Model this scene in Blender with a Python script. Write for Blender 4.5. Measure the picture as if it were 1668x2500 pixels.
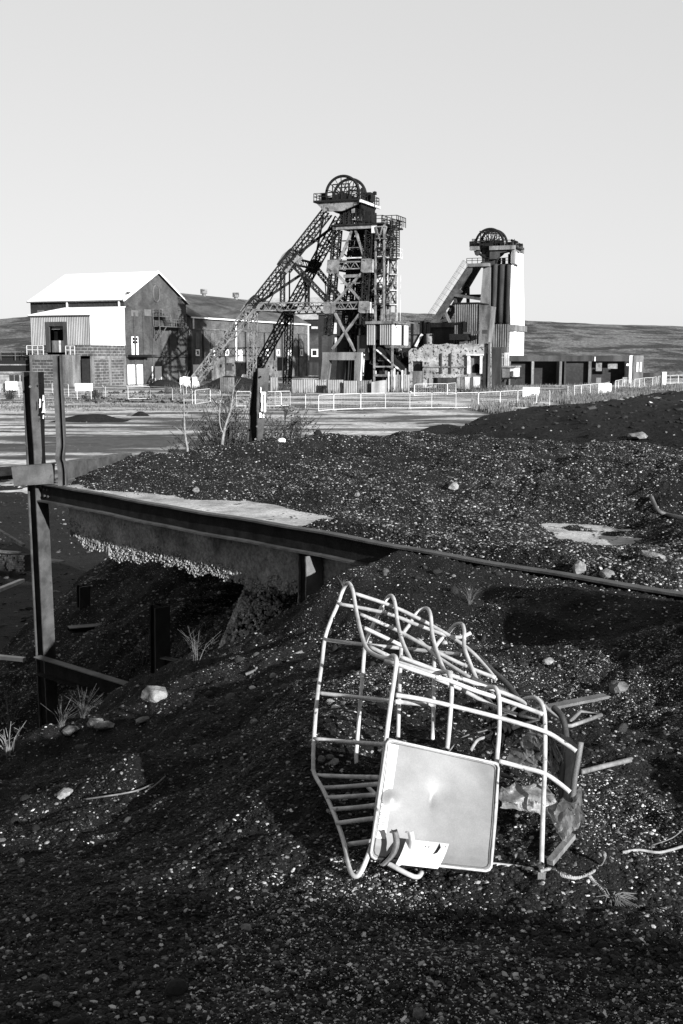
import bpy, math, random
import numpy as np
from mathutils import Vector, Matrix, Quaternion
random.seed(7); rng = np.random.default_rng(7)
S = bpy.context.scene
for o in list(bpy.data.objects): bpy.data.objects.remove(o)
COL = S.collection
# ---------------------------------------------------------------- camera, sky, sun, exposure
CAM_H = 6.6; FOC = 2700.0; PITCH = math.radians(8.094)
cd = bpy.data.cameras.new('camera'); cam = bpy.data.objects.new('camera', cd); COL.objects.link(cam)
cam.location = (0, 0, CAM_H); cam.rotation_euler = (math.pi/2 - PITCH, 0, 0)
cd.sensor_fit = 'VERTICAL'; cd.sensor_height = 36; cd.lens = FOC/2500*36
cd.clip_start = 0.05; cd.clip_end = 6000
S.camera = cam
SUN = Vector((.57, -.822, 0)).normalized(); EL = math.radians(16.3)
SUND = Vector((SUN.x*math.cos(EL), SUN.y*math.cos(EL), math.sin(EL)))
W = bpy.data.worlds.new('World'); S.world = W; W.use_nodes = True
nt = W.node_tree; nt.nodes.clear()
sky = nt.nodes.new('ShaderNodeTexSky'); sky.sky_type = 'NISHITA'; sky.sun_disc = False
sky.sun_elevation = EL; sky.sun_rotation = math.atan2(SUN.x, SUN.y); sky.dust_density = .6
bw = nt.nodes.new('ShaderNodeRGBToBW'); pw = nt.nodes.new('ShaderNodeMath'); pw.operation = 'POWER'; pw.inputs[1].default_value = .22
ml = nt.nodes.new('ShaderNodeMath'); ml.operation = 'MULTIPLY'; ml.inputs[1].default_value = 2.38
bg = nt.nodes.new('ShaderNodeBackground'); bg.inputs[1].default_value = .07
wo = nt.nodes.new('ShaderNodeOutputWorld')
nt.links.new(sky.outputs[0], bw.inputs[0]); nt.links.new(bw.outputs[0], pw.inputs[0]); nt.links.new(pw.outputs[0], ml.inputs[0])
nt.links.new(ml.outputs[0], bg.inputs[0]); nt.links.new(bg.outputs[0], wo.inputs[0])
sl = bpy.data.lights.new('sun', 'SUN'); sl.energy = 5; sl.angle = math.radians(.5); sl.color = (1, 1, 1)
so = bpy.data.objects.new('sun', sl); COL.objects.link(so); so.rotation_euler = (-SUND).to_track_quat('-Z', 'Y').to_euler(); so.location = (30, -40, 60)
vs = S.view_settings; vs.view_transform = 'Standard'; vs.look = 'None'; vs.gamma = 1; vs.use_curve_mapping = False; vs.exposure = 1.75
S.render.engine = 'CYCLES'
# ---------------------------------------------------------------- helpers
CP, SP = math.cos(PITCH), math.sin(PITCH)
def ray(u, v):
    x = (u-834)/FOC; y = -(v-1250)/FOC
    return Vector((x, CP + y*SP, -SP + y*CP))
def P(u, v, Y):                                  # point of the place seen in the photo at (u, v), Y metres away
    d = ray(u, v); return Vector((0, 0, CAM_H)) + d*(Y/d.y)
def G(u, v, z=0.0):
    d = ray(u, v); return Vector((0, 0, CAM_H)) + d*((z-CAM_H)/d.z)
SITE = math.atan2(-.37, .929)
class Frame:                                     # local axes of a building: x along its front, y away from the camera
    def __init__(s, x, y, ang=SITE, z=0):
        s.o = Vector((x, y, z)); s.ang = ang; s.M = Matrix.Translation(s.o) @ Matrix.Rotation(ang, 4, 'Z'); s.I = s.M.inverted()
    def F(s, u, v, y=0.0):                       # on the plane local y = const -> (x, z)
        c = s.I @ Vector((0, 0, CAM_H)); d = s.I.to_3x3() @ ray(u, v); p = c + d*((y-c.y)/d.y); return p.x, p.z
    def R(s, u, v, x=0.0):                       # on the plane local x = const -> (y, z)
        c = s.I @ Vector((0, 0, CAM_H)); d = s.I.to_3x3() @ ray(u, v); p = c + d*((x-c.x)/d.x); return p.y, p.z
def tag(o, label=None, cat=None, group=None, kind=None):
    if label: o['label'] = label
    if cat: o['category'] = cat
    if group: o['group'] = group
    if kind: o['kind'] = kind
    return o
def thing(name, label, cat, frame=None, loc=None, group=None, ang=0):
    o = bpy.data.objects.new(name, None); COL.objects.link(o); o.empty_display_size = .2
    if frame is None: frame = Frame(loc[0], loc[1], ang, loc[2])
    o.location = frame.o; o.rotation_euler = (0, 0, frame.ang); FR[o.name] = frame
    return tag(o, label, cat, group)
FR = {}
class MB:
    def __init__(s): s.v = []; s.f = []
    def add(s, vs, fs):
        n = len(s.v); s.v.extend([tuple(q) for q in vs]); s.f.extend([tuple(i+n for i in f) for f in fs]); return s
    def box(s, x0, x1, y0, y1, z0, z1):
        return s.add([(x0,y0,z0),(x1,y0,z0),(x1,y1,z0),(x0,y1,z0),(x0,y0,z1),(x1,y0,z1),(x1,y1,z1),(x0,y1,z1)],
                     [(0,3,2,1),(4,5,6,7),(0,1,5,4),(1,2,6,5),(2,3,7,6),(3,0,4,7)])
    def quad(s, a, b, c, d): return s.add([a, b, c, d], [(0, 1, 2, 3)])
    def prism(s, poly, d):                       # closed outline extruded by vector d
        n = len(poly); d = Vector(d); p = [Vector(q) for q in poly]
        return s.add(p + [q+d for q in p], [tuple(range(n))[::-1], tuple(range(n, 2*n))] + [(i, (i+1)%n, n+(i+1)%n, n+i) for i in range(n)])
    def bar(s, a, b, w=.1, h=None, up=(0, 0, 1)):
        a = Vector(a); b = Vector(b); h = h or w; d = (b-a)
        if d.length < 1e-6: return s
        d.normalize(); up = Vector(up)
        if abs(d.dot(up)) > .98: up = Vector((1, 0, 0))
        x = d.cross(up).normalized()*w/2; y = x.cross(d).normalized()*h/2
        return s.add([a-x-y, a+x-y, a+x+y, a-x+y, b-x-y, b+x-y, b+x+y, b-x+y],
                     [(0,1,2,3),(7,6,5,4),(0,4,5,1),(1,5,6,2),(2,6,7,3),(3,7,4,0)])
    def tube(s, pts, r, n=8, cap=True, smooth=0):
        pts = [Vector(p) for p in pts]
        if smooth: pts = catmull(pts, smooth)
        m = len(pts); rr = r if isinstance(r, (list, tuple)) else [r]*m
        if len(rr) != m: rr = [rr[0] + (rr[-1]-rr[0])*i/(m-1) for i in range(m)]
        t = (pts[1]-pts[0]).normalized(); nx = t.orthogonal().normalized(); vs = []
        for i, p in enumerate(pts):
            t2 = ((pts[min(i+1, m-1)]-pts[max(i-1, 0)])).normalized()
            nx = (nx - t2*nx.dot(t2)).normalized(); ny = t2.cross(nx)
            for k in range(n):
                a = 2*math.pi*k/n; vs.append(p + (nx*math.cos(a) + ny*math.sin(a))*rr[i])
        fs = [(i*n+k, i*n+(k+1)%n, (i+1)*n+(k+1)%n, (i+1)*n+k) for i in range(m-1) for k in range(n)]
        if cap: fs += [tuple(range(n))[::-1], tuple((m-1)*n+k for k in range(n))]
        return s.add(vs, fs)
    def lattice(s, a, b, w, h=None, n=None, t=.16, br=.08, up=(0, 0, 1)):  # four chords laced on all sides
        a = Vector(a); b = Vector(b); h = h or w; d = b-a; L = d.length; d.normalize(); up = Vector(up)
        if abs(d.dot(up)) > .98: up = Vector((0, 1, 0))
        x = d.cross(up).normalized()*w/2; y = x.cross(d).normalized()*h/2
        cs = [-x-y, x-y, x+y, -x+y]; n = n or max(3, int(L/max(w, h)*.9))
        for c in cs: s.bar(a+c, b+c, t, t, up)
        for k in range(4):
            c0, c1 = cs[k], cs[(k+1) % 4]
            for i in range(n):
                p = a + d*(L*i/n); q = a + d*(L*(i+1)/n)
                s.bar(p+(c0 if i % 2 else c1), q+(c1 if i % 2 else c0), br, br, up)
                if i and k % 2 == 0: s.bar(p+c0, p+c1, br, br, up)
        return s
    def grid(s, fn, nu, nv):
        n = len(s.v)
        for j in range(nv+1):
            for i in range(nu+1): s.v.append(tuple(fn(i/nu, j/nv)))
        for j in range(nv):
            for i in range(nu):
                a = n+j*(nu+1)+i; s.f.append((a, a+1, a+nu+2, a+nu+1))
        return s
    def corr(s, a, b, z0, z1, pitch=.35, amp=.05, th=.03, n=None):     # upright corrugated sheet from a to b with a back side
        a = Vector(a); b = Vector(b); d = (b-a); d.z = 0; L = d.length; d.normalize(); nn = Vector((d.y, -d.x, 0)); n = n or max(2, int(L/pitch)*4)
        vs = []
        for i in range(n+1):
            q = (0, 1, 1, 0)[i % 4]; p = a + d*(L*i/n) + nn*(amp*(q*2-1)); p.z = 0
            zz0 = z0 if not callable(z0) else z0(i/n); zz1 = z1 if not callable(z1) else z1(i/n)
            vs += [p+Vector((0, 0, zz0)), p+Vector((0, 0, zz1)), p-nn*th+Vector((0, 0, zz0)), p-nn*th+Vector((0, 0, zz1))]
        fs = []
        for i in range(n):
            j = i*4; fs += [(j, j+4, j+5, j+1), (j+2, j+3, j+7, j+6), (j+1, j+5, j+7, j+3), (j, j+2, j+6, j+4)]
        fs += [(0, 1, 3, 2), (n*4, n*4+2, n*4+3, n*4+1)]
        return s.add(vs, fs)
    def rail(s, pts, h=1.1, t=.05, posts=2.0):                        # handrail along points
        for a, b in zip(pts[:-1], pts[1:]):
            a = Vector(a); b = Vector(b); u = Vector((0, 0, 1)); n = max(1, round((b-a).length/posts))
            for k in (1, .55): s.bar(a+u*h*k, b+u*h*k, t)
            for i in range(n+1): p = a+(b-a)*(i/n); s.bar(p, p+u*h, t)
        return s
    def build(s, name, mat, parent=None, world=False, smooth=False, label=None, cat=None, group=None, kind=None):
        me = bpy.data.meshes.new(name); v = s.v
        if world and parent is not None:
            I = FR[root_of(parent).name].I; v = [tuple(I @ Vector(q)) for q in v]
        me.from_pydata(v, [], s.f); me.update(); me.materials.append(mat)
        if smooth: me.polygons.foreach_set('use_smooth', [True]*len(me.polygons))
        o = bpy.data.objects.new(name, me); COL.objects.link(o)
        if parent is not None: o.parent = parent
        return tag(o, label, cat, group, kind)
def root_of(o):
    while o.parent: o = o.parent
    return o
def catmull(p, n):
    out = []
    for i in range(len(p)-1):
        a, b, c, d = p[max(i-1, 0)], p[i], p[i+1], p[min(i+2, len(p)-1)]
        for k in range(n):
            t = k/n; out.append(.5*((2*b) + (c-a)*t + (2*a-5*b+4*c-d)*t*t + (3*b-a-3*c+d)*t**3))
    return out + [p[-1]]
# ---------------------------------------------------------------- materials (all grey: the place is seen in black and white)
def M(name, lo, hi, scale=1.0, rough=.85, bump=0.0, bscale=20, stretch=(1, 1, 1), c0=.35, c1=.65, fine=0.0, fscale=60, metal=0.0,
      brick=None, obj_random=None, spots=None, spec=.3, detail=6, warp=0.0):
    m = bpy.data.materials.new(name); m.use_nodes = True; t = m.node_tree; N = t.nodes; Lk = t.links.new
    b = N['Principled BSDF']; b.inputs['Roughness'].default_value = rough; b.inputs['Metallic'].default_value = metal
    b.inputs['Specular IOR Level'].default_value = spec
    tc = N.new('ShaderNodeTexCoord'); co = tc.outputs['Object']
    mp = N.new('ShaderNodeMapping'); mp.inputs['Scale'].default_value = stretch; Lk(co, mp.inputs[0])
    no = N.new('ShaderNodeTexNoise'); no.inputs['Scale'].default_value = scale; no.inputs['Detail'].default_value = detail; no.inputs['Roughness'].default_value = .62
    no.inputs['Distortion'].default_value = warp; Lk(mp.outputs[0], no.inputs['Vector'])
    mr = N.new('ShaderNodeMapRange'); mr.inputs[1].default_value = c0; mr.inputs[2].default_value = c1; mr.inputs[3].default_value = lo; mr.inputs[4].default_value = hi
    Lk(no.outputs[0], mr.inputs[0]); val = mr.outputs[0]
    def math_(op, a, c):
        n = N.new('ShaderNodeMath'); n.operation = op
        for i, q in enumerate((a, c)):
            if isinstance(q, (int, float)): n.inputs[i].default_value = q
            else: Lk(q, n.inputs[i])
        return n.outputs[0]
    if fine:
        f = N.new('ShaderNodeTexNoise'); f.inputs['Scale'].default_value = fscale; f.inputs['Detail'].default_value = 4; f.inputs['Roughness'].default_value = .7; Lk(co, f.inputs['Vector'])
        fr = N.new('ShaderNodeMapRange'); fr.inputs[1].default_value = .3; fr.inputs[2].default_value = .7; fr.inputs[3].default_value = 1-fine; fr.inputs[4].default_value = 1+fine
        Lk(f.outputs[0], fr.inputs[0]); val = math_('MULTIPLY', val, fr.outputs[0])
    hb = None
    if brick:                                                          # (course length, course height, mortar grey)
        sx = N.new('ShaderNodeSeparateXYZ'); Lk(co, sx.inputs[0]); cx = N.new('ShaderNodeCombineXYZ')
        Lk(math_('ADD', sx.outputs[0], sx.outputs[1]), cx.inputs[0]); Lk(sx.outputs[2], cx.inputs[1])
        bt = N.new('ShaderNodeTexBrick'); bt.inputs['Scale'].default_value = 1; bt.inputs['Brick Width'].default_value = brick[0]; bt.inputs['Row Height'].default_value = brick[1]
        bt.inputs['Mortar Size'].default_value = brick[1]*.12; bt.inputs['Color1'].default_value = (.75,)*3+(1,); bt.inputs['Color2'].default_value = (1.25,)*3+(1,)
        bt.inputs['Mortar'].default_value = (brick[2],)*3+(1,); Lk(cx.outputs[0], bt.inputs['Vector']); val = math_('MULTIPLY', val, bt.outputs[0])
    if obj_random:                                                     # list of (position, grey) over the random number of each instance
        oi = N.new('ShaderNodeObjectInfo'); cr = N.new('ShaderNodeValToRGB'); e = cr.color_ramp.elements
        while len(e) > 1: e.remove(e[-1])
        e[0].position = obj_random[0][0]; e[0].color = (obj_random[0][1],)*3+(1,)
        for p_, g_ in obj_random[1:]: q = e.new(p_); q.color = (g_,)*3+(1,)
        Lk(oi.outputs['Random'], cr.inputs[0]); val = math_('MULTIPLY', val, cr.outputs[0])
    if spots:                                                          # (scale, threshold, grey) blotches of paint, lime or rust
        n2 = N.new('ShaderNodeTexNoise'); n2.inputs['Scale'].default_value = spots[0]; n2.inputs['Detail'].default_value = 8; n2.inputs['Roughness'].default_value = .65
        Lk(mp.outputs[0], n2.inputs['Vector']); r2 = N.new('ShaderNodeMapRange'); r2.inputs[1].default_value = spots[1]; r2.inputs[2].default_value = spots[1]+.04; Lk(n2.outputs[0], r2.inputs[0])
        mx = N.new('ShaderNodeMix'); Lk(r2.outputs[0], mx.inputs[0]); Lk(val, mx.inputs[2]); mx.inputs[3].default_value = spots[2]; val = mx.outputs[0]
    Lk(val, b.inputs['Base Color'])
    if bump:
        bn = N.new('ShaderNodeTexNoise'); bn.inputs['Scale'].default_value = bscale; bn.inputs['Detail'].default_value = 6; bn.inputs['Roughness'].default_value = .7; Lk(co, bn.inputs['Vector'])
        bp = N.new('ShaderNodeBump'); bp.inputs['Strength'].default_value = 1; bp.inputs['Distance'].default_value = bump; Lk(bn.outputs[0], bp.inputs['Height']); Lk(bp.outputs[0], b.inputs['Normal'])
    return m
m_coal = M('black coal spoil', .002, .009, 3.0, .85, .02, 45, fine=.9, fscale=110, spots=(90, .68, .08), spec=.12)
m_coalfar = M('black coal bank', .003, .009, .25, .8, .08, 4, fine=.9, fscale=9, spots=(3, .70, .06), stretch=(1, 1, 1), spec=.1)
m_peb = M('loose shale pieces', .8, 1.2, 60, .7, 0, fine=.3, fscale=300, spec=.18, obj_random=[(0, .001), (.5, .003), (.76, .009), (.88, .032), (.95, .1), (.985, .2), (1, .35)])
m_pebl = M('pale deck gravel', .8, 1.2, 60, .8, 0, spec=.15, fine=.3, fscale=300, obj_random=[(0, .001), (.45, .005), (.68, .025), (.85, .08), (.96, .18), (1, .3)])
m_peb2 = M('sunlit-toned shale grit', .8, 1.2, 60, .8, 0, fine=.3, fscale=300, spec=.15, obj_random=[(0, .006), (.3, .05), (.65, .16), (1, .42)])
m_pit = M('light-lifted pit gravel', .8, 1.2, 40, .8, 0, fine=.4, fscale=200, spec=.15, obj_random=[(0, .006), (.5, .03), (.8, .09), (1, .28)])
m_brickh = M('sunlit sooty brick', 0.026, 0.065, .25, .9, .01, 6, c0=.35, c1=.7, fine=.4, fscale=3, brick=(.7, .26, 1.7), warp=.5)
m_concm = M('mottled dark concrete', 0.01, 0.045, .5, .9, .01, 8, c0=.36, c1=.66, fine=.5, fscale=6, detail=9)
m_lump = M('coal lumps and stones', .8, 1.2, 40, .8, .004, 60, fine=.4, fscale=120, spec=.2, obj_random=[(0, .004), (.6, .012), (.8, .05), (.93, .13), (1, .3)])
m_stone = M('pale stone', .05, .16, 9, .85, .01, 40, fine=.25, fscale=90)
m_slate = M('grey stone', 0.03, 0.1, 9, .8, .01, 40, fine=.3, fscale=90)
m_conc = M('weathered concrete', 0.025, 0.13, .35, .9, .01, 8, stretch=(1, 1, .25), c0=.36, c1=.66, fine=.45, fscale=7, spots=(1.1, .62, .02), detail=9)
m_concd = M('dark stained and shade-toned concrete', 0.006, 0.035, .35, .9, .01, 8, stretch=(1, 1, .2), c0=.36, c1=.66, fine=.5, fscale=6, detail=9)  # also tones the tower front darker, shade put into the colour
m_concw = M('white and sunlit-toned concrete', 0.4, 0.6, .3, .8, .005, 8, stretch=(1, 1, .3), fine=.06, fscale=5)  # white of the sun-facing walls carries sunlight in the colour
m_slab = M('slab edge concrete', 0.045, 0.18, 2.2, .92, .012, 40, fine=.5, fscale=30, spots=(6, .66, .02))
m_slabtop = M('dusty slab top', .12, .34, 2.5, .9, .004, 60, fine=.35, fscale=45, spots=(5, .6, .05))
m_aggr = M('exposed aggregate', .8, 1.2, 30, .8, 0, fine=.3, fscale=120, obj_random=[(0, .12), (.5, .25), (1, .5)])
m_steel = M('rusty painted steel', 0.008, 0.03, 6, .6, .002, 90, stretch=(1, 1, .4), fine=.5, fscale=120, spots=(5, .66, .16), spec=.4)
m_steelb = M('black corroded and shade-toned steel', 0.002, 0.01, 7, .75, .003, 70, fine=.6, fscale=90, spots=(9, .7, .03), spec=.1)
m_steelg = M('grey and sunlit-toned steel', 0.035, 0.08, 5, .65, .002, 120, fine=.35, fscale=160, spots=(4, .68, .03), spec=.4)
m_flange = M('mottled steel flange', 0.013, 0.045, 5, .65, .002, 120, fine=.4, fscale=160, spots=(4, .66, .015), spec=.4)
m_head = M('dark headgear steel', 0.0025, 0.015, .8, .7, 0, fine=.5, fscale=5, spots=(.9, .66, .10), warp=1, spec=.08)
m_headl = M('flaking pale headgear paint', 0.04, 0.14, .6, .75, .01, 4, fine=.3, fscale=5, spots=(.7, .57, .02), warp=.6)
m_headw = M('white headgear paint', 0.2, 0.42, .6, .7, 0, fine=.2, fscale=5, spots=(1.1, .66, .05))
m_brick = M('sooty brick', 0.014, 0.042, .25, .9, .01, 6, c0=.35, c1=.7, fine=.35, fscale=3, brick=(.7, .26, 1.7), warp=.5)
m_brickd = M('black sooty and shade-toned brick', 0.004, 0.012, .3, .9, 0, fine=.4, fscale=3, brick=(.7, .26, 1.5))
m_brickl = M('rendered brick base', 0.025, 0.11, .35, .9, .01, 6, fine=.5, fscale=2.5, spots=(.5, .6, .03))
m_band = M('banded blockwork', 0.02, 0.05, .5, .9, 0, fine=.3, fscale=3, brick=(1.6, .62, 3.0))
m_blind = M('bricked up opening', 0.055, 0.08, .8, .9, 0, fine=.2, fscale=3)
m_roofw = M('white sheet roof', 0.35, 0.5, .12, .55, 0, stretch=(.15, 1, 1), fine=.05, fscale=1.5)
m_sheetw = M('white sheet cladding', 0.6, 0.7, .2, .5, 0)
m_sheet = M('pale corrugated sheet', 0.09, 0.16, .4, .6, 0, stretch=(1, 1, .3), fine=.15, fscale=3)
m_sheetg = M('grey corrugated sheet', 0.025, 0.085, .5, .7, 0, stretch=(1, 1, .25), fine=.35, fscale=3, spots=(.8, .66, .03))
m_roofd = M('streaked dark slate roof', 0.008, 0.06, .12, .7, 0, stretch=(2.2, .5, .8), c0=.36, c1=.66, fine=.35, fscale=1.4, warp=.6)
m_rooff = M('far pale ribbed roof', 0.14, 0.24, .3, .7, 0, fine=.2, fscale=1.5)
m_white = M('white paint', 0.5, 0.65, 2, .6, 0)
m_galv = M('galvanised tube', 0.17, 0.3, 14, .38, .0006, 60, fine=.12, fscale=90, spots=(22, .62, .05), spec=.5)
m_plate = M('dull zinc plate', 0.085, 0.135, 5, .5, .0007, 14, fine=.12, fscale=240, spec=.5, spots=(20, .70, .06))
m_label = M('white printed label', 0.32, 0.42, 8, .55, 0)
m_ink = M('black ink', .02, .04, 20, .7)
m_barrier = M('galvanised barrier tube', 0.28, 0.4, .8, .5, 0)
m_black = M('open dark void', .002, .005, 1, .95, spec=.02)
m_glass = M('dark window glass', .01, .02, 1, .12, spec=.6)
m_ruin = M('peeling limewashed render', 0.08, 0.24, .5, .9, .02, 3, fine=.25, fscale=2.5, spots=(1.7, .54, .015), warp=.4, spec=.2)
m_timber = M('weathered timber', 0.04, 0.14, 8, .85, .002, 60, stretch=(1, 1, .2), fine=.3, fscale=60)
m_twig = M('pale dry twig', .04, .11, 20, .8)
m_birch = M('pale birch bark', .06, .16, 20, .7, spots=(30, .62, .05))
m_branch = M('dark shrub branch', 0.008, 0.03, 20, .8)
m_leaf = M('small shrub leaf', 0.006, 0.025, 12, .6)
m_grass = M('dry grass', .03, .08, 5, .8)
m_grassf = M('rough far grass', 0.03, 0.12, .6, .9)
m_plastic = M('torn grey plastic sheet', 0.03, 0.1, 4, .5, .002, 40, fine=.3, fscale=40, spec=.5)
m_plasticw = M('dirty white plastic', 0.05, 0.2, 8, .5, .003, 50, fine=.3, fscale=60, spots=(10, .58, .04))
m_rope = M('pale rope', 0.1, 0.2, 40, .9, .002, 200)
m_tape = M('dark tape', .01, .03, 10, .6)
m_board = M('painted board', 0.05, 0.18, .8, .8, 0, fine=.3, fscale=3, spots=(.6, .6, .04))
# ---------------------------------------------------------------- terrain
def vnoise(x, y, seed=0):
    xi = np.floor(x).astype(np.int64); yi = np.floor(y).astype(np.int64); fx = x-xi; fy = y-yi
    def h(a, b):
        n = (a*374761393 + b*668265263 + seed*1442695041) & 0x7fffffff
        n = ((n ^ (n >> 13))*1274126177) & 0x7fffffff; return ((n ^ (n >> 16)) & 0xffff)/65535.0
    sx = fx*fx*(3-2*fx); sy = fy*fy*(3-2*fy)
    return (h(xi, yi)*(1-sx)+h(xi+1, yi)*sx)*(1-sy) + (h(xi, yi+1)*(1-sx)+h(xi+1, yi+1)*sx)*sy - .5
def fbm(x, y, f0, octs, seed=0, gain=.5):
    s = 0; a = 1.0
    for i in range(octs): s = s + a*vnoise(x*f0*2**i, y*f0*2**i, seed+i); a *= gain
    return s
def tps(pts):                                    # smooth surface through (x, y, z) points
    p = np.array([tuple(q) for q in pts]); X = p[:, :2]; n = len(p)
    def U(r2): return .5*r2*np.log(r2+1e-9)
    K = U(((X[:, None]-X[None])**2).sum(-1)) + np.eye(n)*.02
    A = np.zeros((n+3, n+3)); A[:n, :n] = K; A[:n, n] = 1; A[:n, n+1:] = X; A[n, :n] = 1; A[n+1:, :n] = X.T
    w = np.linalg.solve(A, np.r_[p[:, 2], 0, 0, 0])
    def f(x, y):
        x = np.asarray(x, float); y = np.asarray(y, float); s = w[n]+w[n+1]*x+w[n+2]*y
        for i in range(n): s = s + w[i]*U((x-X[i, 0])**2+(y-X[i, 1])**2)
        return s
    return f
def C(*a): return [P(*q) for q in a]
ground_pts = C((0,2500,2.45),(400,2500,2.48),(834,2500,2.5),(1250,2500,2.5),(1668,2500,2.5),(834,2300,2.87),(1300,2300,2.9),(1668,2280,3.0),
  (0,2100,4.1),(300,2100,3.85),(600,2130,3.4),(0,1900,6.6),(60,1835,8),(250,1755,8.3),(400,1650,8.6),(560,1590,8.6),(740,1545,8.2),(900,1490,7.9),
  (300,1900,5.6),(100,2000,5.0),(760,1895,4.15),(600,1900,4.6),(700,1700,6.0),(868,2142,3.25),(1322,2142,3.25),(1420,1990,3.75),(1668,2000,3.75),(1668,1700,5.2),
  (1400,1700,5.2),(1100,1640,5.7),(1350,1500,7.1),(1668,1530,6.5),(1000,1450,7.8),(1200,1440,7.5),(1500,1450,7.1),
  (85,1820,13),(200,1780,11.4),(250,1720,12.6),(450,1640,12.0),(300,1520,15.2),(200,1400,18),(330,1330,19),(560,1510,12.3),(640,1450,11.9),(650,1580,10.5),
  (740,1440,10.9),(850,1440,9.7),(0,1600,16.5),(-150,1750,13),(150,1480,17)) + [
  Vector(q) for q in ((1.2,11,4.15),(0.202,8.900,4.66),(-0.052,8.658,4.59),(0.749,8.316,4.86),(0.495,8.074,4.79),(1.364,7.659,4.95),(1.110,7.417,4.88),(2.183,6.783,4.95),(1.930,6.541,4.88),(3,10,4.3),(3,14,3.6),(0,16,2.9),(4.5,3,5.0),(4.5,6,5.05),(5,8.5,4.7),(-1,1,4.95),(-3,1,4.7),(1.5,1,5.0),(-5,4,3.9),(-7,9,2.2),
  (0,30,.1),(-5,28,-.5),(-8,30,-1),(-14,24,-.8),(-7.4,24,-.1),(-14,35,-1),(0,38,-.8),(8,32,-.3),(10,20,2.2),(0,22,1.6),(-4,24,1.4),(-5,19,1.8),(-9,18,.7),(12,12,3.6),(3.0,-2.0,6.76),(4.3,-2.1,6.74),(2.0,-2.3,6.66),(3.0,-.2,5.1),(.8,-3.2,5.8),(6,-2.0,6.2),(4,-4,6.2),(0,-5,5.4),(-3,-3,4.8),(8,0,5.8),(6,-4,6.6))]  # high points behind the viewer: unseen mound added to shade the near ground
GF = tps(ground_pts)
def bumps(x, y, lst):
    s = 0
    for cx, cy, rx, ry, h in lst: s = s + h*np.exp(-(((x-cx)/rx)**2+((y-cy)/ry)**2))
    return s
BL = [(0.95,7.0,.55,.28,-.16),(1.7,7.2,.5,.25,-.08),(1.2,6.2,.9,.25,.06),(1.3,5.0,.5,.3,-.07),(-.3,6.0,.5,.25,.05),(-.2,5.2,.5,.2,-.05),(.9,3.0,.16,.12,.05),(.35,3.02,.2,.1,-.03),(1.25,2.95,.12,.1,-.04),
      (-.9,5.2,.9,.25,.09),(-1.6,4.2,1.0,.2,-.05),(-2.2,5.8,1.0,.3,.10),(1.9,4.2,.4,.3,-.08),(.75,3.55,.12,.2,.05),(.1,2.75,.3,.12,.03),(2.4,5.55,.5,.5,.62),(2.15,3.15,.42,.5,.5),(-.15,4.5,.35,.5,.14),(-1.1,5.0,.5,.3,.12),(1.3,6.95,.5,.3,-.2),(-2.0,6.8,.8,.3,.15),(-1.2,3.4,.7,.2,.06)]  # tallest bumps: unseen mounds added right of view to cast shade
BEAM0 = Vector((-3.52, 12.95, 0)); BEAM1 = Vector((2.9, 6.08, 0)); BD = (BEAM1-BEAM0).normalized(); BN = Vector((-BD.y, BD.x, 0))
if BN.y < 0: BN = -BN
def ground_z(x, y):
    x = np.asarray(x, float); y = np.asarray(y, float); z = ground_raw(x, y); s = (x-BEAM0.x)*BN.x+(y-BEAM0.y)*BN.y; t = (x-BEAM0.x)*BD.x+(y-BEAM0.y)*BD.y
    w = np.clip((t-5.35)/.6, 0, 1); w = w*w*(3-2*w)*np.clip((s+1.2)/.5, 0, 1)*(t < 11); tg = 5.075+.20*np.minimum(s+.08, 0)+fbm(x, y, 4, 3, 44)*.07*np.clip(-s*3, 0, 1)
    z = np.where(s < -.07, np.maximum(z, w*tg+(1-w)*z), z); return np.where((s > -.02) & (t > -1) & (t < 12) & (s < 4.5), np.minimum(z, 4.4), z)
def ground_raw(x, y):
    x = np.asarray(x, float); y = np.asarray(y, float); z = GF(x, y) + bumps(x, y, BL); d = np.clip(np.hypot(x, y)/6, .3, 2.5)
    return z + fbm(x, y, .9, 3, 3)*.15*d + fbm(x, y, 4, 3, 11)*.06*np.minimum(d, 1.5) + fbm(x, y, 11, 2, 15)*.028*np.clip(fbm(x, y, .7, 2, 19)*2+.7, .2, 1.5) + fbm(x, y, 24, 3, 5)*.022
bar_pts = [(200,1188,12.4),(300,1222,11.6),(400,1235,11.2),(500,1235,11.0),(600,1245,10.6),(700,1262,10.2),(780,1245,10.4),(500,1216,11.6),(640,1222,11.4),(330,1205,12.2),]
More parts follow.
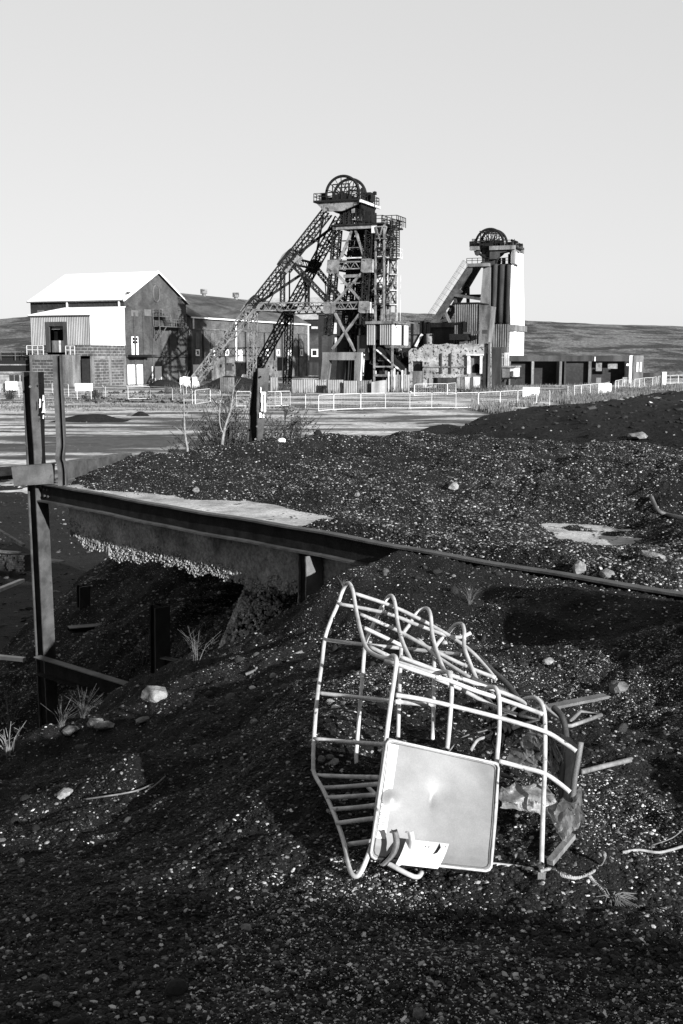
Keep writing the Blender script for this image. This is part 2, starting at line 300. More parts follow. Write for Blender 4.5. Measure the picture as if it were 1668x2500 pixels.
heap_pts = C((240,1148,13.9),(300,1122,14.6),(350,1105,15.2),(430,1118,15.2),(500,1110,15),(620,1095,15),(760,1060,15),(870,1058,15),(1000,1058,15),(1200,1068,14.5),(1330,1078,13.5),(1500,1105,12.5),(1668,1128,11.5),(1850,1140,11),
  (600,1150,13.2),(900,1150,12.8),(1100,1200,11.3),(1300,1200,11),(1500,1230,10.2),(1668,1300,9),(1100,1330,8.9),(1668,1432,7.15),(1900,1470,6.4),(300,1180,13.0),(500,1190,12.3),(720,1205,11.7),(860,1230,10.9),(930,1290,9.6),(880,1300,9.3),(820,1285,9.6),(1000,1310,8.95)) + [
  Vector((p.x, p.y, 4.985)) for p in C(*bar_pts)] + [G(u, v, 5.12) for u, v in ((1270,1300),(1230,1325),(1180,1345),(1275,1352),(1350,1362),(1450,1368),(1550,1377),(1625,1350),(1612,1308),(1520,1282),(1400,1268),(1310,1278),(1130,1335),(1090,1322),(1040,1322))] + [G(u, v, 4.99) for u, v in ((1330,1312),(1380,1300),(1440,1300),(1450,1335),(1520,1315),(1570,1335),(1390,1330),(1500,1345))] + [Vector(q) for q in ((-3.3,17.2,4.4),(-1,17.6,4.3),(2,18,4.3),(6,17,4.3),(8,13,4.6),(-3,21,2.2),(2,22,2.2),(7,21,2.4),(9,9,4.9),(-4,14.5,4.7),(-3.6,12.95,4.9),(5,7,5.1))]
HF = tps(heap_pts)
def heap_z(x, y):
    x = np.asarray(x, float); y = np.asarray(y, float); z = HF(x, y); s = (x+3.52)*.7301+(y-12.95)*.6833; z = np.minimum(z, 5.0+.55*np.maximum(s-.06, 0)+np.maximum(s-.5, 0)); k = np.clip((z-5.0)*8, 0, 1)
    return z + k*(fbm(x, y, 1.1, 3, 21)*.15 + fbm(x, y, 5, 3, 31)*.075 + fbm(x, y, 26, 2, 35)*.015)
BEAM0 = Vector((-3.52, 12.95, 0)); BEAM1 = Vector((2.9, 6.08, 0)); BD = (BEAM1-BEAM0).normalized(); BN = Vector((-BD.y, BD.x, 0))   # BN points away from the camera
if BN.y < 0: BN = -BN
BEAM_LEN = (BEAM1-BEAM0).length
def mesh_np(name, V, F, mat, label=None, kind='structure', dens=None, smooth=True):
    me = bpy.data.meshes.new(name); me.vertices.add(len(V)); me.vertices.foreach_set('co', V.astype(np.float32).ravel())
    me.loops.add(F.size); me.loops.foreach_set('vertex_index', F.astype(np.int32).ravel()); me.polygons.add(len(F))
    me.polygons.foreach_set('loop_start', np.arange(0, F.size, F.shape[1], dtype=np.int32)); me.update(calc_edges=True)
    if smooth: me.polygons.foreach_set('use_smooth', np.ones(len(F), bool))
    if dens is not None:
        a = me.attributes.new('dens', 'FLOAT', 'POINT'); a.data.foreach_set('value', dens.astype(np.float32))
    me.materials.append(mat); o = bpy.data.objects.new(name, me); COL.objects.link(o); return tag(o, label, kind=kind)
def fan_grid(ys, ks, zf, off=2.0, keep=None):    # rows at growing distance, columns fanning out
    Y, K = np.meshgrid(ys, ks, indexing='ij'); X = K*(Y+off); Z = zf(X, Y); V = np.stack([X, Y, Z], -1).reshape(-1, 3)
    n, m = Y.shape; i = np.arange(n-1)[:, None]*m + np.arange(m-1)[None]; F = np.stack([i, i+1, i+m+1, i+m], -1).reshape(-1, 4)
    if keep is not None: F = F[keep(V[F].mean(1))]
    return V, F
ys = np.r_[np.linspace(-6, 1.6, 50), np.geomspace(1.68, 38, 470)]
V, F = fan_grid(ys, np.linspace(-.42, .42, 400), ground_z, 1.5) if False else fan_grid(np.r_[np.geomspace(1.6, 38, 470)], np.linspace(-.42, .42, 420), ground_z, .9)
dist = np.hypot(V[:, 0], V[:, 1]); dens = np.where(dist < 22, 1, 0)*27000/np.clip(dist/2.8, 1, 99)**1.5
g1 = mesh_np('spoil_ground', V, F, m_coal, 'black coal spoil ground sloping down into the pit', dens=dens)
x0, y0 = np.meshgrid(np.linspace(-9, 12, 90), np.linspace(-9, 1.65, 60), indexing='ij')
def side(V): return V
Vb = np.stack([x0, y0, ground_z(x0, y0)], -1).reshape(-1, 3); n_, m_ = x0.shape; ii = np.arange(n_-1)[:, None]*m_ + np.arange(m_-1)[None]
mesh_np('shading_spoil_bank', Vb, np.stack([ii, ii+m_, ii+m_+1, ii+1], -1).reshape(-1, 4), m_coal, 'coal spoil bank under the viewer, with an unseen mound added for shade')
SIDES = []
for sx_ in (-1, 1):                               # the same ground carried on beyond both sides of the frame, added shading mounds included
    kk = np.linspace(.42, 1.6, 60)*sx_; Vs, Fs = fan_grid(np.geomspace(1.6, 38, 120), kk, ground_z, .9)
    ds = np.where(Vs[:, 1] < 14, 1, 0)*9000/np.clip(np.hypot(Vs[:, 0], Vs[:, 1])/2.8, 1, 99)**1.6*(np.abs(kk).min() < 1)*(np.abs(Vs[:, 0]) < 5); g_side = mesh_np('spoil_ground', Vs, Fs if sx_ > 0 else Fs[:, ::-1], m_coal, dens=ds); SIDES.append(g_side)
def on_deck(c):
    s = (c[:, 0]-BEAM0.x)*BN.x + (c[:, 1]-BEAM0.y)*BN.y; return (s > .10) & (c[:, 1] < 23) & (c[:, 0] > -3.42+.17*(c[:, 1]-13))
V, F = fan_grid(np.geomspace(5.5, 23, 330), np.linspace(-.34, .62, 480), heap_z, .5, on_deck)
dist = np.hypot(V[:, 0], V[:, 1]); hz = V[:, 2]; dens = np.where((hz > 5.03) | (V[:, 1] > 14.5), 1, 0)*6800*(.55+1.6*np.clip(fbm(V[:, 0], V[:, 1], 1.6, 3, 41)+.25, 0, 1))*np.clip(9/dist, .4, 1.6)**1.3*(V[:, 1] < 19)
g2 = mesh_np('spoil_heap', V, F, m_coal, 'gravelly coal heap lying on the concrete deck', dens=dens)
# the far bank of black spoil
bank = tps(C((1030,1055,90),(1100,1042,75),(1200,1022,60),(1370,1010,50),(1500,994,45),(1668,976,40),(2000,955,36),(1400,1085,28),(1668,1100,26),(1150,1068,32),(1900,1100,24)) +
  [Vector(q) for q in ((1.5,30,2.6),(0,30,1.2),(-2,30,-.6),(0,45,.2),(2,60,.3),(3,80,-.2),(3,95,-.6),(12,90,-.6),(14,72,-.3),(20,66,.4),(30,60,2.5),(40,50,4),(4,22,1.6),(12,22,3.8),(22,26,4.8),(8,70,1.5))])
yy = np.geomspace(20, 105, 150); Yb, Kb = np.meshgrid(yy, np.linspace(-.02, .8, 170), indexing='ij'); Xb = Kb*Yb
Zb = bank(Xb, Yb) + fbm(Xb, Yb, .12, 4, 51)*.5 + fbm(Xb, Yb, .9, 3, 55)*.18; n_, m_ = Yb.shape; ii = np.arange(n_-1)[:, None]*m_+np.arange(m_-1)[None]
Vk = np.stack([Xb, Yb, Zb], -1).reshape(-1, 3)
dk = np.where(Vk[:, 2] > .2, 1, 0)*9*np.clip(28/Vk[:, 1], .1, 1)**1.5
g3 = mesh_np('spoil_slope', Vk, np.stack([ii, ii+1, ii+m_+1, ii+m_], -1).reshape(-1, 4), m_coalfar, 'long black spoil bank between the deck and the yard', dens=dk)
# yard: pale mud and wet black tarmac in long patches, shallow puddles
m_yard = M('yard surface', .03, .30, .10, .8, .03, 1.2, stretch=(.3, 1, 1), c0=.45, c1=.57, fine=.6, fscale=1.6, spots=(.3, .54, .015), warp=.8, detail=9)
t = m_yard.node_tree; b = t.nodes['Principled BSDF']; tc = t.nodes.new('ShaderNodeTexCoord'); mp = t.nodes.new('ShaderNodeMapping'); mp.inputs['Scale'].default_value = (.35, 1, 1)
no = t.nodes.new('ShaderNodeTexNoise'); no.inputs['Scale'].default_value = .12; no.inputs['Detail'].default_value = 8; mr = t.nodes.new('ShaderNodeMapRange')
mr.inputs[1].default_value = .30; mr.inputs[2].default_value = .40; mr.inputs[3].default_value = .12; mr.inputs[4].default_value = .85
t.links.new(tc.outputs['Object'], mp.inputs[0]); t.links.new(mp.outputs[0], no.inputs['Vector']); t.links.new(no.outputs[0], mr.inputs[0]); t.links.new(mr.outputs[0], b.inputs['Roughness'])
yy = np.r_[np.geomspace(20, 330, 200), 900, 2500, 5000]; Yb, Kb = np.meshgrid(yy, np.linspace(-1.0, 1.0, 240), indexing='ij'); Xb = Kb*(Yb+25)
Zb = (fbm(Xb, Yb, .05, 3, 61)*.25 + fbm(Xb, Yb, .4, 2, 65)*.08)*(Yb < 320) + np.where(Yb > 320, -2, 0); n_, m_ = Yb.shape; ii = np.arange(n_-1)[:, None]*m_+np.arange(m_-1)[None]
mesh_np('yard_ground', np.stack([Xb, Yb, Zb], -1).reshape(-1, 3), np.stack([ii, ii+1, ii+m_+1, ii+m_], -1).reshape(-1, 4), m_yard, 'flat colliery yard of pale mud, tarmac and puddles')
mesh_np('yard_ground', np.array([[-300,-200,-1.5],[300,-200,-1.5],[300,45,-1.5],[-300,45,-1.5]], float), np.array([[0,1,2,3]]), m_yard)
nx_, ny_ = np.meshgrid(np.linspace(-34, 1, 110), np.linspace(19, 62, 130), indexing='ij'); zf_ = .06+.22*np.clip((40-ny_)/14, 0, 1)*np.clip((-nx_-1)/4, 0, 1)+.42*np.clip(fbm(nx_, ny_, .09, 4, 81)*1.2+.30-np.clip((ny_-44)/20, 0, 1)*.55, -.4, .5)+fbm(nx_, ny_, .5, 3, 85)*.14; n_, m_ = nx_.shape; ii = np.arange(n_-1)[:, None]*m_+np.arange(m_-1)[None]
g5 = mesh_np('spoil_flat', np.stack([nx_, ny_, zf_], -1).reshape(-1, 3), np.stack([ii, ii+m_, ii+m_+1, ii+1], -1).reshape(-1, 4), m_coalfar, 'black spoil spread over the near yard below the deck', dens=np.full(n_*m_, 7.))
# moorland hills
m_hill = M('moorland hill', .012, .085, .06, .95, 1.2, .5, stretch=(.7, .9, 1.8), c0=.45, c1=.57, fine=.95, fscale=.7, spots=(.16, .60, .10), detail=10, warp=.5)
sk = np.array([(-900,768),(-300,782),(0,779),(70,773),(250,756),(450,737),(560,731),(700,733),(800,746),(900,757),(965,762),(1100,766),(1200,771),(1280,781),(1450,790),(1668,796),(2100,803),(2700,800)])
us = np.linspace(-900, 2700, 260); vsk = np.interp(us, sk[:, 0], sk[:, 1]); rows = []
for jj, r in enumerate(np.linspace(0, 1, 60)):
    Yr = 402 + 213*r; ang = PITCH + np.arctan((vsk-1250)/FOC); ztop = CAM_H - 615/np.cos(ang)*np.sin(ang)*.985
    X = (us-834)/FOC*Yr; prof = r**.72; Z = -1 + (ztop+1)*prof + (fbm(X, np.full_like(X, Yr), .012, 5, 71)*5.0*(1-r)*(.25+r) + fbm(X, np.full_like(X, Yr), .15, 3, 75)*.5)
    rows.append(np.stack([X, np.full_like(X, Yr), Z], -1))
rows.append(rows[-1] + np.array([0, 250, -30.]))
Vh = np.array(rows); n_, m_ = Vh.shape[:2]; ii = np.arange(n_-1)[:, None]*m_+np.arange(m_-1)[None]
mesh_np('hill', Vh.reshape(-1, 3), np.stack([ii, ii+1, ii+m_+1, ii+m_], -1).reshape(-1, 4), m_hill, 'low grassy moorland hill on the skyline')
# loose pieces strewn over a ground mesh (uncountable gravel)
def scatter(name, src, mat, smin, smax, label, seed=1, flat=.38, sub=1, attr='dens'):
    ng = bpy.data.node_groups.new(name, 'GeometryNodeTree'); ng.interface.new_socket('Geometry', in_out='OUTPUT', socket_type='NodeSocketGeometry'); N = ng.nodes; L = ng.links.new
    out = N.new('NodeGroupOutput'); oi = N.new('GeometryNodeObjectInfo'); oi.inputs[0].default_value = src; oi.transform_space = 'RELATIVE'
    at = N.new('GeometryNodeInputNamedAttribute'); at.data_type = 'FLOAT'; at.inputs[0].default_value = attr
    dp = N.new('GeometryNodeDistributePointsOnFaces'); dp.inputs['Seed'].default_value = seed
    L(oi.outputs['Geometry'], dp.inputs['Mesh']); L(at.outputs[0], dp.inputs['Density'])
    ico = N.new('GeometryNodeMeshIcoSphere'); ico.inputs['Radius'].default_value = 1; ico.inputs['Subdivisions'].default_value = sub
    sm = N.new('GeometryNodeSetMaterial'); sm.inputs['Material'].default_value = mat; L(ico.outputs[0], sm.inputs[0])
    io = N.new('GeometryNodeInstanceOnPoints'); L(dp.outputs['Points'], io.inputs['Points']); L(sm.outputs[0], io.inputs['Instance'])
    rr = N.new('FunctionNodeRandomValue'); rr.data_type = 'FLOAT_VECTOR'; rr.inputs[0].default_value = (-.45, -.45, 0); rr.inputs[1].default_value = (.45, .45, 6.28)
    L(rr.outputs[0], io.inputs['Rotation'])
    r1 = N.new('FunctionNodeRandomValue'); r1.data_type = 'FLOAT'; r1.inputs[2].default_value = 0; r1.inputs[3].default_value = 1; r1.inputs[8].default_value = seed+5
    pw_ = N.new('ShaderNodeMath'); pw_.operation = 'POWER'; pw_.inputs[1].default_value = 4.5; L(r1.outputs[1], pw_.inputs[0])
    mr_ = N.new('ShaderNodeMapRange'); mr_.inputs[3].default_value = smin; mr_.inputs[4].default_value = smax; L(pw_.outputs[0], mr_.inputs[0])
    r2 = N.new('FunctionNodeRandomValue'); r2.data_type = 'FLOAT_VECTOR'; r2.inputs[0].default_value = (.7, .45, flat*.5); r2.inputs[1].default_value = (1.3, .95, flat*1.4); r2.inputs[8].default_value = seed+9
    vm = N.new('ShaderNodeVectorMath'); vm.operation = 'SCALE'; L(r2.outputs[0], vm.inputs[0]); L(mr_.outputs[0], vm.inputs['Scale'])
    L(vm.outputs[0], io.inputs['Scale']); L(io.outputs[0], out.inputs[0])
    me = bpy.data.meshes.new(name); me.materials.append(mat); o = bpy.data.objects.new(name, me); COL.objects.link(o)
    md = o.modifiers.new('scatter', 'NODES'); md.node_group = ng; return tag(o, label, kind='stuff')
scatter('shale_gravel', g1, m_peb, .0019, .0135, 'small loose shale pieces strewn over the spoil ground', 1)
gm = g1.data; co = np.empty(len(gm.vertices)*3, np.float32); gm.vertices.foreach_get('co', co); co = co.reshape(-1, 3); gx, gy = co[:, 0].astype(float), co[:, 1].astype(float)
pk = np.clip((fbm(gx, gy, 1.3, 3, 91)+.10*(gx > -.4)+bumps(gx, gy, [(.2,3.0,.6,.25,.4),(2.0,6.0,.6,.5,.3),(1.3,5.6,1.0,.3,.35),(1.0,3.9,.25,.5,.2),(-.5,6.2,.5,.5,.35),(.9,3.1,.5,.3,.25),(.6,7.3,1.2,.4,.2),(-2.5,12.5,2.5,3,.2),(-2.0,4.6,.6,.25,.3)]) - .05)*3, 0, 1)*np.where(np.hypot(gx, gy) < 24, 1, 0)*22000/np.clip(np.hypot(gx, gy)/2.8, 1, 99)**1.4  # grit thickest where sun rakes the ground, sunlight put into its colour
pa_ = gm.attributes.new('dens2', 'FLOAT', 'POINT'); pa_.data.foreach_set('value', pk.astype(np.float32))
scatter('sunlit_grit', g1, m_peb2, .0018, .008, 'grit paled to imitate sunlit patches of the spoil ground', 4, attr='dens2')
pit = np.where((gy > 8.8) & (gx < .3+.2*(gy-9)) & (gy < 30), 1, 0)*1500*np.clip(11/np.maximum(gy, 1), .1, 1.3)**1.6  # paler pebbles put dim grazing light into the pit's colour
pa_ = gm.attributes.new('dens3', 'FLOAT', 'POINT'); pa_.data.foreach_set('value', pit.astype(np.float32))
scatter('pit_gravel', g1, m_pit, .006, .032, 'gravel in the pit under the deck, paled as if dimly sunlit', 6, attr='dens3')
lm = np.where(np.hypot(gx, gy) < 20, 1, 0)*55/np.clip(np.hypot(gx, gy)/2.8, 1, 99)**.8*np.clip(fbm(gx, gy, .8, 3, 97)*3+.6, 0.05, 2)
pa_ = gm.attributes.new('dens4', 'FLOAT', 'POINT'); pa_.data.foreach_set('value', lm.astype(np.float32))
scatter('coal_lumps', g1, m_lump, .010, .042, 'larger coal lumps and stones strewn over the spoil ground', 11, attr='dens4', flat=.8, sub=2)
scatter('deck_gravel', g2, m_pebl, .0032, .019, 'pale and black gravel strewn over the deck heap', 2)
for gs_ in SIDES: scatter('shale_gravel', gs_, m_peb, .003, .016, 'small loose shale pieces carrying on beyond the side of the view', 15)
scatter('flat_rubble', g5, m_peb, .03, .14, 'rubble strewn over the black spoil in the near yard', 13)
scatter('bank_rubble', g3, m_peb, .05, .16, 'scattered rubble on the far black bank', 3)
# ---------------------------------------------------------------- concrete deck, rusty channel beam
def bpt(t, s=0, z=0.0): q = BEAM0 + BD*t + BN*s; return Vector((q.x, q.y, z))
tl = (BEAM_LEN)
slab = thing('concrete_deck', 'broken concrete deck slab with a ragged aggregate underside, behind the rusty beam', 'concrete slab', loc=(bpt(0, .1, 0).x, bpt(0, .1, 0).y, 4.5))
mb = MB(); n = 190; front = []; T0, T1 = .42, 6.4; NV = 12
def slab_low(t):
    k = (t-T0)/(T1-T0); base = 4.42 + .02*math.sin(t*3) + .10*k
    if t < T0+.35: base += .24*(1-(t-T0)/.35)**1.5
    return base + .045*math.sin(t*9.1+1)*math.sin(t*3.7) + random.uniform(-.022, .022)
lows = [slab_low(T0+(T1-T0)*i/n) for i in range(n+1)]
def sf(u, w):
    t = T0+(T1-T0)*u; lo = lows[min(n, int(round(u*n)))]; z = 5.045 + (lo-5.045)*w; e = max(0, (w-.72)/.28)
    return bpt(t, .10 + random.uniform(-.004, .004) + e*random.uniform(-.03, .05), z + (random.uniform(-.006, .006) if w > 0 else 0))
mb.grid(sf, n, NV); mb.build('slab_face', m_slab, slab, world=True)
mb = MB(); random.seed(3)
def su(u, w): t = T0+(T1-T0)*u; return bpt(t, .12+w*3.6, lows[min(n, int(round(u*n)))] + .02 + random.uniform(-.02, .02) + .04*w)
mb.grid(su, n, 12); 
for t in (T0, T1): mb.quad(bpt(t, .1, 4.5), bpt(t, 3.7, 4.5), bpt(t, 3.7, 5.045), bpt(t, .1, 5.045))
mb.quad(bpt(T0, 3.7, 4.5), bpt(T1, 3.7, 4.5), bpt(T1, 3.7, 5.045), bpt(T0, 3.7, 5.045)); mb.build('slab_underside', m_slab, slab, world=True)
mb = MB().grid(lambda u, w: bpt(-.05+8.9*u, .015+w*3.75, 5.045+ random.uniform(-.002, .002)), 90, 40); sto = mb.build('slab_top', m_slabtop, slab, world=True)
a_ = sto.data.attributes.new('dens', 'FLOAT', 'POINT'); random.seed(77); a_.data.foreach_set('value', [max(0., 260*(float(vnoise(np.array(v.co.x*1.7), np.array(v.co.y*1.7)))+.12)*3) for v in sto.data.vertices])
scatter('slab_grit', sto, m_peb, .004, .022, 'grit drifted over the bare slab', 9)
mb = MB()                                          # loose aggregate stuck along the broken lower edge
ico = [(0,0,1),(.9,0,.3),(.3,.85,.3),(-.75,.5,.3),(-.75,-.5,.3),(.3,-.85,.3),(0,0,-.9)]; icf = [(0,1,2),(0,2,3),(0,3,4),(0,4,5),(0,5,1),(6,2,1),(6,3,2),(6,4,3),(6,5,4),(6,1,5)]
def pebble(mb, c, r):
    q = Quaternion((random.random(), random.random(), random.random(), random.random())).normalized(); s = Vector((random.uniform(.7, 1.3), random.uniform(.7, 1.2), random.uniform(.6, 1)))*r
    mb.add([Vector(c) + q @ Vector((a[0]*s.x, a[1]*s.y, a[2]*s.z)) for a in ico], icf)
for i in range(5200):
    t = random.uniform(T0, T1*.93); lo = lows[int((t-T0)/(T1-T0)*n)]; w = random.random()**1.7; top = .20*(1-.55*(t-T0)/5)
    pebble(mb, bpt(t, .10 + random.uniform(-.012, .02), lo-.025+w*top), random.uniform(.005, .015))
mb.build('exposed_aggregate', M('exposed aggregate grey', .08, .24, 25, .9, 0, fine=.4, fscale=70), slab, world=True, kind='stuff')
beam = thing('channel_beam', 'long rusty steel channel beam running along the deck edge', 'steel beam', loc=(BEAM0.x, BEAM0.y, 5.0))
def wav(t): return .006*math.sin(t*1.7)+.003*math.sin(t*5.3)
def strip(s0, s1, z0, z1, name, mat, t0=.0, t1=8.8, rag=0):
    mb = MB(); N_ = 110; vs = []
    for i in range(N_+1):
        t = t0+(t1-t0)*i/N_; w = wav(t); r = (random.uniform(-rag, rag) if rag else 0)
        for (s, z) in ((s0+r, z0), (s1, z0), (s1, z1), (s0+r, z1)): vs.append(bpt(t, s, z+w))
    fs = [(i*4+k, i*4+4+k, i*4+4+(k+1) % 4, i*4+(k+1) % 4) for i in range(N_) for k in range(4)] + [(0, 1, 2, 3), (N_*4+3, N_*4+2, N_*4+1, N_*4)]
    mb.add(vs, fs); return mb.build(name, mat, beam, world=True)
strip(-.075, .012, 5.088, 5.104, 'top_flange', m_flange, rag=.002); strip(-.018, .0, 4.906, 5.0875, 'web', m_steelb); strip(-.082, .012, 4.888, 4.9055, 'bottom_flange', m_flange, rag=.003)  # web blacker than the flanges, the flange's shade put into its colour
mb = MB()
for t in (.08, .16):
    for z in (4.96, 5.04): p = bpt(t, -.018, z); mb.tube([p, p-BN*.02], .014, 6)
mb.build('bolt', m_steel, beam, world=True)
# ---------------------------------------------------------------- winding house with white roof
fr = Frame(*P(306, 945, 246).xy)
wh = thing('winding_house', 'large brick winding house with white sheet roof, left of all the other buildings', 'building', fr)
L_ = fr.F(74, 735, 0)[0]; ze = fr.F(306, 732, 0)[1]; yr, zr = fr.R(382, 667, 0); yb, zeb = fr.R(454, 741, 0)
def wallbox(name, mat, x0, x1, y0, y1, z0, z1, par=wh, **k): return MB().box(x0, x1, y0, y1, z0, z1).build(name, mat, par, **k)
wallbox('front_wall', m_brickd, L_, 0, 0, .6, 0, ze)
wallbox('rear_wall', m_brick, L_, 0, yb-.6, yb, 0, zeb)
MB().prism([(0, .6, 0), (0, yb-.6, 0), (0, yb-.6, zeb), (0, yr, zr), (0, .6, ze)], (-.6, 0, 0)).build('gable_wall', m_brick, wh)
MB().prism([(L_, .6, 0), (L_, yb-.6, 0), (L_, yb-.6, zeb), (L_, yr, zr), (L_, .6, ze)], (.6, 0, 0)).build('gable_wall', m_brick, wh)
rf = MB().prism([(L_-.4, -.6, ze-.25), (L_-.4, yr, zr+.12), (L_-.4, yr, zr+.42), (L_-.4, -.6, ze+.1)], (-L_+.9, 0, 0)).build('roof', m_roofw, wh)
MB().prism([(L_-.4, yb+.6, zeb-.25), (L_-.4, yr+.02, zr+.12), (L_-.4, yr+.02, zr+.42), (L_-.4, yb+.6, zeb+.1)], (-L_+.9, 0, 0)).build('roof', m_roofd, wh)
for k in range(1, 4):
    q = k/4; MB().box(L_-.4, .48, -.6+q*(yr+.6)-.05, -.6+q*(yr+.6)+.05, ze+.1+q*(zr+.32-ze), ze+.15+q*(zr+.32-ze)).build('sheet_joint', m_roofw, rf)
MB().bar((.55, -.6, ze-.1), (.55, yr, zr+.3), .25, .5).bar((.55, yr, zr+.3), (.55, yb+.6, zeb-.1), .12, .3).build('verge_board', m_white, wh)
MB().bar((L_-.4, -.75, ze-.1), (.6, -.75, ze-.1), .22).build('gutter', m_steelg, wh)
for u in (166, 293): x = fr.F(u, 740, 0)[0]; MB().bar((x, -.35, ze-.2), (x, -.35, ze-3.0), .28).build('downpipe', m_white, wh)
mb = MB()
for k in range(18): x = L_ + (0-L_)*(k+.5)/18; mb.box(x-.12, x+.12, -.1, -.001, ze-1.2, ze-.3)
mb.build('brick_dentils', m_brickd, wh, kind='stuff')
for u in (100, 125): x = fr.F(u, 755, 0)[0]; MB().box(x-.9, x+.9, -.12, -.003, ze-4.2, ze-1.9).build('window_surround', m_blind, wh)
# gable features
def gq(u0, u1, v0, v1): a = fr.R(u0, v1, 0); b = fr.R(u1, v0, 0); return a[0], b[0], a[1], b[1]
mb = MB(); yc, zc = fr.R(381, 717, 0); mb.tube([(.12, yc+1.5*math.cos(a), zc+1.9*math.sin(a)) for a in np.linspace(0, 2*math.pi, 25)], .11, 6); mb.build('round_window_ring', m_sheetg, wh)
mb = MB().prism([(.0, yc+1.4*math.cos(a), zc+1.8*math.sin(a)) for a in np.linspace(0, 2*math.pi, 24)[:-1]], (.06, 0, 0)); mb.build('round_window_fill', m_brick, wh)
for (u0, u1, v0, v1, nm, mt) in ((322, 336, 822, 866, 'window', m_white), (320, 336, 758, 772, 'window_blind', m_blind), (352, 368, 756, 771, 'window_blind', m_blind), (312, 347, 890, 941, 'painted_door', m_white), (372, 396, 894, 940, 'painted_door', m_white), (408, 418, 905, 941, 'painted_door', m_sheet)):
    a, b, c, d = gq(u0, u1, v0, v1); pa = MB().box(.01, .16, a, b, max(c, .1), d).build(nm, mt, wh)
    if nm == 'window':
        for i in range(2):
            for j in range(2): MB().box(.165, .18, a+.15+(b-a)*.48*i, a+(b-a)*(.46+.48*i)-.1, c+(d-c)*(.62+.18*j), c+(d-c)*(.76+.18*j)).build('pane', m_black, pa)
mb = MB()
for y in np.linspace(.4, yb-.4, 8): mb.box(.0, .22, y-.35, y+.35, .1, ze-2.5)
mb.build('pilasters', m_brick, wh, kind='stuff')
a, b, c, d = gq(312, 455, 866, 872); MB().box(.23, .5, .2, yb-.2, c, d).build('string_course', m_concd, wh)
a, b, c, d = gq(308, 352, 866, 876); MB().box(.5, 2.0, a, b, c+.4, d).build('door_canopy', m_steelb, wh)
for z, k in ((ze-1.0, 6), (ze+1.8, 4)):
    mb = MB()
    for y in (2.5, yb-3): mb.box(.0, .2, y-1, y+1, z-.4, z)
    mb.build('corbel', m_brick, wh, kind='stuff')
# fire escape on the gable
fe = []
def fp(u, v, x=1.6): y, z = fr.R(u, v, x); return Vector((x, y, z))
mb = MB(); p1a, p1b = fp(384, 771), fp(407, 771); p2a, p2b = fp(386, 796), fp(444, 797); p3 = fp(464, 826)
for a, b in ((p1a, p1b), (p2a, p2b)): mb.box(.3, 2.2, a.y, b.y, a.z-.15, a.z)
mb.build('escape_landing', m_steelg, wh)
mb = MB()
for x in (.5, 2.1):
    mb.rail([Vector((x, p1a.y, p1a.z)), Vector((x, p1b.y, p1b.z))], 1.5, .1, 1.2); mb.rail([Vector((x, p1b.y, p1b.z)), Vector((x, (p2a.y+p2b.y)/2, p2a.z))], 1.4, .12, 1.5); mb.rail([Vector((x, (p2a.y+p2b.y)/2+1, p2a.z)), Vector((x, p2b.y, p2b.z))], 1.6, .1, 1.2)
    mb.rail([Vector((x, p2b.y, p2b.z)), Vector((x, p3.y, p3.z))], 1.4, .1, 1.2); mb.bar((x, p1a.y, p1a.z), (x, p1a.y, p2a.z), .14); mb.bar((x, p2a.y, p2a.z-2.6), (x, p2a.y, p2a.z), .14)
    mb.bar((x, p2a.y, p2a.z-2.6), (x, p2a.y+3, p2a.z), .14)
mb.build('escape_railing', m_sheetg, wh)
mb = MB()
for (a, b, n) in ((p1b, Vector((0, (p2a.y+p2b.y)/2, p2a.z)), 7), (p2b, p3, 10)):
    for k in range(n): y = a.y+(b.y-a.y)*(k+.5)/n; z = a.z+(b.z-a.z)*(k+.5)/n; mb.box(.5, 2.1, y-.16, y+.16, z-.06, z)
mb.build('escape_treads', m_steelg, wh, kind='stuff')
# sheet-clad annex in front of the winding house
K = fr.F; A0 = 0.3; yD = fr.R(221, 768, A0)[0]; zf = fr.R(221, 768, A0)[1]; zb = fr.R(308, 750, A0)[1]; zc0 = fr.R(221, 842, A0)[1]; xl = K(74, 768, yD)[0]
an = thing('loading_annex', 'lean-to annex clad in ribbed white sheets with a dark loading door, against the winding house', 'building', fr)
da, db = K(111, 786, yD)[0], K(163, 786, yD)[0]; dz0, dz1 = K(111, 860, yD)[1], K(111, 786, yD)[1]
for (xa, xb, zl) in ((xl, da, zc0), (db, A0, zc0), (da, db, dz1)): MB().corr((xa, yD-.06, 0), (xb, yD-.06, 0), zl, zf, .42, .07, .05).build('cladding', m_sheet, an)
MB().prism([(A0, yD, zc0), (A0, -.01, zc0), (A0, -.01, zb), (A0, yD, zf)], (-.3, 0, 0)).build('side_cladding', m_sheetw, an)
MB().prism([(xl-.3, yD-.4, zf-.05), (xl-.3, -.01, zb-.05), (xl-.3, -.01, zb+.15), (xl-.3, yD-.4, zf+.15)], (A0-xl+.6, 0, 0)).build('roof', m_sheetw, an)
MB().bar((xl-.3, yD-.45, zf-.1), (A0+.3, yD-.45, zf-.1), .2).build('gutter', m_steelg, an)
MB().box(xl, xl+.3, yD, -.01, 0, zf-.1).build('far_side_wall', m_brick, an)
zm = fr.R(221, 869, A0)[1]
MB().box(A0-.45, A0-.08, yD+.05, -.01, zm, zc0-.01).build('side_base', m_band, an); MB().box(db, A0-.45, yD+.02, yD+.4, zm, zc0-.01).box(xl+.3, da, yD+.02, yD+.4, zm, zc0-.01).build('front_base', m_band, an, kind='stuff')
MB().box(A0-.45, A0-.02, yD+.05, -.01, 0, zm-.6).build('ground_storey_side', m_band, an); 
mb = MB().box(A0-.4, A0+.08, yD-.02, -.01, zm-.6, zm)
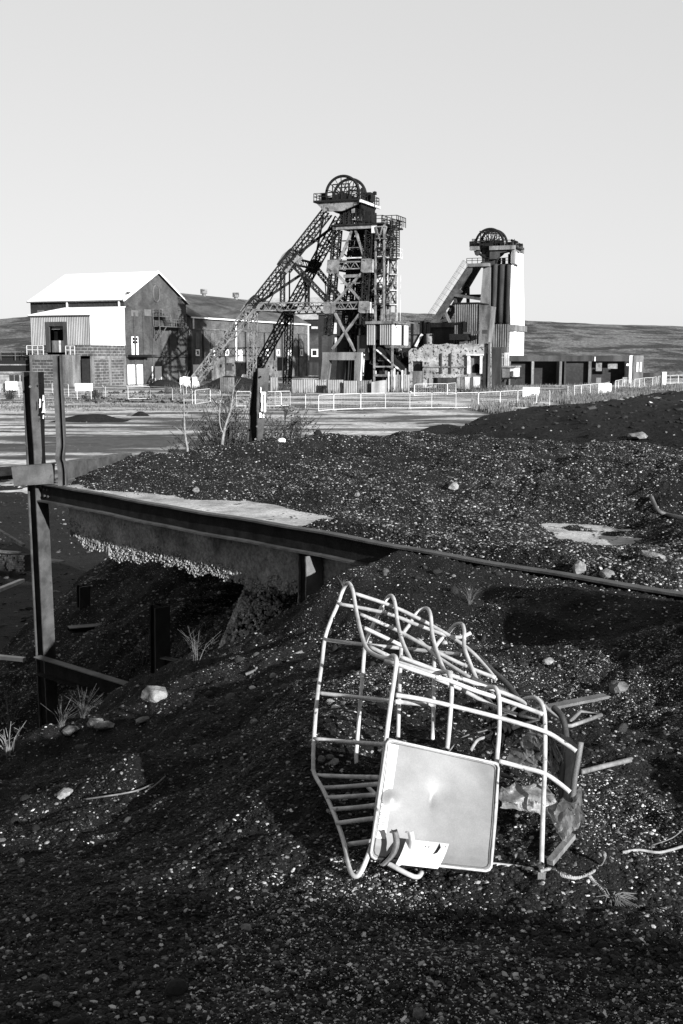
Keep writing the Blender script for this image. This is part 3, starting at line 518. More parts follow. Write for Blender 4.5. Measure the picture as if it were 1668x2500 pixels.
for y in (yD+.35, (yD)*.5+.2, -.4): mb.box(A0-.4, A0+.08, y-.45, y+.45, 0, zm-.6)
mb.build('concrete_frame', m_conc, an)
dd = MB().box(da, da+.9, yD-.15, yD+.3, dz0, dz1).box(db-.9, db, yD-.15, yD+.3, dz0, dz1).box(da+.9, db-.9, yD-.15, yD+.3, dz1-.9, dz1).build('door_surround', m_concd, an)
MB().box(da+.9, db-.9, yD+1.6, yD+1.7, dz1-3.9, dz1-1.6).build('doorway', m_black, an); MB().box(da+.9, db-.9, yD+.9, yD+1.2, dz1-1.6, dz1-.9).build('door_lintel', m_sheetg, an)
MB().box(da+1.0, (da+db)/2, yD+.6, yD+.8, dz0, dz1-3.9).build('door_leaf', m_sheetg, an); MB().box((da+db)/2+.05, db-1.0, yD+.7, yD+.9, dz0, dz1-3.9).build('door_leaf', m_headw, an)
# loading dock in front
yd = yD-3.2; xr = K(176, 870, yd)[0]; xl2 = K(72, 870, yd)[0]; zd = K(100, 866, yd)[1]
dk_ = thing('loading_dock', 'concrete and brick loading dock with handrails below the dark loading door', 'loading dock', fr)
MB().box(xl2, xr, yd, yD-.2, zd-1.1, zd).build('deck', m_conc, dk_); MB().box(xl2+.6, K(128, 900, yd)[0], yd+.15, yD-.3, 0, zd-1.11).build('brick_panel', m_band, dk_)
MB().box(xl2, xl2+.59, yd, yD-.3, 0, zd-1.11).build('pier', m_conc, dk_); MB().box(K(147, 900, yd)[0], xr, yd, yD-.3, 0, zd-1.11).build('pier', m_conc, dk_)
MB().box(xr+.01, A0-.5, yD+.1, yD+.4, 0, zm-.6).build('shutter', m_brickd, dk_)
mb = MB().rail([Vector((xl2-.6, yd, zd)), Vector((xl2+3.6, yd, zd))], 1.9, .11, 1.6).rail([Vector((xr-1.5, yd, zd)), Vector((xr+.7, yd, zd))], 1.8, .11, 1.2); mb.build('handrail', m_barrier, dk_, kind='stuff')
# long brick hall
hp = P(467, 934, 279); fr = Frame(hp.x, hp.y); H = fr
ha = thing('brick_hall', 'long brick hall with streaked dark roof, white gutter and blocked arched windows', 'building', fr)
ye, zg2 = fr.R(752, 793, 0); _, zg = fr.R(467, 775, 0); ye += 0; zg2 = zg
w_ = 22.0; zrid = zg + 6.5
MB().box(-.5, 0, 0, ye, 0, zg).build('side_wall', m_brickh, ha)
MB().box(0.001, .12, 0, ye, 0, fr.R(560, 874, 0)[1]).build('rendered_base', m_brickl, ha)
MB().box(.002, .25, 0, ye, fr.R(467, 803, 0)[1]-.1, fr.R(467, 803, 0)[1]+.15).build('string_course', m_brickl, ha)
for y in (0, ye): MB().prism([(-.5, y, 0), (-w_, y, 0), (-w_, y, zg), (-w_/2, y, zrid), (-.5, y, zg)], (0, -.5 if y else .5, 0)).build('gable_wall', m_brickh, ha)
MB().prism([(.5, -.4, zg-.1), (-w_/2, -.4, zrid+.1), (-w_/2, -.4, zrid+.4), (.5, -.4, zg+.2)], (0, ye+.8, 0)).build('roof', m_roofd, ha)
MB().prism([(-w_-.5, -.4, zg-.1), (-w_/2-.02, -.4, zrid+.1), (-w_/2-.02, -.4, zrid+.4), (-w_-.5, -.4, zg+.2)], (0, ye+.8, 0)).build('roof', m_roofd, ha)
MB().bar((.66, -.4, zg-.02), (.66, ye+.4, zg-.02), .3, .34).build('gutter', m_white, ha)
for u in (469, 573, 667, 750):
    y, z = fr.R(u, 800, 0); z0 = fr.R(u, 803, 0)[1] if u < 500 else fr.R(u, 880, 0)[1]; MB().box(.28, .55, y-.16, y+.16, z0, zg-.2).build('downpipe', m_white if u != 667 else m_steelb, ha)
for k in range(13): y = ye*(k+.02)/12.3; MB().box(.0, .24, y, y+.5, 0, fr.R(467, 803, 0)[1]-.2).build('pilaster', m_brickd if k % 2 else m_brickh, ha)
for u in (481, 518, 587, 650, 678, 708, 735):
    y, z = fr.R(u, 850, 0); _, z1 = fr.R(u, 814+ (u-481)*.035, 0); h = .95
    pts = [(.125, y-h, z), (.125, y+h, z)] + [(.125, y+h*math.cos(a), z1-.4+.75*math.sin(a)) for a in np.linspace(0, math.pi, 8)]
    MB().prism(pts, (.04, 0, 0)).build('blocked_window', m_blind, ha)
for u in (481, 518, 553, 650, 678, 706, 735):
    y, z0 = fr.R(u, 869, 0); z1 = fr.R(u, 853, 0)[1]; h = .98
    f_ = MB().box(.13, .3, y-h, y-h*.55, z0, z1).box(.13, .3, y+h*.55, y+h, z0, z1).box(.13, .3, y-h*.549, y+h*.549, z0, z0+.35).box(.13, .3, y-h*.549, y+h*.549, z1-.35, z1).build('window_frame', m_white, ha)
    MB().box(.131, .2, y-h*.54, y+h*.54, z0+.36, z1-.36).build('pane', m_glass, f_)
y, z0 = fr.R(585, 881, 0); MB().box(.13, .35, y-.9, y+1.2, z0, fr.R(585, 854, 0)[1]).build('upper_door', m_white, ha)
y0_, y1_ = fr.R(468, 900, 0)[0]+.3, fr.R(494, 900, 0)[0]; MB().box(.13, .3, y0_, (y0_+y1_)/2-.03, .05, fr.R(480, 890, 0)[1]).build('yard_door', m_white, ha); MB().box(.13, .3, (y0_+y1_)/2+.03, y1_, .05, fr.R(480, 890, 0)[1]).build('yard_door', m_white, ha)
for (u0, u1, v0, v1) in ((548, 566, 886, 905), (620, 640, 872, 902), (676, 700, 872, 905)): a = fr.R(u0, v1, 0); b = fr.R(u1, v0, 0); MB().box(.13, .2, a[0], b[0], a[1], b[1]).build('dark_opening', m_black if u0 > 600 else m_concd, ha)
mb = MB()
for k in range(14): u = random.uniform(490, 740); v = random.uniform(882, 905); y, z = fr.R(u, v, 0); s = random.uniform(.2, .5); mb.box(.12, .3, y-s, y+s, z-s, z+s*.6)
mb.build('wall_boxes', m_steelb, ha, kind='stuff')
for u, v in ((498, 712), (576, 721)):
    y = fr.R(u, v+6, -w_/2)[0]; z = zrid
    vt = MB().tube([(-w_/2, y, z), (-w_/2, y, z+.9)], .55, 10).build('roof_vent', m_headl, ha); MB().tube([(-w_/2, y, z+.85), (-w_/2, y, z+2.1)], .95, 12).build('cowl', m_headl, vt)
# hipped boiler house beyond
fr = Frame(*P(720, 930, 364).xy); xa = fr.F(640, 778, 0)[0]; xb = fr.F(802, 778, 0)[0]; ze2 = fr.F(790, 779, 0)[1]
bh = thing('boiler_house', 'brick building, wall darkened as if in shade, with pale ribbed roof between brick hall and steel headframe', 'building', fr)
MB().box(xa, xb, 0, 16, 0, ze2-.1).build('wall', m_brickd, bh); zr2 = fr.F(780, 728, 8)[1]  # wall blackened in its colour for the headframe's shade
MB().prism([(xa-.4, -.5, ze2-.1), (xa-.4, 8, zr2), (xa-.4, 8, zr2+.3), (xa-.4, -.5, ze2+.2)], (xb-xa+.8, 0, 0)).build('roof', m_rooff, bh)
MB().prism([(xa-.4, 16.5, ze2-.1), (xa-.4, 8.01, zr2), (xa-.4, 8.01, zr2+.3), (xa-.4, 16.5, ze2+.2)], (xb-xa+.8, 0, 0)).build('roof', m_rooff, bh)
for (u0, u1, v0, v1, nm, mt) in ((761, 777, 852, 871, 'window_frame', m_white), (761, 776, 797, 803, 'sign_plate', m_headw), (754, 788, 814, 868, 'wall_panel', m_brick), (756, 786, 885, 915, 'doorway', m_concd)):
    a = fr.F(u0, v1, 0); b = fr.F(u1, v0, 0); off = .1 if nm in ('wall_panel', 'doorway') else .2
    o = MB().box(a[0], b[0], -off, -.002, a[1], b[1]).build(nm, mt, bh)
    if nm == 'window_frame': MB().box(a[0]+.45, b[0]-.45, -.26, -.201, a[1]+.45, b[1]-.45).build('pane', m_glass, o)
# small control room block behind the portal
fr = Frame(*P(778, 936, 268).xy)
cr = thing('brick_engine_block', 'tall dark brick block standing close behind the legs of the steel headframe', 'building', fr)
x1 = fr.F(905, 790, 0)[0]; z1 = fr.F(850, 768, 0)[1]
MB().box(0, x1, 0, 14, 0, z1).build('wall', m_brickd, cr); MB().box(-.3, x1+.3, -.3, 14.3, z1, z1+.4).build('roof', m_concd, cr)
for (u0, u1, v0, v1, mt) in ((811, 822, 788, 815, m_headw), (812, 830, 824, 842, m_headw), (840, 846, 830, 846, m_headw), (842, 852, 762+10, 790, m_blind), (858, 866, 808, 822, m_headw), (800, 806, 850, 900, m_blind)):
    a = fr.F(u0, v1, 0); b = fr.F(u1, v0, 0); MB().box(a[0], b[0], -.15, -.002, a[1], b[1]).build('wall_plate', mt, cr)
# ---------------------------------------------------------------- tall steel headframe
o1 = P(781, 948, 221); fr = Frame(o1.x, o1.y); HF1 = fr; FZ = lambda u, v, y=0: Vector((fr.F(u, v, y)[0], y, fr.F(u, v, y)[1]))
hf = thing('steel_headframe', 'tall lattice steel pit headframe with twin winding wheels, raking legs and white deck girders', 'headframe', fr)
DP = 9.0; sh = lambda p, y: Vector((p.x, y, p.z))
pt_o, pt_i = [FZ(781, 947), FZ(787, 860)], [FZ(795, 947), FZ(803, 879)]; pr_i, pr_o = [FZ(864, 947), FZ(866, 879)], [FZ(877, 947), FZ(883, 860)]
for y in (0, DP-1):
    nm = 'concrete_portal'; z0 = 0; z9 = pt_o[1].z
    po = MB().prism([(pt_o[0].x, y, z0), (pt_i[0].x, y, z0), (pt_i[1].x, y, pt_i[1].z), (pt_o[1].x, y, pt_i[1].z)], (0, 1.6, 0)).prism([(pr_i[0].x, y, z0), (pr_o[0].x, y, z0), (pr_o[1].x, y, pr_i[1].z), (pr_i[1].x, y, pr_i[1].z)], (0, 1.6, 0)).box(pt_o[1].x, pr_o[1].x, y, y+1.6, pt_i[1].z, z9).build(nm, m_conc, hf)
MB().box(pr_o[1].x-1.2, pr_o[1].x+.02, 1.61, DP-1.01, pt_i[1].z, z9-.02).build('portal_side_beam', m_concw, hf)
for y in (0, DP-1): MB().prism([(pr_o[0].x+.02, y+.05, 0), (pr_o[0].x+.12, y+.05, 0), (pr_o[1].x+.12, y+.05, z9-.05), (pr_o[1].x+.02, y+.05, z9-.05)], (0, 1.5, 0)).build('portal_sunlit_face', m_concw, hf)  # thin face whitened in its colour to look sunlit
LB, LT, RB, RT = FZ(799, 818), FZ(822, 561), FZ(886, 818), FZ(902, 561)
for y in (0, DP):
    for p, q in ((LB, LT), (RB, RT)):
        MB().box(p.x-1.2, p.x+1.0, y+(.1 if y == 0 else -.9), y+(1.5 if y == 0 else .5), z9+.001, p.z).build('plinth', m_concd, hf)
        MB().lattice(sh(p, y+.5), sh(q, y+.5), 1.35, 1.2, 22, .26, .12).build('lattice_leg', m_head, hf)
def lerp(a, b, t): return a+(b-a)*t
def zt(z, a, b): return lerp(a, b, (z-a.z)/(b.z-a.z))
z740, z640, z700 = FZ(850, 746).z, FZ(850, 648).z, FZ(850, 700).z
zk = [(FZ(850, 765).z, FZ(850, 736).z), (FZ(850, 667).z, FZ(850, 633).z)]
for (za, zb_) in zk:                                # big gusset plates at the joints
    for (p, q, w) in ((LB, LT, 1.25), (RB, RT, 1.15)):
        for y in (-.25, DP+1.1):
            c0 = zt(za, p, q); c1 = zt(zb_, p, q); MB().prism([(c0.x-w, y, za+.3), (c0.x-w*.6, y, za), (c0.x+w, y, za), (c1.x+w, y, zb_-.3), (c1.x+w*.7, y, zb_), (c1.x-w, y, zb_)], (0, .12, 0)).build('gusset_plate', m_headl, hf)
        c = zt((za+zb_)/2, p, q); 
        if p is RB: MB().box(c.x+1.16, c.x+1.3, -.2, 1.6, za, zb_-.2).build('gusset_plate', m_headw, hf)
for z, nn in ((z740, 7), (z640, 6)):
    for y in (.5, DP+.5): a = zt(z, LB, LT); b = zt(z, RB, RT); MB().lattice((a.x+.6, y, a.z), (b.x-.6, y, b.z), .9, 1.3, nn, .2, .13).build('cross_girder', m_headl, hf)
    for (p, q) in ((LB, LT), (RB, RT)): a = zt(z, p, q); MB().lattice((a.x, 1.1, a.z), (a.x, DP-.1, a.z), .9, 1.3, 5, .2, .12).build('side_girder', m_head, hf)
def brace(pts, w=.32, mat=m_headl, name='diagonal_brace', dy=0): MB().bar(pts[0], pts[1], w, w).bar(Vector(pts[0])+Vector((0, .6, 0)), Vector(pts[1])+Vector((0, .6, 0)), w*.7, w*.7).build(name, mat, hf)
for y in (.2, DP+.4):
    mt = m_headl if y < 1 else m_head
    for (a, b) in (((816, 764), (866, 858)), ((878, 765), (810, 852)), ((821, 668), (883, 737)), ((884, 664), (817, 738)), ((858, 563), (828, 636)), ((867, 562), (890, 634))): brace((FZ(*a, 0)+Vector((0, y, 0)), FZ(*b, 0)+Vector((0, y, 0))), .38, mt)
for y in (-.1,):
    for (u0, u1, v0, v1, mt) in ((827, 884, 627, 632, m_headw), (838, 884, 669, 678, m_headl), (826, 884, 634, 640, m_steelb), (834, 876, 585, 589, m_steelb), (836, 880, 603, 606, m_headl), (830, 880, 690, 693, m_headl), (816, 878, 738, 741, m_headw)):
        a = FZ(u0, v1); b = FZ(u1, v0); MB().box(a.x, b.x, y+.2, y+.8, a.z, b.z).build('cross_beam', mt, hf)
# shaft guides, dark steelwork and landing frames inside the tower
mb = MB(); random.seed(11)
xg = [FZ(u, 700).x for u in (832, 840, 849, 857, 866, 874)]
zl = z9; zh = FZ(850, 549).z
for i, x in enumerate(xg):
    for y in (3.0, 6.0): mb.bar((x, y, z9-6), (x+1.6, y, zh), .22 if i % 2 else .34)
mb.build('shaft_guides', m_head, hf)
mb = MB()
for k in range(16):
    z = z9 + (zh-z9)*(k+.5)/16; xo = 1.6*(k/16)
    for y in (2.8, 6.2): mb.bar((xg[0]+xo-.5, y, z), (xg[-1]+xo+.5, y, z), .28)
    mb.bar((xg[0]+xo, 2.8, z), (xg[0]+xo, 6.2, z), .25).bar((xg[-1]+xo, 2.8, z), (xg[-1]+xo, 6.2, z), .25)
    if k % 2: mb.bar((xg[0]+xo, 3.1, z), (xg[-1]+xo, 3.1, z+1.7), .14).bar((xg[0]+xo, 6, z+1.7), (xg[-1]+xo, 6, z), .14)
mb.build('guide_frames', m_head, hf)
for (u0, u1, v0, v1, y) in ((836, 880, 566, 640, 4.5), (840, 878, 636, 650, 3.5), (846, 880, 655, 690, 4.2), (850, 876, 590, 600, 2.5), (846, 852, 700, 860, 5.0)):
    a = FZ(u0, v1, y); b = FZ(u1, v0, y)
    nn = 4; 
    mbp = MB()
    for i in range(nn):
        for j in range(5):
            if random.random() < .36: xx = a.x+(b.x-a.x)*i/nn; zz = a.z+(b.z-a.z)*j/5; mbp.box(xx, xx+(b.x-a.x)/nn*.86, y, y+.15, zz, zz+(b.z-a.z)/5*.8)
    if mbp.v: mbp.build('sheeting_panels', m_steelb, hf, kind='stuff')
a, b = FZ(855, 860, 4), FZ(880, 770, 4); MB().box(a.x, b.x, 4, 4.3, a.z, b.z).build('cage_screen', m_steelb, hf)
# platforms: crosshead girder, deck, railings
TB = FZ(815, 562), FZ(909, 549)
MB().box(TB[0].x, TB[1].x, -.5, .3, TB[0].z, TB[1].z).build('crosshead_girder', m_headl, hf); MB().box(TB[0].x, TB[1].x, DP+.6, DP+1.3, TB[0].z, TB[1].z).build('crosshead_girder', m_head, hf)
MB().box(TB[1].x+.01, TB[1].x+1.1, -.45, 1.4, TB[0].z-.9, TB[1].z).build('girder_end_plate', m_headw, hf)
MB().box(TB[0].x-.5, TB[1].x+2.6, -.9, DP+1.8, TB[1].z+.01, TB[1].z+.3).build('lower_deck', m_head, hf)
dz = TB[1].z+.3
mb = MB().rail([Vector((TB[0].x+6.2, -.8, dz)), Vector((TB[1].x+2.4, -.8, dz)), Vector((TB[1].x+2.4, DP+1.6, dz)), Vector((TB[0].x, DP+1.6, dz))], 1.3, .11, 1.4); mb.build('railing', m_head, hf)
for (u0, u1, v0, v1, y0, y1, mt) in ((885, 907, 516, 545, 1, 4, m_steelb), (858, 866, 508, 520, .5, 1.8, m_headl), (859, 872, 522, 527, 1.4, 2.6, m_headl), (860, 868, 534, 537, .4, 1.6, m_headl), (881, 889, 519, 528, 1.2, 2.6, m_headl), (833, 843, 520, 546, 3, 5, m_head), (846, 856, 528, 546, 5, 7, m_steelb), (870, 884, 538, 546, 1, 3, m_steelb), (883, 884, 528, 546, .6, .8, m_headl), (856, 857, 520, 546, .8, 1.0, m_headl)):
    a = FZ(u0, v1, y0); b = FZ(u1, v0, y0); MB().box(a.x, b.x, y0, y1, max(a.z, dz), b.z).build('machinery_box', mt, hf)
for u in (836, 848, 858, 874, 886):                 # stub columns between the two decks
    for y in (1, DP-1): a = FZ(u, 547, y); b = FZ(u+1, 505, y); MB().lattice(a, b, .7, .7, 4, .16, .1).build('stub_column', m_head, hf)
for (a, b) in (((822, 547), (850, 508)), ((838, 547), (816, 510)), ((862, 546), (842, 510)), ((830, 530), (870, 505))): brace((FZ(*a)+Vector((0, 2, 0)), FZ(*b)+Vector((0, 2, 0))), .28, m_head)
HY = -1.2; g = [FZ(772, 497, HY), FZ(877, 490, HY), FZ(873, 498, HY), FZ(841, 513, HY), FZ(834, 515, HY), FZ(791, 516, HY)]
zt_ = FZ(800, 494, HY).z; g[0].z = g[1].z = zt_
HD = 9.5
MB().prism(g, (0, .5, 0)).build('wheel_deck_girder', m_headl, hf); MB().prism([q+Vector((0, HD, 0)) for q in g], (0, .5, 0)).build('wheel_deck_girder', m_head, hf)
MB().box(g[0].x-.4, g[1].x+.3, HY-.5, HY+HD+1, zt_+.01, zt_+.4).build('wheel_deck', m_steelb, hf)
zq = zt_+.4; MB().bar((g[1].x+.42, HY-.5, zt_-.1), (g[1].x+.42, HY+HD+1, zt_-.1), .35, .5).build('deck_edge_beam', m_headw, hf)
MB().prism([(g[1].x+.1, HY+.6, zt_-.02), (g[1].x+.1, HY+HD-.1, zt_-.02), (g[1].x-.3, HY+HD-1.4, zt_-2.1), (g[1].x-.3, HY+2.4, zt_-2.1)], (-.4, 0, 0)).build('deck_side_girder', m_steelb, hf)
mb = MB().rail([Vector((g[0].x-.3, HY+HD+.8, zq)), Vector((g[0].x-.3, HY-.4, zq)), Vector((g[0].x+5, HY-.4, zq))], 1.3, .11, 1.3).rail([Vector((g[1].x+.3, HY-.3, zq)), Vector((g[1].x+.3, HY+HD+.8, zq)), Vector((g[0].x, HY+HD+.8, zq))], 1.3, .11, 1.3); mb.build('railing', m_head, hf)
a, b = FZ(779, 489, HY+2), FZ(794, 469, HY+2); MB().box(a.x, b.x, HY+3, HY+3.08, zq+.3, b.z).build('wind_screen', m_head, hf)
a, b = FZ(891, 495, 3), FZ(905, 469, 3); MB().box(a.x, b.x, 3, 5, zq, b.z).build('deck_locker', m_steelb, hf)
a, b = FZ(881, 490, 1), FZ(887, 458, 1); MB().box(a.x, b.x, 1, 1.8, zq, b.z).build('deck_locker', m_head, hf)
a = FZ(915, 494, 2); MB().bar((a.x, 2, zq-2.5), (a.x, 2, a.z+2.1), .14).box(a.x-.3, a.x+.3, 1.7, 2.3, FZ(915, 476, 2).z, FZ(915, 468, 2).z).build('lamp_mast', m_steelb, hf)
def wheel(root, cx, cy, cz, R, ns, name='winding_wheel', mat=m_steelb, rt=.28, hub=.5, dbl=True):
    mb = MB(); ring = [(cx+R*math.cos(a), cy, cz+R*math.sin(a)) for a in np.linspace(0, 2*math.pi, 49)]; mb.tube(ring, rt, 8, cap=False); w = mb.build(name, mat, root, smooth=True)
    for k in range(ns):
        a = 2*math.pi*k/ns + .1; e = (cx+R*.985*math.cos(a), cy, cz+R*.985*math.sin(a)); s_ = cy+(.45 if k % 2 else -.45)
        MB().bar((cx+hub*.7*math.cos(a), s_, cz+hub*.7*math.sin(a)), e, .13, .13).build('spoke', mat, w)
    MB().tube([(cx, cy-.8, cz), (cx, cy+.8, cz)], hub, 14).build('hub', mat, w); return w
for (u, v, r, y) in ((836.6, 474.5, 41.5, 1.2), (854, 481, 40.5, 5.8)):
    c = FZ(u, v, y); R = r/FOC*(fr.M @ c).y*1.01; wheel(hf, c.x, y, c.z, R, 16)
    for dy in (-1.2, 1.2): MB().box(c.x-1.4, c.x+1.4, y+dy-.2, y+dy+.2, zq, c.z-.1).box(c.x-2.6, c.x+2.6, y+dy-.15, y+dy+.15, zq, zq+.7).build('bearing_stool', m_steelb, hf)
mb = MB(); c0 = FZ(836, 474, 1.2)
for dx in (-1.3, .6, 2.2):
    for y in (-.6, 3.4, 7.6): mb.bar((c0.x+dx, y, zq), (c0.x+dx, y, c0.z+1.6), .16)
for y in (-.6, 3.4, 7.6): mb.bar((c0.x-1.3, y, c0.z+1.6), (c0.x+2.2, y, c0.z+1.6), .2).bar((c0.x-2.2, y, c0.z+.2), (c0.x+4.3, y, c0.z+.2), .16)
mb.build('wheel_housing_frame', m_head, hf)
mb = MB(); cc = FZ(790, 500, -1.5); mb.bar(cc+Vector((0, 0, 0)), cc+Vector((-.3, 0, -2.5)), .05).bar(cc+Vector((-.3, 0, -2.5)), cc+Vector((-1.4, 0, -6)), .05).bar(cc+Vector((-2.2, 0, -3.0)), cc+Vector((.6, 0, -3.0)), .05); mb.build('hanging_cable', m_steelb, hf)
# raking backstays
footA = fr.I @ G(466, 943, .3); footB = Vector((footA.x, 20.0, .3)); topA = FZ(800, 517, .3); topB = FZ(832, 532, DP)
def bs(top, foot, t): return lerp(top, foot, t)
jt = (.27, .535); segs = [(0, .27, 12), (.27, .535, 11), (.535, 1, 17)]
for (T, Ft, nm) in ((topA, footA, 'A'), (topB, footB, 'B')):
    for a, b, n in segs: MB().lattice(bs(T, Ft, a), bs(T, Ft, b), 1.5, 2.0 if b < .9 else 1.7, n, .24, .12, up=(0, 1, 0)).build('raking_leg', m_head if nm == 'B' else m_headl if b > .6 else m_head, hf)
    for k, t in enumerate(jt):
        c = bs(T, Ft, t); d = (Ft-T).normalized(); e = Vector((d.z, 0, -d.x))*(1 if nm == 'A' else .62); s = 2.0 if nm == 'A' else 1.3
        MB().prism([c+d*s*1.1-e*1.3, c+d*s*1.1+e*1.5, c+e*1.8, c-d*s+e*1.3, c-d*s*.9-e*1.5, c-e*1.2], (0, -.3, 0)).prism([c+d*s*1.1-e*1.3+Vector((0, 1.1, 0)), c+d*s*1.1+e*1.5+Vector((0, 1.1, 0)), c+e*1.8+Vector((0, 1.1, 0)), c-d*s+e*1.3+Vector((0, 1.1, 0)), c-d*s*.9-e*1.5+Vector((0, 1.1, 0))], (0, .2, 0)).build('joint_plate', m_headl if nm == 'A' else m_head, hf)
    c2 = bs(T, Ft, jt[1]); c1 = bs(T, Ft, jt[0]); col = MB().lattice((c2.x, c2.y, c2.z-1), (c2.x-.6, c2.y, .4), 1.3, 1.3, 12, .2, .11).build('prop_column', m_headl if nm == 'A' else m_steelb, hf)
    yj = .5 if nm == 'A' else DP+.5; w2 = zt(c2.z, LB, LT); MB().lattice(c2, Vector((w2.x-.6, yj, c2.z)), 1.0, 1.5, 14, .2, .12).build('tie_girder', m_headl, hf)
    MB().lattice(c1, Vector((w2.x-.6, yj, c2.z+1)), .8, 1.0, 13, .18, .1, up=(0, 1, 0)).build('inner_strut', m_head, hf)
    m_ = lerp(c1, Vector((w2.x-.6, yj, c2.z+1)), .42); MB().bar(Vector((m_.x-.4, m_.y, m_.z)), Vector((m_.x, m_.y, c2.z+.8)), .16).bar(Vector((m_.x+.4, m_.y, m_.z)), Vector((m_.x+.5, m_.y, c2.z+.8)), .16).build('hanger', m_head, hf)
    MB().lattice(Vector((c1.x-1.5, c1.y, c1.z-2)), Vector((c1.x-1.6, c1.y, c2.z+.8)), .8, .5, 6, .14, .08).build('hanger', m_head, hf)
    m2 = bs(T, Ft, .13); MB().bar(m2, Vector((zt(m2.z-4, LB, LT).x, yj, m2.z-4)), .25).bar(bs(T, Ft, .21), Vector((c2.x+3, c2.y, c2.z)), .2).build('thin_strut', m_head, hf)
    MB().prism([(Ft.x-2.1, Ft.y-1, 0), (Ft.x+.4, Ft.y-1, 0), (Ft.x+.1, Ft.y-1, 2.1), (Ft.x-1.2, Ft.y-1, 2.3)], (0, .8, 0)).prism([(Ft.x+.9, Ft.y-1, 0), (Ft.x+2.3, Ft.y-1, 0), (Ft.x+1.6, Ft.y-1, 2.2), (Ft.x+.9, Ft.y-1, 2.2)], (0, .8, 0)).build('leg_footing', m_concw, hf)
for t in (.06, .27, .4, .535, .75):
    a = bs(topA, footA, t); b = bs(topB, footB, t); 
    if t in (.27, .535): MB().lattice(a+Vector((0, .8, 0)), b-Vector((0, .8, 0)), 1.0, 1.2, 8, .18, .1).build('cross_tie', m_head, hf)
for t0_, t1_ in ((.03, .27), (.27, .535)):
    MB().bar(bs(topA, footA, t0_), bs(topB, footB, t1_), .3, .5).bar(bs(topB, footB, t0_), bs(topA, footA, t1_), .3, .5).build('cross_brace', m_head, hf)
a = bs(topA, footA, .80); b = bs(topB, footB, .80); MB().lattice(a, Vector((a.x+8, a.y+3, a.z+.2)), .6, 1.6, 8, .16, .1).build('pipe_gantry', m_steelb, hf)
# stair tower beside the shaft legs
xs0, xs1 = FZ(908, 640, 0).x+.8, FZ(938, 640, 0).x; zb0 = FZ(900, 786, 0).z; zt0 = FZ(930, 549, 0).z
mb = MB()
for x in (xs0, xs1):
    for y in (0, 3.6, 7.2): mb.bar((x, y, zb0), (x, y, zt0+(1.2 if x == xs1 else 0)), .34)
mb.build('stair_posts', m_headl, hf)
lv = [FZ(900, v, 0).z for v in (742, 707, 668, 630, 606, 578, 553)]
mb = MB()
for i, z in enumerate(lv):
    for y in (0, 7.2): mb.bar((xs0, y, z), (xs1, y, z), .3)
    for x in (xs0, xs1): mb.bar((x, 0, z), (x, 7.2, z), .3)
    zn = lv[i+1] if i+1 < len(lv) else zt0
    for y in (0, 7.2): mb.bar((xs0, y, z), (xs1, y, zn), .15); mb.bar((xs1, y, z), (xs0, y, zn), .12)
    mb.bar((xs1, 0, z), (xs1, 3.6, zn), .15).bar((xs1, 7.2, z), (xs1, 3.6, zn), .15).bar((xs0, 0, z), (xs0, 3.6, zn), .15)
mb.build('stair_bracing', m_head, hf)
for i, z in enumerate(lv[:-1]):
    zn = lv[i+1]; ml_ = MB().box(xs0, xs1, 0, 2.4, z+.16, z+.26) if i % 2 else MB().box(xs0, xs1, 4.8, 7.2, z+.16, z+.26); ml_.build('stair_landing', m_head if i != 3 else m_headw, hf)
    a = Vector((xs0+.8, 5, z+.2)); b = Vector((xs0+.8, 2, zn+.1)); a, b = (a, b) if i % 2 == 0 else (Vector((a.x+1.2, 2, z+.2)), Vector((a.x+1.2, 5, zn+.1)))
    st = MB().bar(a+Vector((-.5, 0, 0)), b+Vector((-.5, 0, 0)), .1, .3).bar(a+Vector((.5, 0, 0)), b+Vector((.5, 0, 0)), .1, .3)
    for k in range(9): q = lerp(a, b, (k+.5)/9); st.box(q.x-.5, q.x+.5, q.y-.14, q.y+.14, q.z-.03, q.z+.03)
    st.build('stair_flight', m_headl, hf); MB().rail([a+Vector((.5, 0, 0)), b+Vector((.5, 0, 0))], 1, .07, 1.2).rail([Vector((xs1, 0, z+.2)), Vector((xs1, 7.2, z+.2))], 1.1, .08, 1.5).rail([Vector((xs0, 0, z+.2)), Vector((xs1, 0, z+.2))], 1.1, .08, 1.2).build('railing', m_head, hf)
random.seed(5)
for k in range(30):
    u = random.uniform(905, 936); v = random.uniform(560, 740); y = random.uniform(.5, 6.5); a = FZ(u, v, y); w = random.uniform(.3, 1.0); h = random.uniform(.2, 1.1)
    MB().box(a.x-w, a.x+w, y, y+.3, a.z-h, a.z+h).build('cladding_scrap', random.choice([m_steelb, m_head, m_headl, m_headw, m_head]), hf)
z6 = FZ(950, 631, 2).z; xe = FZ(975, 631, 2).x; MB().box(xs1+.01, xe, 1, 4, z6, z6+.22).build('side_walkway', m_headw, hf)
mb = MB().rail([Vector((xs1+1, 1, z6+.2)), Vector((xe, 1, z6+.2)), Vector((xe, 4, z6+.2))], 1.6, .07, 1.2).bar((xs1, 2, z6-5), (xe-2.2, 2, z6), .16).bar((xs1, 3, z6-7), (xe-3, 3, z6), .12); mb.build('walkway_railing', m_headw, hf)
mb = MB()
for x in (xe-.7,): mb.bar((x, 3, zb0), (x, 3, z6), .12).bar((x+.5, 3.5, zb0), (x+.5, 3.5, z6-3), .08)
for z in lv[:4]: mb.bar((xs1, 3, z), (xe-.6, 3, z-.1), .22)
for k in range(14): z = zb0 + (z6-zb0)*k/14; mb.bar((xs1+1.4, 3, z), (xe-.7, 3, z), .06)
mb.build('scaffold', m_headw, hf)
mb = MB()
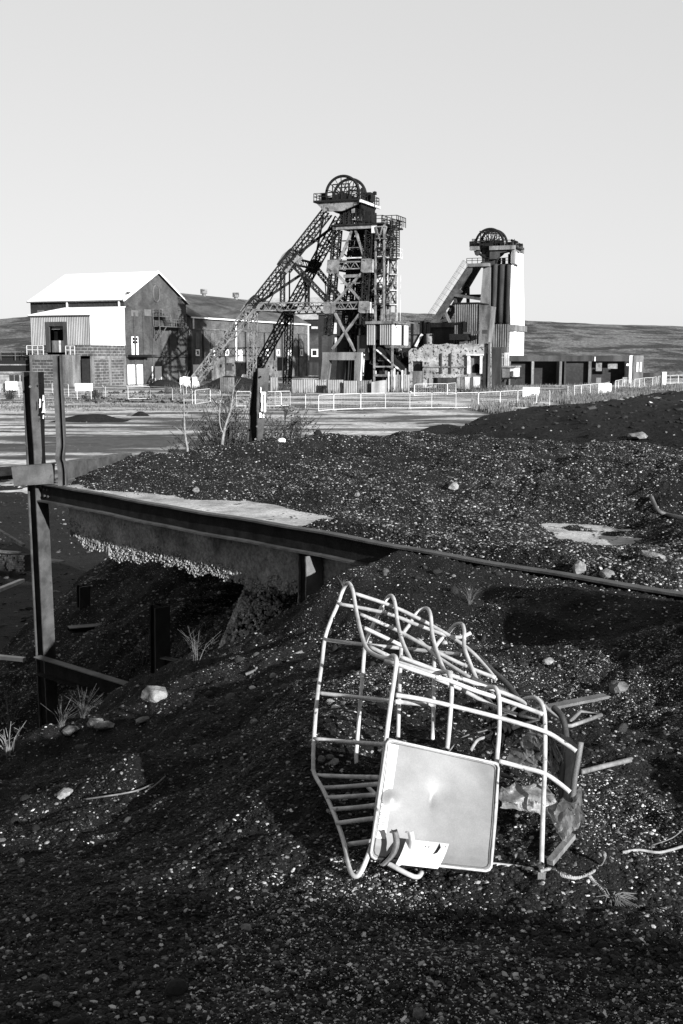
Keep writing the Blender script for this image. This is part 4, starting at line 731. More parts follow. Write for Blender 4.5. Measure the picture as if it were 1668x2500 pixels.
for (x, y) in ((xs1+.9, 1), (xs1+.9, 2.4), (xs1+2.2, 1), (xs1+2.2, 2.4), (xs1+1.5, .8)): mb.bar((x, y, z6), (x, y, FZ(942, 541, 2).z), .17)
for k in range(16): z = z6 + (FZ(942, 541, 2).z-z6)*(k+.8)/16; mb.bar((xs1+.9, 1, z), (xs1+2.5, 1, z), .1).bar((xs1+2.2, 1, z), (xs1+2.2, 2.4, z), .1)
mb.build('ladder_cage', m_steelb, hf)
zz = FZ(925, 553, 0).z; mb = MB().lattice((TB[1].x+1, -.3, zz-1.2), (xs1+.5, -.3, zz-1.2), .7, 2.2, 3, .2, .18); mb.build('landing_truss', m_headl, hf)
mb = MB().rail([Vector((TB[1].x+2, -.3, zz+.1)), Vector((xs1+2.6, -.3, zz+.1)), Vector((xs1+2.6, 5, zz+.1))], 1.8, .12, 1.0); mb.build('railing', m_head, hf)
# ---------------------------------------------------------------- concrete headframe
o2 = P(1190, 934, 268); fr = Frame(o2.x, o2.y); T2 = fr
def Q(u, v, y=0.0): x, z = fr.F(u, v, y); return Vector((x, y, z))
ch = thing('concrete_headframe', 'concrete pit headframe with bright side wall, leaning legs and two winding wheels', 'headframe', fr)
def slabface(name, mat, pts, d, par=None): return MB().prism(pts, d).build(name, mat, par or ch)
D2 = 6.0
a0, a1, a2, a3 = Q(1180, 652), Q(1197, 652), Q(1196, 840), Q(1164, 840)
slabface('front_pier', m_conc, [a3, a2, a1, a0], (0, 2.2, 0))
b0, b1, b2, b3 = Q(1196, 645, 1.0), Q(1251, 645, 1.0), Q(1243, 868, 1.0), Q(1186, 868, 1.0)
slabface('tower_core', m_concd, [b3, b2, b1, b0], (0, D2, 0))  # front toned darker than the sunlit side, shade put into the colour
for k, (u0, u1) in enumerate(((1205, 1216), (1221, 1233), (1238, 1249))):
    c0 = Q(u0-6, 788, 1.0); c1 = Q(u1-6, 788, 1.0); e0 = Q(u0, 646, 1.0); e1 = Q(u1, 646, 1.0); r = (c1.x-c0.x)/2
    MB().tube([((c0.x+c1.x)/2, .9, c0.z), ((e0.x+e1.x)/2, .9, e0.z)], [r*1.05, r*.98], 16).build('half_round_pier', m_concd, ch, smooth=True)
# side wall facing the sun, sunlight put into its white colour
SX = b1.x + .02
sw0 = fr.R(1279, 645, SX)[0]; pts = [(SX-1.2, 1.0, 0)]; zt2 = b1.z
xb_ = b2.x; y_bot = fr.R(1281, 792, xb_+1.0)[0]; y_top = fr.R(1278, 647, SX)[0]
zc_ = Q(1243, 793, 1).z; zc2 = Q(1243, 808, 1).z
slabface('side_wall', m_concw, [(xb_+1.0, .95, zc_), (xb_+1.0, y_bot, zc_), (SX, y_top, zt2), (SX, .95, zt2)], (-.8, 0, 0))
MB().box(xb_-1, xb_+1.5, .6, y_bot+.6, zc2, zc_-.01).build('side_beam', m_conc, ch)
for i in range(3):
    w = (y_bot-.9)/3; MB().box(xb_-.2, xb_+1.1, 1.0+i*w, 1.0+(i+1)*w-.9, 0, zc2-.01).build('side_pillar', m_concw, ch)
MB().box(xb_-1.5, xb_-.4, 1.2, y_bot, 0, zc2-.02).build('side_void', m_black, ch)
zs = Q(1190, 792).z; MB().corr((Q(1192, 800).x, .2, 0), (xb_, .2, 0), 0, zs, .5, .07, .2).build('base_cladding', m_sheetg, ch)
MB().box(Q(1186, 795).x, Q(1206, 795).x, .1, .35, Q(1190, 801).z, Q(1190, 790).z).build('base_beam', m_concd, ch)
# head: two slabs carrying the wheels
zS = Q(1200, 601).z; z2 = Q(1200, 645).z
hx0, hx1 = Q(1195, 606, 0).x, Q(1272, 606, 0).x
MB().box(Q(1196, 606).x, Q(1273, 606).x-1.5, -.5, .6, Q(1200, 611).z, zS).build('head_slab_edge', m_conc, ch)
MB().prism([Q(1196, 605)+Vector((0, .1, 0)), Q(1249, 610)+Vector((0, .1, 0)), Q(1244, 612)+Vector((0, .1, 0)), Q(1220, 618)+Vector((0, .1, 0)), Q(1211, 632)+Vector((0, .1, 0)), Q(1195, 633)+Vector((0, .1, 0))], (0, 2.5, 0)).build('haunch', m_concd, ch)
MB().box(Q(1148, 606).x, Q(1171, 606).x, -.5, .6, Q(1150, 611).z, Q(1150, 602).z).build('head_slab_edge', m_conc, ch)
MB().box(Q(1148, 606).x, Q(1262, 606).x, .61, D2+2, Q(1150, 607).z, Q(1150, 602).z).build('head_deck', m_concd, ch)
MB().prism([Q(1157, 612, .3), Q(1172, 612, .3), Q(1168, 622, .3), Q(1163, 624, .3), Q(1160, 622, .3)], (0, 1, 0)).build('haunch', m_concd, ch)
for (u0, u1, y0, y1, mt) in ((1174, 1193, 1, 5, m_concd), (1193, 1209, 1, 3, m_concd), (1249, 1256, 0, 1.5, m_conc)): MB().box(Q(u0, 630).x, Q(u1, 630).x, y0, y1, z2, Q(u0, 607).z-.02).build('head_pier', mt, ch)
yy_ = [fr.R(u, 620, SX)[0] for u in (1256, 1262, 1267, 1272, 1276)]
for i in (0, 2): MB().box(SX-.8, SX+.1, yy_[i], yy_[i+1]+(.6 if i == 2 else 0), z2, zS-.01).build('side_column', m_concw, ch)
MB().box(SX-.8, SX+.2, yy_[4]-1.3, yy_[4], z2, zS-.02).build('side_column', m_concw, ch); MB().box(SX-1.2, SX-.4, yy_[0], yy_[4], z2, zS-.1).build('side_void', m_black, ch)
MB().box(SX-2, SX+.3, -.2, yy_[4]+.3, zS-1.0, zS).build('head_slab_edge', m_conc, ch)
MB().box(Q(1142, 648).x, Q(1196, 648).x, -1.0, 2, Q(1150, 652).z, Q(1150, 644).z).build('balcony', m_conc, ch)
MB().box(Q(1160, 648).x, Q(1250, 648).x, 2.01, D2, Q(1150, 650).z, Q(1150, 644.5).z).build('balcony_deck', m_concd, ch)
zB = Q(1150, 644).z; random.seed(21)
mb = MB().rail([Vector((Q(1142, 640).x, -.9, zB)), Vector((Q(1195, 640).x, -.9, zB))], 1.2, .12, 1.3).rail([Vector((Q(1210, 640).x, .9, zB)), Vector((SX-.6, .9, zB))], 1.2, .12, 1.0).rail([Vector((Q(1148, 600).x, -.4, zS)), Vector((SX, -.4, zS)), Vector((SX, yy_[4], zS))], 1.2, .13, 1.3)
mb.build('railing', m_steelb, ch)
for k in range(26):
    u = random.uniform(1150, 1270); y = random.uniform(0, 4); a = Q(u, 598, y); w = random.uniform(.15, .7); h = random.uniform(.3, 1.6); MB().box(a.x-w, a.x+w, y, y+.5, zS, zS+h).build('deck_clutter', random.choice([m_steelb, m_head, m_steelb, m_concd]), ch)
for k in range(14):
    u = random.uniform(1165, 1245); y = random.uniform(1, 4); a = Q(u, 640, y); w = random.uniform(.15, .6); h = random.uniform(.4, 2.2); MB().box(a.x-w, a.x+w, y, y+.5, zB, zB+h).build('deck_clutter', random.choice([m_steelb, m_head, m_concd]), ch)
a = Q(1152, 598, 1); MB().box(a.x, Q(1163, 590, 1).x, 1, 1.1, zS, Q(1155, 583, 1).z).build('wind_screen', m_headl, ch)
a = Q(1256, 590, 1); MB().bar((a.x, 1, zS), (a.x, 1, a.z+.6), .15).bar((a.x-.8, 1, a.z+.4), (a.x+.8, 1, a.z-.2), .5).build('winch', m_steelb, ch)
for (u, v, r, y) in ((1195.3, 594, 33, 1.0), (1205, 596.5, 32, 4.2)):
    c = Q(u, v, y); R = r/FOC*(fr.M @ c).y*1.01; wheel(ch, c.x, y, c.z, R, 24, rt=.3, hub=.5)
    MB().box(c.x-1.2, c.x+1.2, y-1.4, y-1.0, zS, c.z).box(c.x-1.2, c.x+1.2, y+1.0, y+1.4, zS, c.z).build('bearing_stool', m_steelb, ch)
mb = MB(); c = Q(1199, 594, 2.5)
for dx in (-2.2, 0, 2.2):
    for y in (.0, 2.6, 5.4): mb.bar((c.x+dx, y, zS), (c.x+dx*.8, y, c.z+2.6), .17)
for y in (.0, 2.6, 5.4): mb.bar((c.x-2.2, y, c.z+2.6), (c.x+2.2, y, c.z+2.6), .22).bar((c.x-2.4, y, c.z+.4), (c.x+2.4, y, c.z+.4), .18)
mb.build('wheel_housing_frame', m_steelb, ch)
# leaning legs with cross members, ladder on the front one
def beamq(name, p, q, w, d, mat, light=None):
    p = Vector(p); q = Vector(q); e = (q-p).normalized(); n = Vector((e.z, 0, -e.x)).normalized()*w/2
    MB().prism([p-n, p+n, q+n, q-n], (0, d, 0)).build(name, mat, ch)
F0, F1 = Q(1150, 648, -.6), Q(1022, 842, -.6); R0, R1 = Q(1167, 648, 7), Q(1070, 812, 7)
beamq('leaning_leg', F0, F1, 1.35, 1.5, m_concm); d_ = (F1-F0).normalized(); n_2 = Vector((-d_.z, 0, d_.x)); 
beamq('leaning_leg', R0+Vector((0, 0, 0)), R0+(R1-R0)*1.25, 1.4, 1.4, m_concd)
J = F0+(F1-F0)*.36; K_ = R0+(R1-R0)*.36
for (p, q, w, mt) in ((J, Q(1172, 730, -.3), 1.0, m_concm), (J+Vector((0, 7.5, 0)), Q(1178, 722, 6), 1.0, m_concd), (Q(1111, 706, 0), Q(1111, 742, 0), 1.0, m_concm), (Q(1142, 702, 6), Q(1142, 740, 6), 1.0, m_concd), (Q(1148, 655, 5), Q(1137, 700, 5), 1.1, m_concd),
        (Q(1127, 710, 3), Q(1088, 738, 3), .9, m_concd), (Q(1080, 748, 1), Q(1098, 788, 1), .8, m_conc), (Q(1078, 748, 6), Q(1078, 790, 6), 1.0, m_concd), (Q(1106, 752, 6), Q(1080, 790, 6), 1.3, m_concd), (Q(1082, 748, 4), Q(1108, 748, 4), .9, m_concd)): beamq('cross_member', p, q, w*.7, .7, mt)
MB().bar(J+Vector((0, 1, 0)), K_+Vector((0, 1, 0)), .7).build('cross_member', m_concd, ch); J2 = F0+(F1-F0)*.65; K2 = R0+(R1-R0)*.72; MB().bar(J2+Vector((0, 1, 0)), K2+Vector((0, .5, 0)), .7).build('cross_member', m_concd, ch)
MB().bar(F0+(K_-F0)*0+Vector((0, 1.6, 0)), K_, .9).build('cross_member', m_concd, ch)
mb = MB(); up = n_2 if n_2.z > 0 else -n_2
for y in (-.4, .6): mb.bar(F0+up*2.2+Vector((0, y, 0)), F1+up*2.2+Vector((0, y, 0)), .06).bar(F0+up*1.6+Vector((0, y, 0)), F1+up*1.6+Vector((0, y, 0)), .04)
for k in range(16): p = F0+(F1-F0)*k/15.0; mb.bar(p+Vector((0, -.4, 0)), p+up*2.2+Vector((0, -.4, 0)), .05)
mb.build('ladder_rail', m_steelb, ch)
MB().box(Q(1040, 790, 2).x, Q(1110, 790, 2).x, 2, 6, 0, Q(1060, 786, 2).z).build('rear_wall', m_concd, ch)
# corrugated shed and its concrete pier
p = P(1107, 936, 240); fr = Frame(p.x, p.y)
sh_ = thing('ribbed_shed', 'tall grey ribbed shed between the leaning legs and tower of the concrete headframe', 'shed', fr)
sx1 = fr.F(1166, 780)[0]; s0 = fr.F(1107, 742)[1]
MB().corr((0, 0, 0), (sx1, 0, 0), 0, s0, .46, .07, .3).build('cladding', m_sheetg, sh_); MB().box(0, sx1, .4, 8, 0, s0-.3).build('shed_body', m_concd, sh_); MB().box(-.2, sx1+.3, -.3, 8.3, s0, s0+.25).build('roof', m_steelb, sh_)
q1 = fr.F(1190, 790)[0]; MB().prism([(sx1+.35, -.2, 0), (q1-.6, -.2, 0), (q1+.9, -.2, fr.F(1190, 748)[1]), (sx1+.35, -.2, s0-.2)], (0, 4, 0)).build('concrete_pier', m_conc, sh_)
mb = MB().bar((fr.F(1137, 784)[0], -.6, fr.F(1137, 786)[1]), (fr.F(1137, 784)[0], -.6, 0), .8, .5).bar((fr.F(1110, 790)[0], -.5, fr.F(1110, 790)[1]), (fr.F(1137, 784)[0], -.6, fr.F(1137, 786)[1]), .3).bar((fr.F(1141, 784)[0], -.7, fr.F(1141, 786)[1]), (fr.F(1141, 784)[0], -.7, 0), .12); mb.build('chute', m_steelb, sh_)
a = fr.F(1098, 830, -3); b = fr.F(1164, 822, -3); MB().box(a[0], b[0]-2, -3.2, -.6, a[1], b[1]+.6).build('flat_roof', m_steelb, sh_); MB().box(a[0]+2, b[0]-2.5, -2.5, -.7, 0, a[1]-.01).build('dark_room', m_concd, sh_)
for v in range(3): MB().box(a[0]+3+v*2, a[0]+4.2+v*2, -3, -2, b[1]+.61, b[1]+1.0+.2*v).build('roof_rubble', m_concd, sh_)
# storage tank and dark boarded screen left of the shed
p = P(1000, 936, 250); fr = Frame(p.x, p.y)
sc = thing('screen_house', 'dark boarded screen house below the foot of the leaning concrete legs', 'building', fr)
x1 = fr.F(1106, 800)[0]; MB().box(0, x1, .6, 9, 0, fr.F(1040, 788)[1]).build('wall', m_concd, sc); MB().box(fr.F(1045, 800)[0], x1+.1, .2, 9.1, fr.F(1060, 799)[1], fr.F(1060, 788)[1]).build('wall_band', m_conc, sc)
for k, u in enumerate((1002, 1009, 1017, 1025, 1033, 1041)):
    a = fr.F(u, 850)[0]; MB().box(a, a+.6+.25*(k % 2), .1, .55, 0, fr.F(u, 784)[1]-.3*(k % 3)).build('upright_board', m_sheetg if k % 3 else m_steelb, sc)
MB().box(-.2, fr.F(1046, 800)[0], -.1, .4, fr.F(1020, 818)[1], fr.F(1020, 816)[1]).build('rail_beam', m_steelb, sc); MB().bar((fr.F(1032, 816)[0], -.3, fr.F(1032, 816)[1]), (fr.F(1016, 846)[0], -.3, fr.F(1016, 846)[1]), .5).build('slanting_post', m_headw, sc)
tk = thing('metal_tank', 'small pale cylindrical tank in front of the dark boarded screen house', 'tank', Frame(*P(1049, 936, 247).xy))
MB().tube([(0, 0, 7), (0, 0, FR[tk.name].F(1049, 815)[1])], .95, 16).build('tank_shell', m_headl, tk, smooth=True); MB().box(-1.2, 1.2, -.9, .9, 0, 6.99).build('tank_stand', m_concd, tk)
# limewashed ruin
p = P(998, 947, 214); fr = Frame(p.x, p.y)
ru = thing('limewashed_ruin', 'ruined low building with peeling white render, arched openings and a broken wall top', 'ruin', fr)
def rq(u, v): a = fr.F(u, v); return Vector((a[0], 0, a[1]))
def wallq(name, mat, pts, d=.6, y=0): return MB().prism([rq(*q)+Vector((0, y, 0)) for q in pts], (0, d, 0)).build(name, mat, ru)
top = [(998, 858), (1004, 852), (1012, 850), (1020, 855), (1026, 848), (1033, 842), (1048, 840), (1070, 842), (1090, 839), (1120, 841), (1150, 838), (1172, 842), (1186, 838), (1198, 839)]
holes = [(1008, 1031, 884), (1150, 1172, 868)]
random.seed(4)
def seg(u0, u1, vb):
    pts = [(u0, vb)] + [(u1, vb)]; tt = [(u, v) for (u, v) in top if u0 < u < u1]; vi = lambda u: float(np.interp(u, [q[0] for q in top], [q[1] for q in top]))
    fine = []
    for u in np.arange(u1, u0, -2.0): fine.append((u, vi(u)+random.uniform(-1.2, 1.2)))
    return pts + fine + [(u0, vi(u0))]
wallq('rendered_wall', m_ruin, seg(998, 1007, 947)); wallq('rendered_wall', m_ruin, seg(1007, 1032, 882)); wallq('rendered_wall', m_ruin, seg(1032, 1149, 947)); wallq('rendered_wall', m_ruin, seg(1149, 1173, 868)); wallq('rendered_wall', m_ruin, seg(1173, 1198, 947))
wallq('arched_recess', m_concd, [(1007, 906), (1032, 906), (1032, 882), (1007, 882)], .3, .4); wallq('arch_mouth', m_black, [(1011, 906), (1028, 906), (1028, 896), (1025, 890), (1019, 887), (1014, 890), (1011, 896)], .1, .28)
wallq('inner_hatch', m_conc, [(1007, 947), (1032, 947), (1032, 906), (1007, 906)], .5, .05)
wallq('door_recess', m_conc, [(1149, 912), (1173, 912), (1173, 868), (1149, 868)], .3, .4); wallq('arch_mouth', m_black, [(1153, 910), (1171, 910), (1171, 895), (1167, 889), (1162, 887), (1156, 890), (1153, 895)], .1, .28); wallq('inner_hatch', m_conc, [(1149, 947), (1173, 947), (1173, 911), (1149, 911)], .5, .05)
for (u0, u1) in ((1142, 1149), (1173, 1179)): a = rq(u0, 912); b = rq(u1, 866); MB().box(a.x, b.x, -.5, -.01, a.z, b.z).build('door_jamb', m_headw, ru)
a = rq(1140, 868); b = rq(1182, 864); MB().box(a.x, b.x, -.6, -.02, a.z, b.z).build('door_lintel', m_headw, ru)
a = rq(1036, 897); b = rq(1142, 894); MB().box(a.x, b.x, -.25, -.01, a.z, b.z).build('ledge', m_conc, ru)
wallq('brick_corner', m_brickd, [(1180, 947), (1198, 947), (1198, 870), (1188, 862), (1180, 880)], .3, -.32)
MB().box(rq(1193, 900).x, rq(1197, 900).x, -.6, -.1, 0, rq(1195, 835).z).build('corner_pillar', m_conc, ru)
for u in (1078, 1101): MB().box(rq(u, 900).x-.12, rq(u, 900).x+.12, -.3, -.05, rq(u, 912).z, rq(u, 862).z).build('wall_pipe', m_steel, ru)
for (u0, u1, v0, v1, mt) in ((1060, 1067, 922, 938, m_black), (1116, 1124, 920, 948, m_board), (1125, 1135, 920, 950, m_conc), (1136, 1148, 920, 950, m_headw), (1156, 1172, 920, 947, m_headw), (1149, 1155, 922, 948, m_sheetg), (1048, 1058, 925, 940, m_conc), (1070, 1112, 922, 947, m_concd)):
    a = rq(u0, v1); b = rq(u1, v0); MB().box(a.x, b.x, -.25, -.02, max(.05, a.z), b.z).build('boarding', mt, ru)
MB().box(0, rq(1198, 900).x, 8, 8.6, 0, rq(1100, 850).z).build('rear_wall', m_concd, ru)
# tall portal with hopper just right of the ruin
fr = Frame(*P(1200, 940, 219).xy); hpz = thing('hopper_bay', 'concrete hopper bay with a small raised ribbed cabin, right of the limewashed ruin', 'hopper', fr)
for (u0, u1, v0, v1, y0, y1, mt, nm) in ((1200, 1226, 847, 867, 0, 4, m_concd, 'lintel'), (1202, 1205, 867, 946, 0, 1, m_conc, 'pier'), (1219, 1223, 867, 930, 0, 1, m_conc, 'pier'), (1208, 1219, 870, 930, 1.5, 2, m_black, 'void'), (1226, 1245, 894, 922, -2, 2, m_sheetg, 'ribbed_cabin'), (1245, 1258, 898, 920, -2, 2, m_headw, 'cabin_end'), (1225, 1260, 893, 897, -2.4, 2.3, m_conc, 'cabin_roof'), (1224, 1262, 922, 925, -2.3, 2.2, m_steelb, 'platform'), (1248, 1253, 906, 919, -2.2, -1.9, m_concd, 'cabin_window')):
    a = fr.F(u0, v1, y0); b = fr.F(u1, v0, y0); MB().box(a[0], b[0], y0-(.003 if nm == 'cabin_window' else 0), y1, max(0, a[1]), b[1]).build(nm, mt, hpz)
mb = MB()
for u in (1224, 1236, 1260): a = fr.F(u, 925, -1.9); mb.bar((a[0], -1.9, a[1]), (a[0]-.8, -1.9, 0), .35)
mb.build('platform_leg', m_concd, hpz); a = fr.F(1206, 930, .9); MB().prism([(a[0], .9, a[1]), (a[0]+1.8, .9, a[1]), (a[0]+1.5, .9, a[1]+3), (a[0]+.2, .9, a[1]+6)], (0, .1, 0)).build('leaning_sheet', m_headw, hpz)
mb = MB().rail([Vector((fr.F(1223, 878, -1)[0], -1, fr.F(1223, 882, -1)[1])), Vector((fr.F(1242, 878, -1)[0], -1, fr.F(1242, 882, -1)[1]))], 1.4, .1, 1); 
for u in (1233, 1237, 1241): a = fr.F(u, 894, -1); mb.bar((a[0], -1, a[1]), (a[0], -1, a[1]+2.6), .25)
mb.build('railing', m_headw, hpz)
# long roofless concrete bunkers on the right
fr = Frame(*P(1242, 936, 246).xy, ang=-.02); bk = thing('concrete_bunkers', 'long low row of roofless concrete bunkers with dark bays, far right of the yard', 'bunker', fr)
def BQ(u, v, y=0): a = fr.F(u, v, y); return a[0], a[1]
x0, zT = BQ(1242, 868); x1, _ = BQ(1546, 868); zL = BQ(1300, 882)[1]
MB().box(x0, x1, .0, .8, zL, zT).build('top_beam', m_concd, bk); MB().box(x0, x1, 4.2, 4.6, 0, zT-.6).build('back_wall', m_brickd, bk)
MB().box(x0, x1, 4.61, 5.4, zL, zT-.01).build('rear_beam', m_concd, bk)
for (u0, u1, mt) in ((1243, 1247, m_conc), (1298, 1304, m_conc), (1366, 1372, m_conc), (1378, 1382, m_concd), (1437, 1444, m_conc), (1536, 1546, m_headw)):
    MB().box(BQ(u0, 900)[0], BQ(u1, 900)[0], -.05, 4.19, 0, zL-.01 if u0 != 1536 else zT+.02).build('pier', mt, bk)
MB().box(BQ(1383, 900)[0], BQ(1436, 900)[0], 1.2, 1.6, 0, zL).build('bay_wall', m_brickd, bk); MB().box(BQ(1250, 900)[0], BQ(1297, 900)[0], 1.6, 2, 0, zL).build('bay_wall', m_brickd, bk)
for (u0, u1, v0, v1, y, mt) in ((1455, 1470, 884, 906, 1, m_headl), (1455, 1468, 922, 938, 1, m_conc), (1484, 1508, 888, 900, .5, m_headl), (1520, 1532, 921, 942, -.2, m_sheet), (1530, 1536, 888, 893, 0, m_white), (1452, 1454, 871, 882, -.2, m_white)):
    a = BQ(u0, v1, y); b = BQ(u1, v0, y); MB().box(a[0], b[0], y, y+.3, max(a[1], .02), b[1]).build('wall_block', mt, bk)
a = BQ(1549, 910); b = BQ(1571, 870); MB().box(BQ(1546, 870)[0]+.02, b[0], -.3, 5, 0, zT).build('end_tower', m_conc, bk)
for u in (1553, 1561): MB().box(BQ(u, 890)[0], BQ(u+5, 890)[0], -.45, -.302, BQ(u, 908)[1], BQ(u, 884)[1]).build('end_plate', m_headw, bk)
MB().box(b[0]+.02, BQ(1616, 920)[0], 0, .8, 0, BQ(1600, 910)[1]).build('low_wall', m_concd, bk); MB().box(BQ(1616, 920)[0], BQ(1627, 920)[0], -.2, 1, 0, BQ(1620, 908)[1]).build('low_pier', m_headw, bk)
# stilted cabin with wrecked conveyor
fr = Frame(*P(896, 946, 216).xy); sc2 = thing('stilted_cabin', 'corrugated metal cabin on stilts with a wrecked conveyor, right of the steel headframe legs', 'cabin', fr)
def SQ(u, v, y=0): a = fr.F(u, v, y); return Vector((a[0], y, a[1]))
a, b, c = SQ(895, 842), SQ(960, 842), SQ(916, 791)
MB().corr(SQ(895, 841), SQ(916, 841), a.z, c.z, .42, .08, .1).corr(SQ(927, 841), SQ(959, 841), a.z, c.z, .42, .08, .1).build('front_sheets', m_sheet, sc2); MB().corr(SQ(916, 841, .3), SQ(927, 841, .3), a.z+1, c.z, .42, .08, .1).build('front_sheet_recessed', m_steelb, sc2)
rx = SQ(960, 842).x; yR = lambda u: fr.R(u, 815, rx)[0]
for (u0, u1, mt, k) in ((960, 973, m_sheetw, 0), (974, 979, m_sheetw, 0), (980, 986, m_steelb, 1), (987, 996, m_sheetw, 0)): MB().box(rx-.2, rx+.05, yR(u0), yR(u1), a.z, c.z-.2).build('side_sheet', mt, sc2)
yE = yR(996); MB().box(SQ(894, 790).x, rx+.3, -.4, yE+.3, c.z, c.z+.5).build('roof', m_conc, sc2); MB().box(SQ(894, 790).x, rx-.4, .5, yE, a.z, a.z+.3).build('floor', m_steelb, sc2)
mb = MB()
for x, y in ((SQ(914, 900).x, 0), (SQ(958, 900).x, 0), (SQ(914, 900).x, yE*.6), (rx-.2, yE*.5), (rx-.2, yE-.6)): mb.bar((x, y, 0), (x, y, a.z), .34)
mb.bar((SQ(914, 900).x, 0, SQ(900, 895).z), (SQ(958, 900).x, 0, SQ(900, 895).z), .3).bar((SQ(914, 900).x, 0, SQ(900, 916).z), (SQ(958, 900).x, 0, SQ(900, 917).z), .45)
mb.build('stilts', m_headl, sc2)
cva, cvb = SQ(920, 852, 1), SQ(996, 918, 1); e = (cvb-cva)
MB().bar(cva+Vector((0, 1, 0)), cvb+Vector((0, 1, 0)), 1.6, 2.6, up=(0, 1, 0)).build('conveyor_trough', m_steelb, sc2)
random.seed(8)
for k in range(11):
    p = cva+e*(k+.3)/11; MB().bar(p+Vector((0, -.1, 0)), p+e*.075+Vector((0, -.1, 0)), .15, random.uniform(1.6, 2.4), up=(0, 1, 0)).build('conveyor_panel', random.choice([m_headw, m_headl, m_conc, m_headw]), sc2)
for k in range(26):
    u = random.uniform(898, 1004); v = random.uniform(846, 905); p = SQ(u, v, random.uniform(1.5, 4)); s = random.uniform(.2, .9); MB().bar(p, p+Vector((random.uniform(-2, 2), random.uniform(0, 1), random.uniform(-1.2, 1.2))), s*.5, s).build('wreckage', random.choice([m_steelb, m_concd, m_headw, m_headl, m_steelb, m_concd]), sc2)
MB().box(SQ(893, 900, 5).x, SQ(1000, 900, 5).x, 5.5, 6, 0, SQ(900, 850, 5).z).build('rear_wall', m_steelb, sc2)
mb = MB()
for k in range(14): u = random.uniform(898, 995); mb.bar(SQ(u, 787, .5), SQ(u+random.uniform(-4, 4), random.uniform(776, 786), .5), .1)
for k in range(5): u = 905+k*20; mb.bar(SQ(u, 786-k*.3, 0), SQ(u+26, 785+k, 0), .25)
mb.build('roof_clutter', m_headl, sc2)
for k in range(6): u = 912+k*14; MB().box(SQ(u, 910, .5).x, SQ(u+6, 910, .5).x, .5, .8, SQ(u, 920, .5).z, SQ(u, 905, .5).z).build('bolted_plate', [m_headw, m_steelb, m_headl][k % 3], sc2)
# corrugated hoarding
hoards = [(537, 571, 922, 951, 199, 'pale corrugated hoarding sheets left of the leaning middle steel post'), (660, 678, 920, 954, 200, 'short corrugated hoarding right of the leaning middle steel post'), (712, 796, 926, 960, 193, 'long curved corrugated hoarding left of the steel headframe portal'), (800, 838, 928, 963, 190, 'gappy corrugated hoarding in front of the portal opening'), (839, 907, 930, 966, 189, 'corrugated hoarding under the right leg of the portal'), (964, 1000, 916, 962, 198, 'loose corrugated hoarding in front of the wrecked conveyor')]
for (u0, u1, v0, v1, Y, lb) in hoards:
    a = P(u0, v1, Y); fr = Frame(a.x, a.y, -.05); t_ = thing('corrugated_hoarding', lb, 'hoarding', fr, group='corrugated hoardings round the shaft'); x1 = fr.F(u1, v1)[0]; h = fr.F(u0, v0)[1]; n = max(1, round(x1/2.1)); random.seed(u0)
    for k in range(n):
        xa, xb = x1*k/n, x1*(k+1)/n-.05; dz_ = random.uniform(-.12, .12); yv = .25*math.sin(k*.9); yw = .25*math.sin((k+1)*.9)
        MB().corr((xa, yv, 0), (xb, yw, 0), .05, h+dz_, .34, .05, .03).build('sheet', random.choice([m_sheet, m_sheetg, m_board, m_sheet]), t_)
    mb = MB().bar((0, .45, h*.75), (x1, .45, h*.75), .1)
    for k in range(n+1): mb.bar((x1*k/n, .4, 0), (x1*k/n, .4, h), .12)
    mb.build('hoarding_frame', m_timber, t_)
fr = Frame(*P(907, 967, 188).xy, ang=.12); tp = thing('canvas_hoarding', 'smooth white sheet hung over the hoarding beside the portal', 'hoarding', fr); x1 = fr.F(945, 967)[0]
MB().grid(lambda u, v: (x1*u, .12*math.sin(u*9), .1+v*(fr.F(907+38*u, 933-5*math.sin(u*1.5))[1]-.1)), 24, 6).build('canvas', m_sheet, tp, smooth=True)
MB().bar((0, .4, 0), (0, .4, 2.4), .12).bar((x1, .4, 0), (x1, .4, 2.6), .12).build('post', m_timber, tp)
for i, u in enumerate((949, 956, 963, 971, 982, 990)):
    a = P(u, 962, 197); po = MB().box(-.13, .13, -.1, .1, 0, 3.6+.3*(i % 3)).build('upright_pole', m_headw if i % 2 == 0 else m_timber); po.location = (a.x, a.y, 0)
    tag(po, ['pale upright pole next to the white canvas hoarding', 'brown upright pole second from the white canvas hoarding', 'pale pole under the wrecked conveyor end', 'weathered pole between two pale ones under the conveyor', 'pale pole in front of loose sheets, right of the conveyor', 'last weathered pole towards the limewashed ruin'][i], 'pole', 'upright poles below the stilted cabin')
# ---------------------------------------------------------------- mesh barriers
def make_panel(name='mesh_barrier'):
    r = bpy.data.objects.new(name, None); COL.objects.link(r); w, h = 3.5, 1.95
    mb = MB().tube([(0, 0, 0), (0, 0, h-.15), (.15, 0, h), (w-.15, 0, h), (w, 0, h-.15), (w, 0, 0)], .045, 6).bar((0, 0, .16), (w, 0, .16), .06); mb.build('frame', m_barrier, r)
    mb = MB()
    for k in range(1, 18): mb.bar((w*k/18, 0, .16), (w*k/18, 0, h), .006)
    for k in range(1, 7): mb.bar((0, 0, .16+(h-.16)*k/7), (w, 0, .16+(h-.16)*k/7), .006)
    mb.build('mesh_infill', m_barrier, r)
    MB().box(-.32, .32, -.1, .1, 0, .12).build('foot_block', m_conc, r); return r
def copy_tree(o, parent=None):
    c = o.copy(); COL.objects.link(c); c.parent = parent
    for ch_ in o.children: copy_tree(ch_, c)
    return c
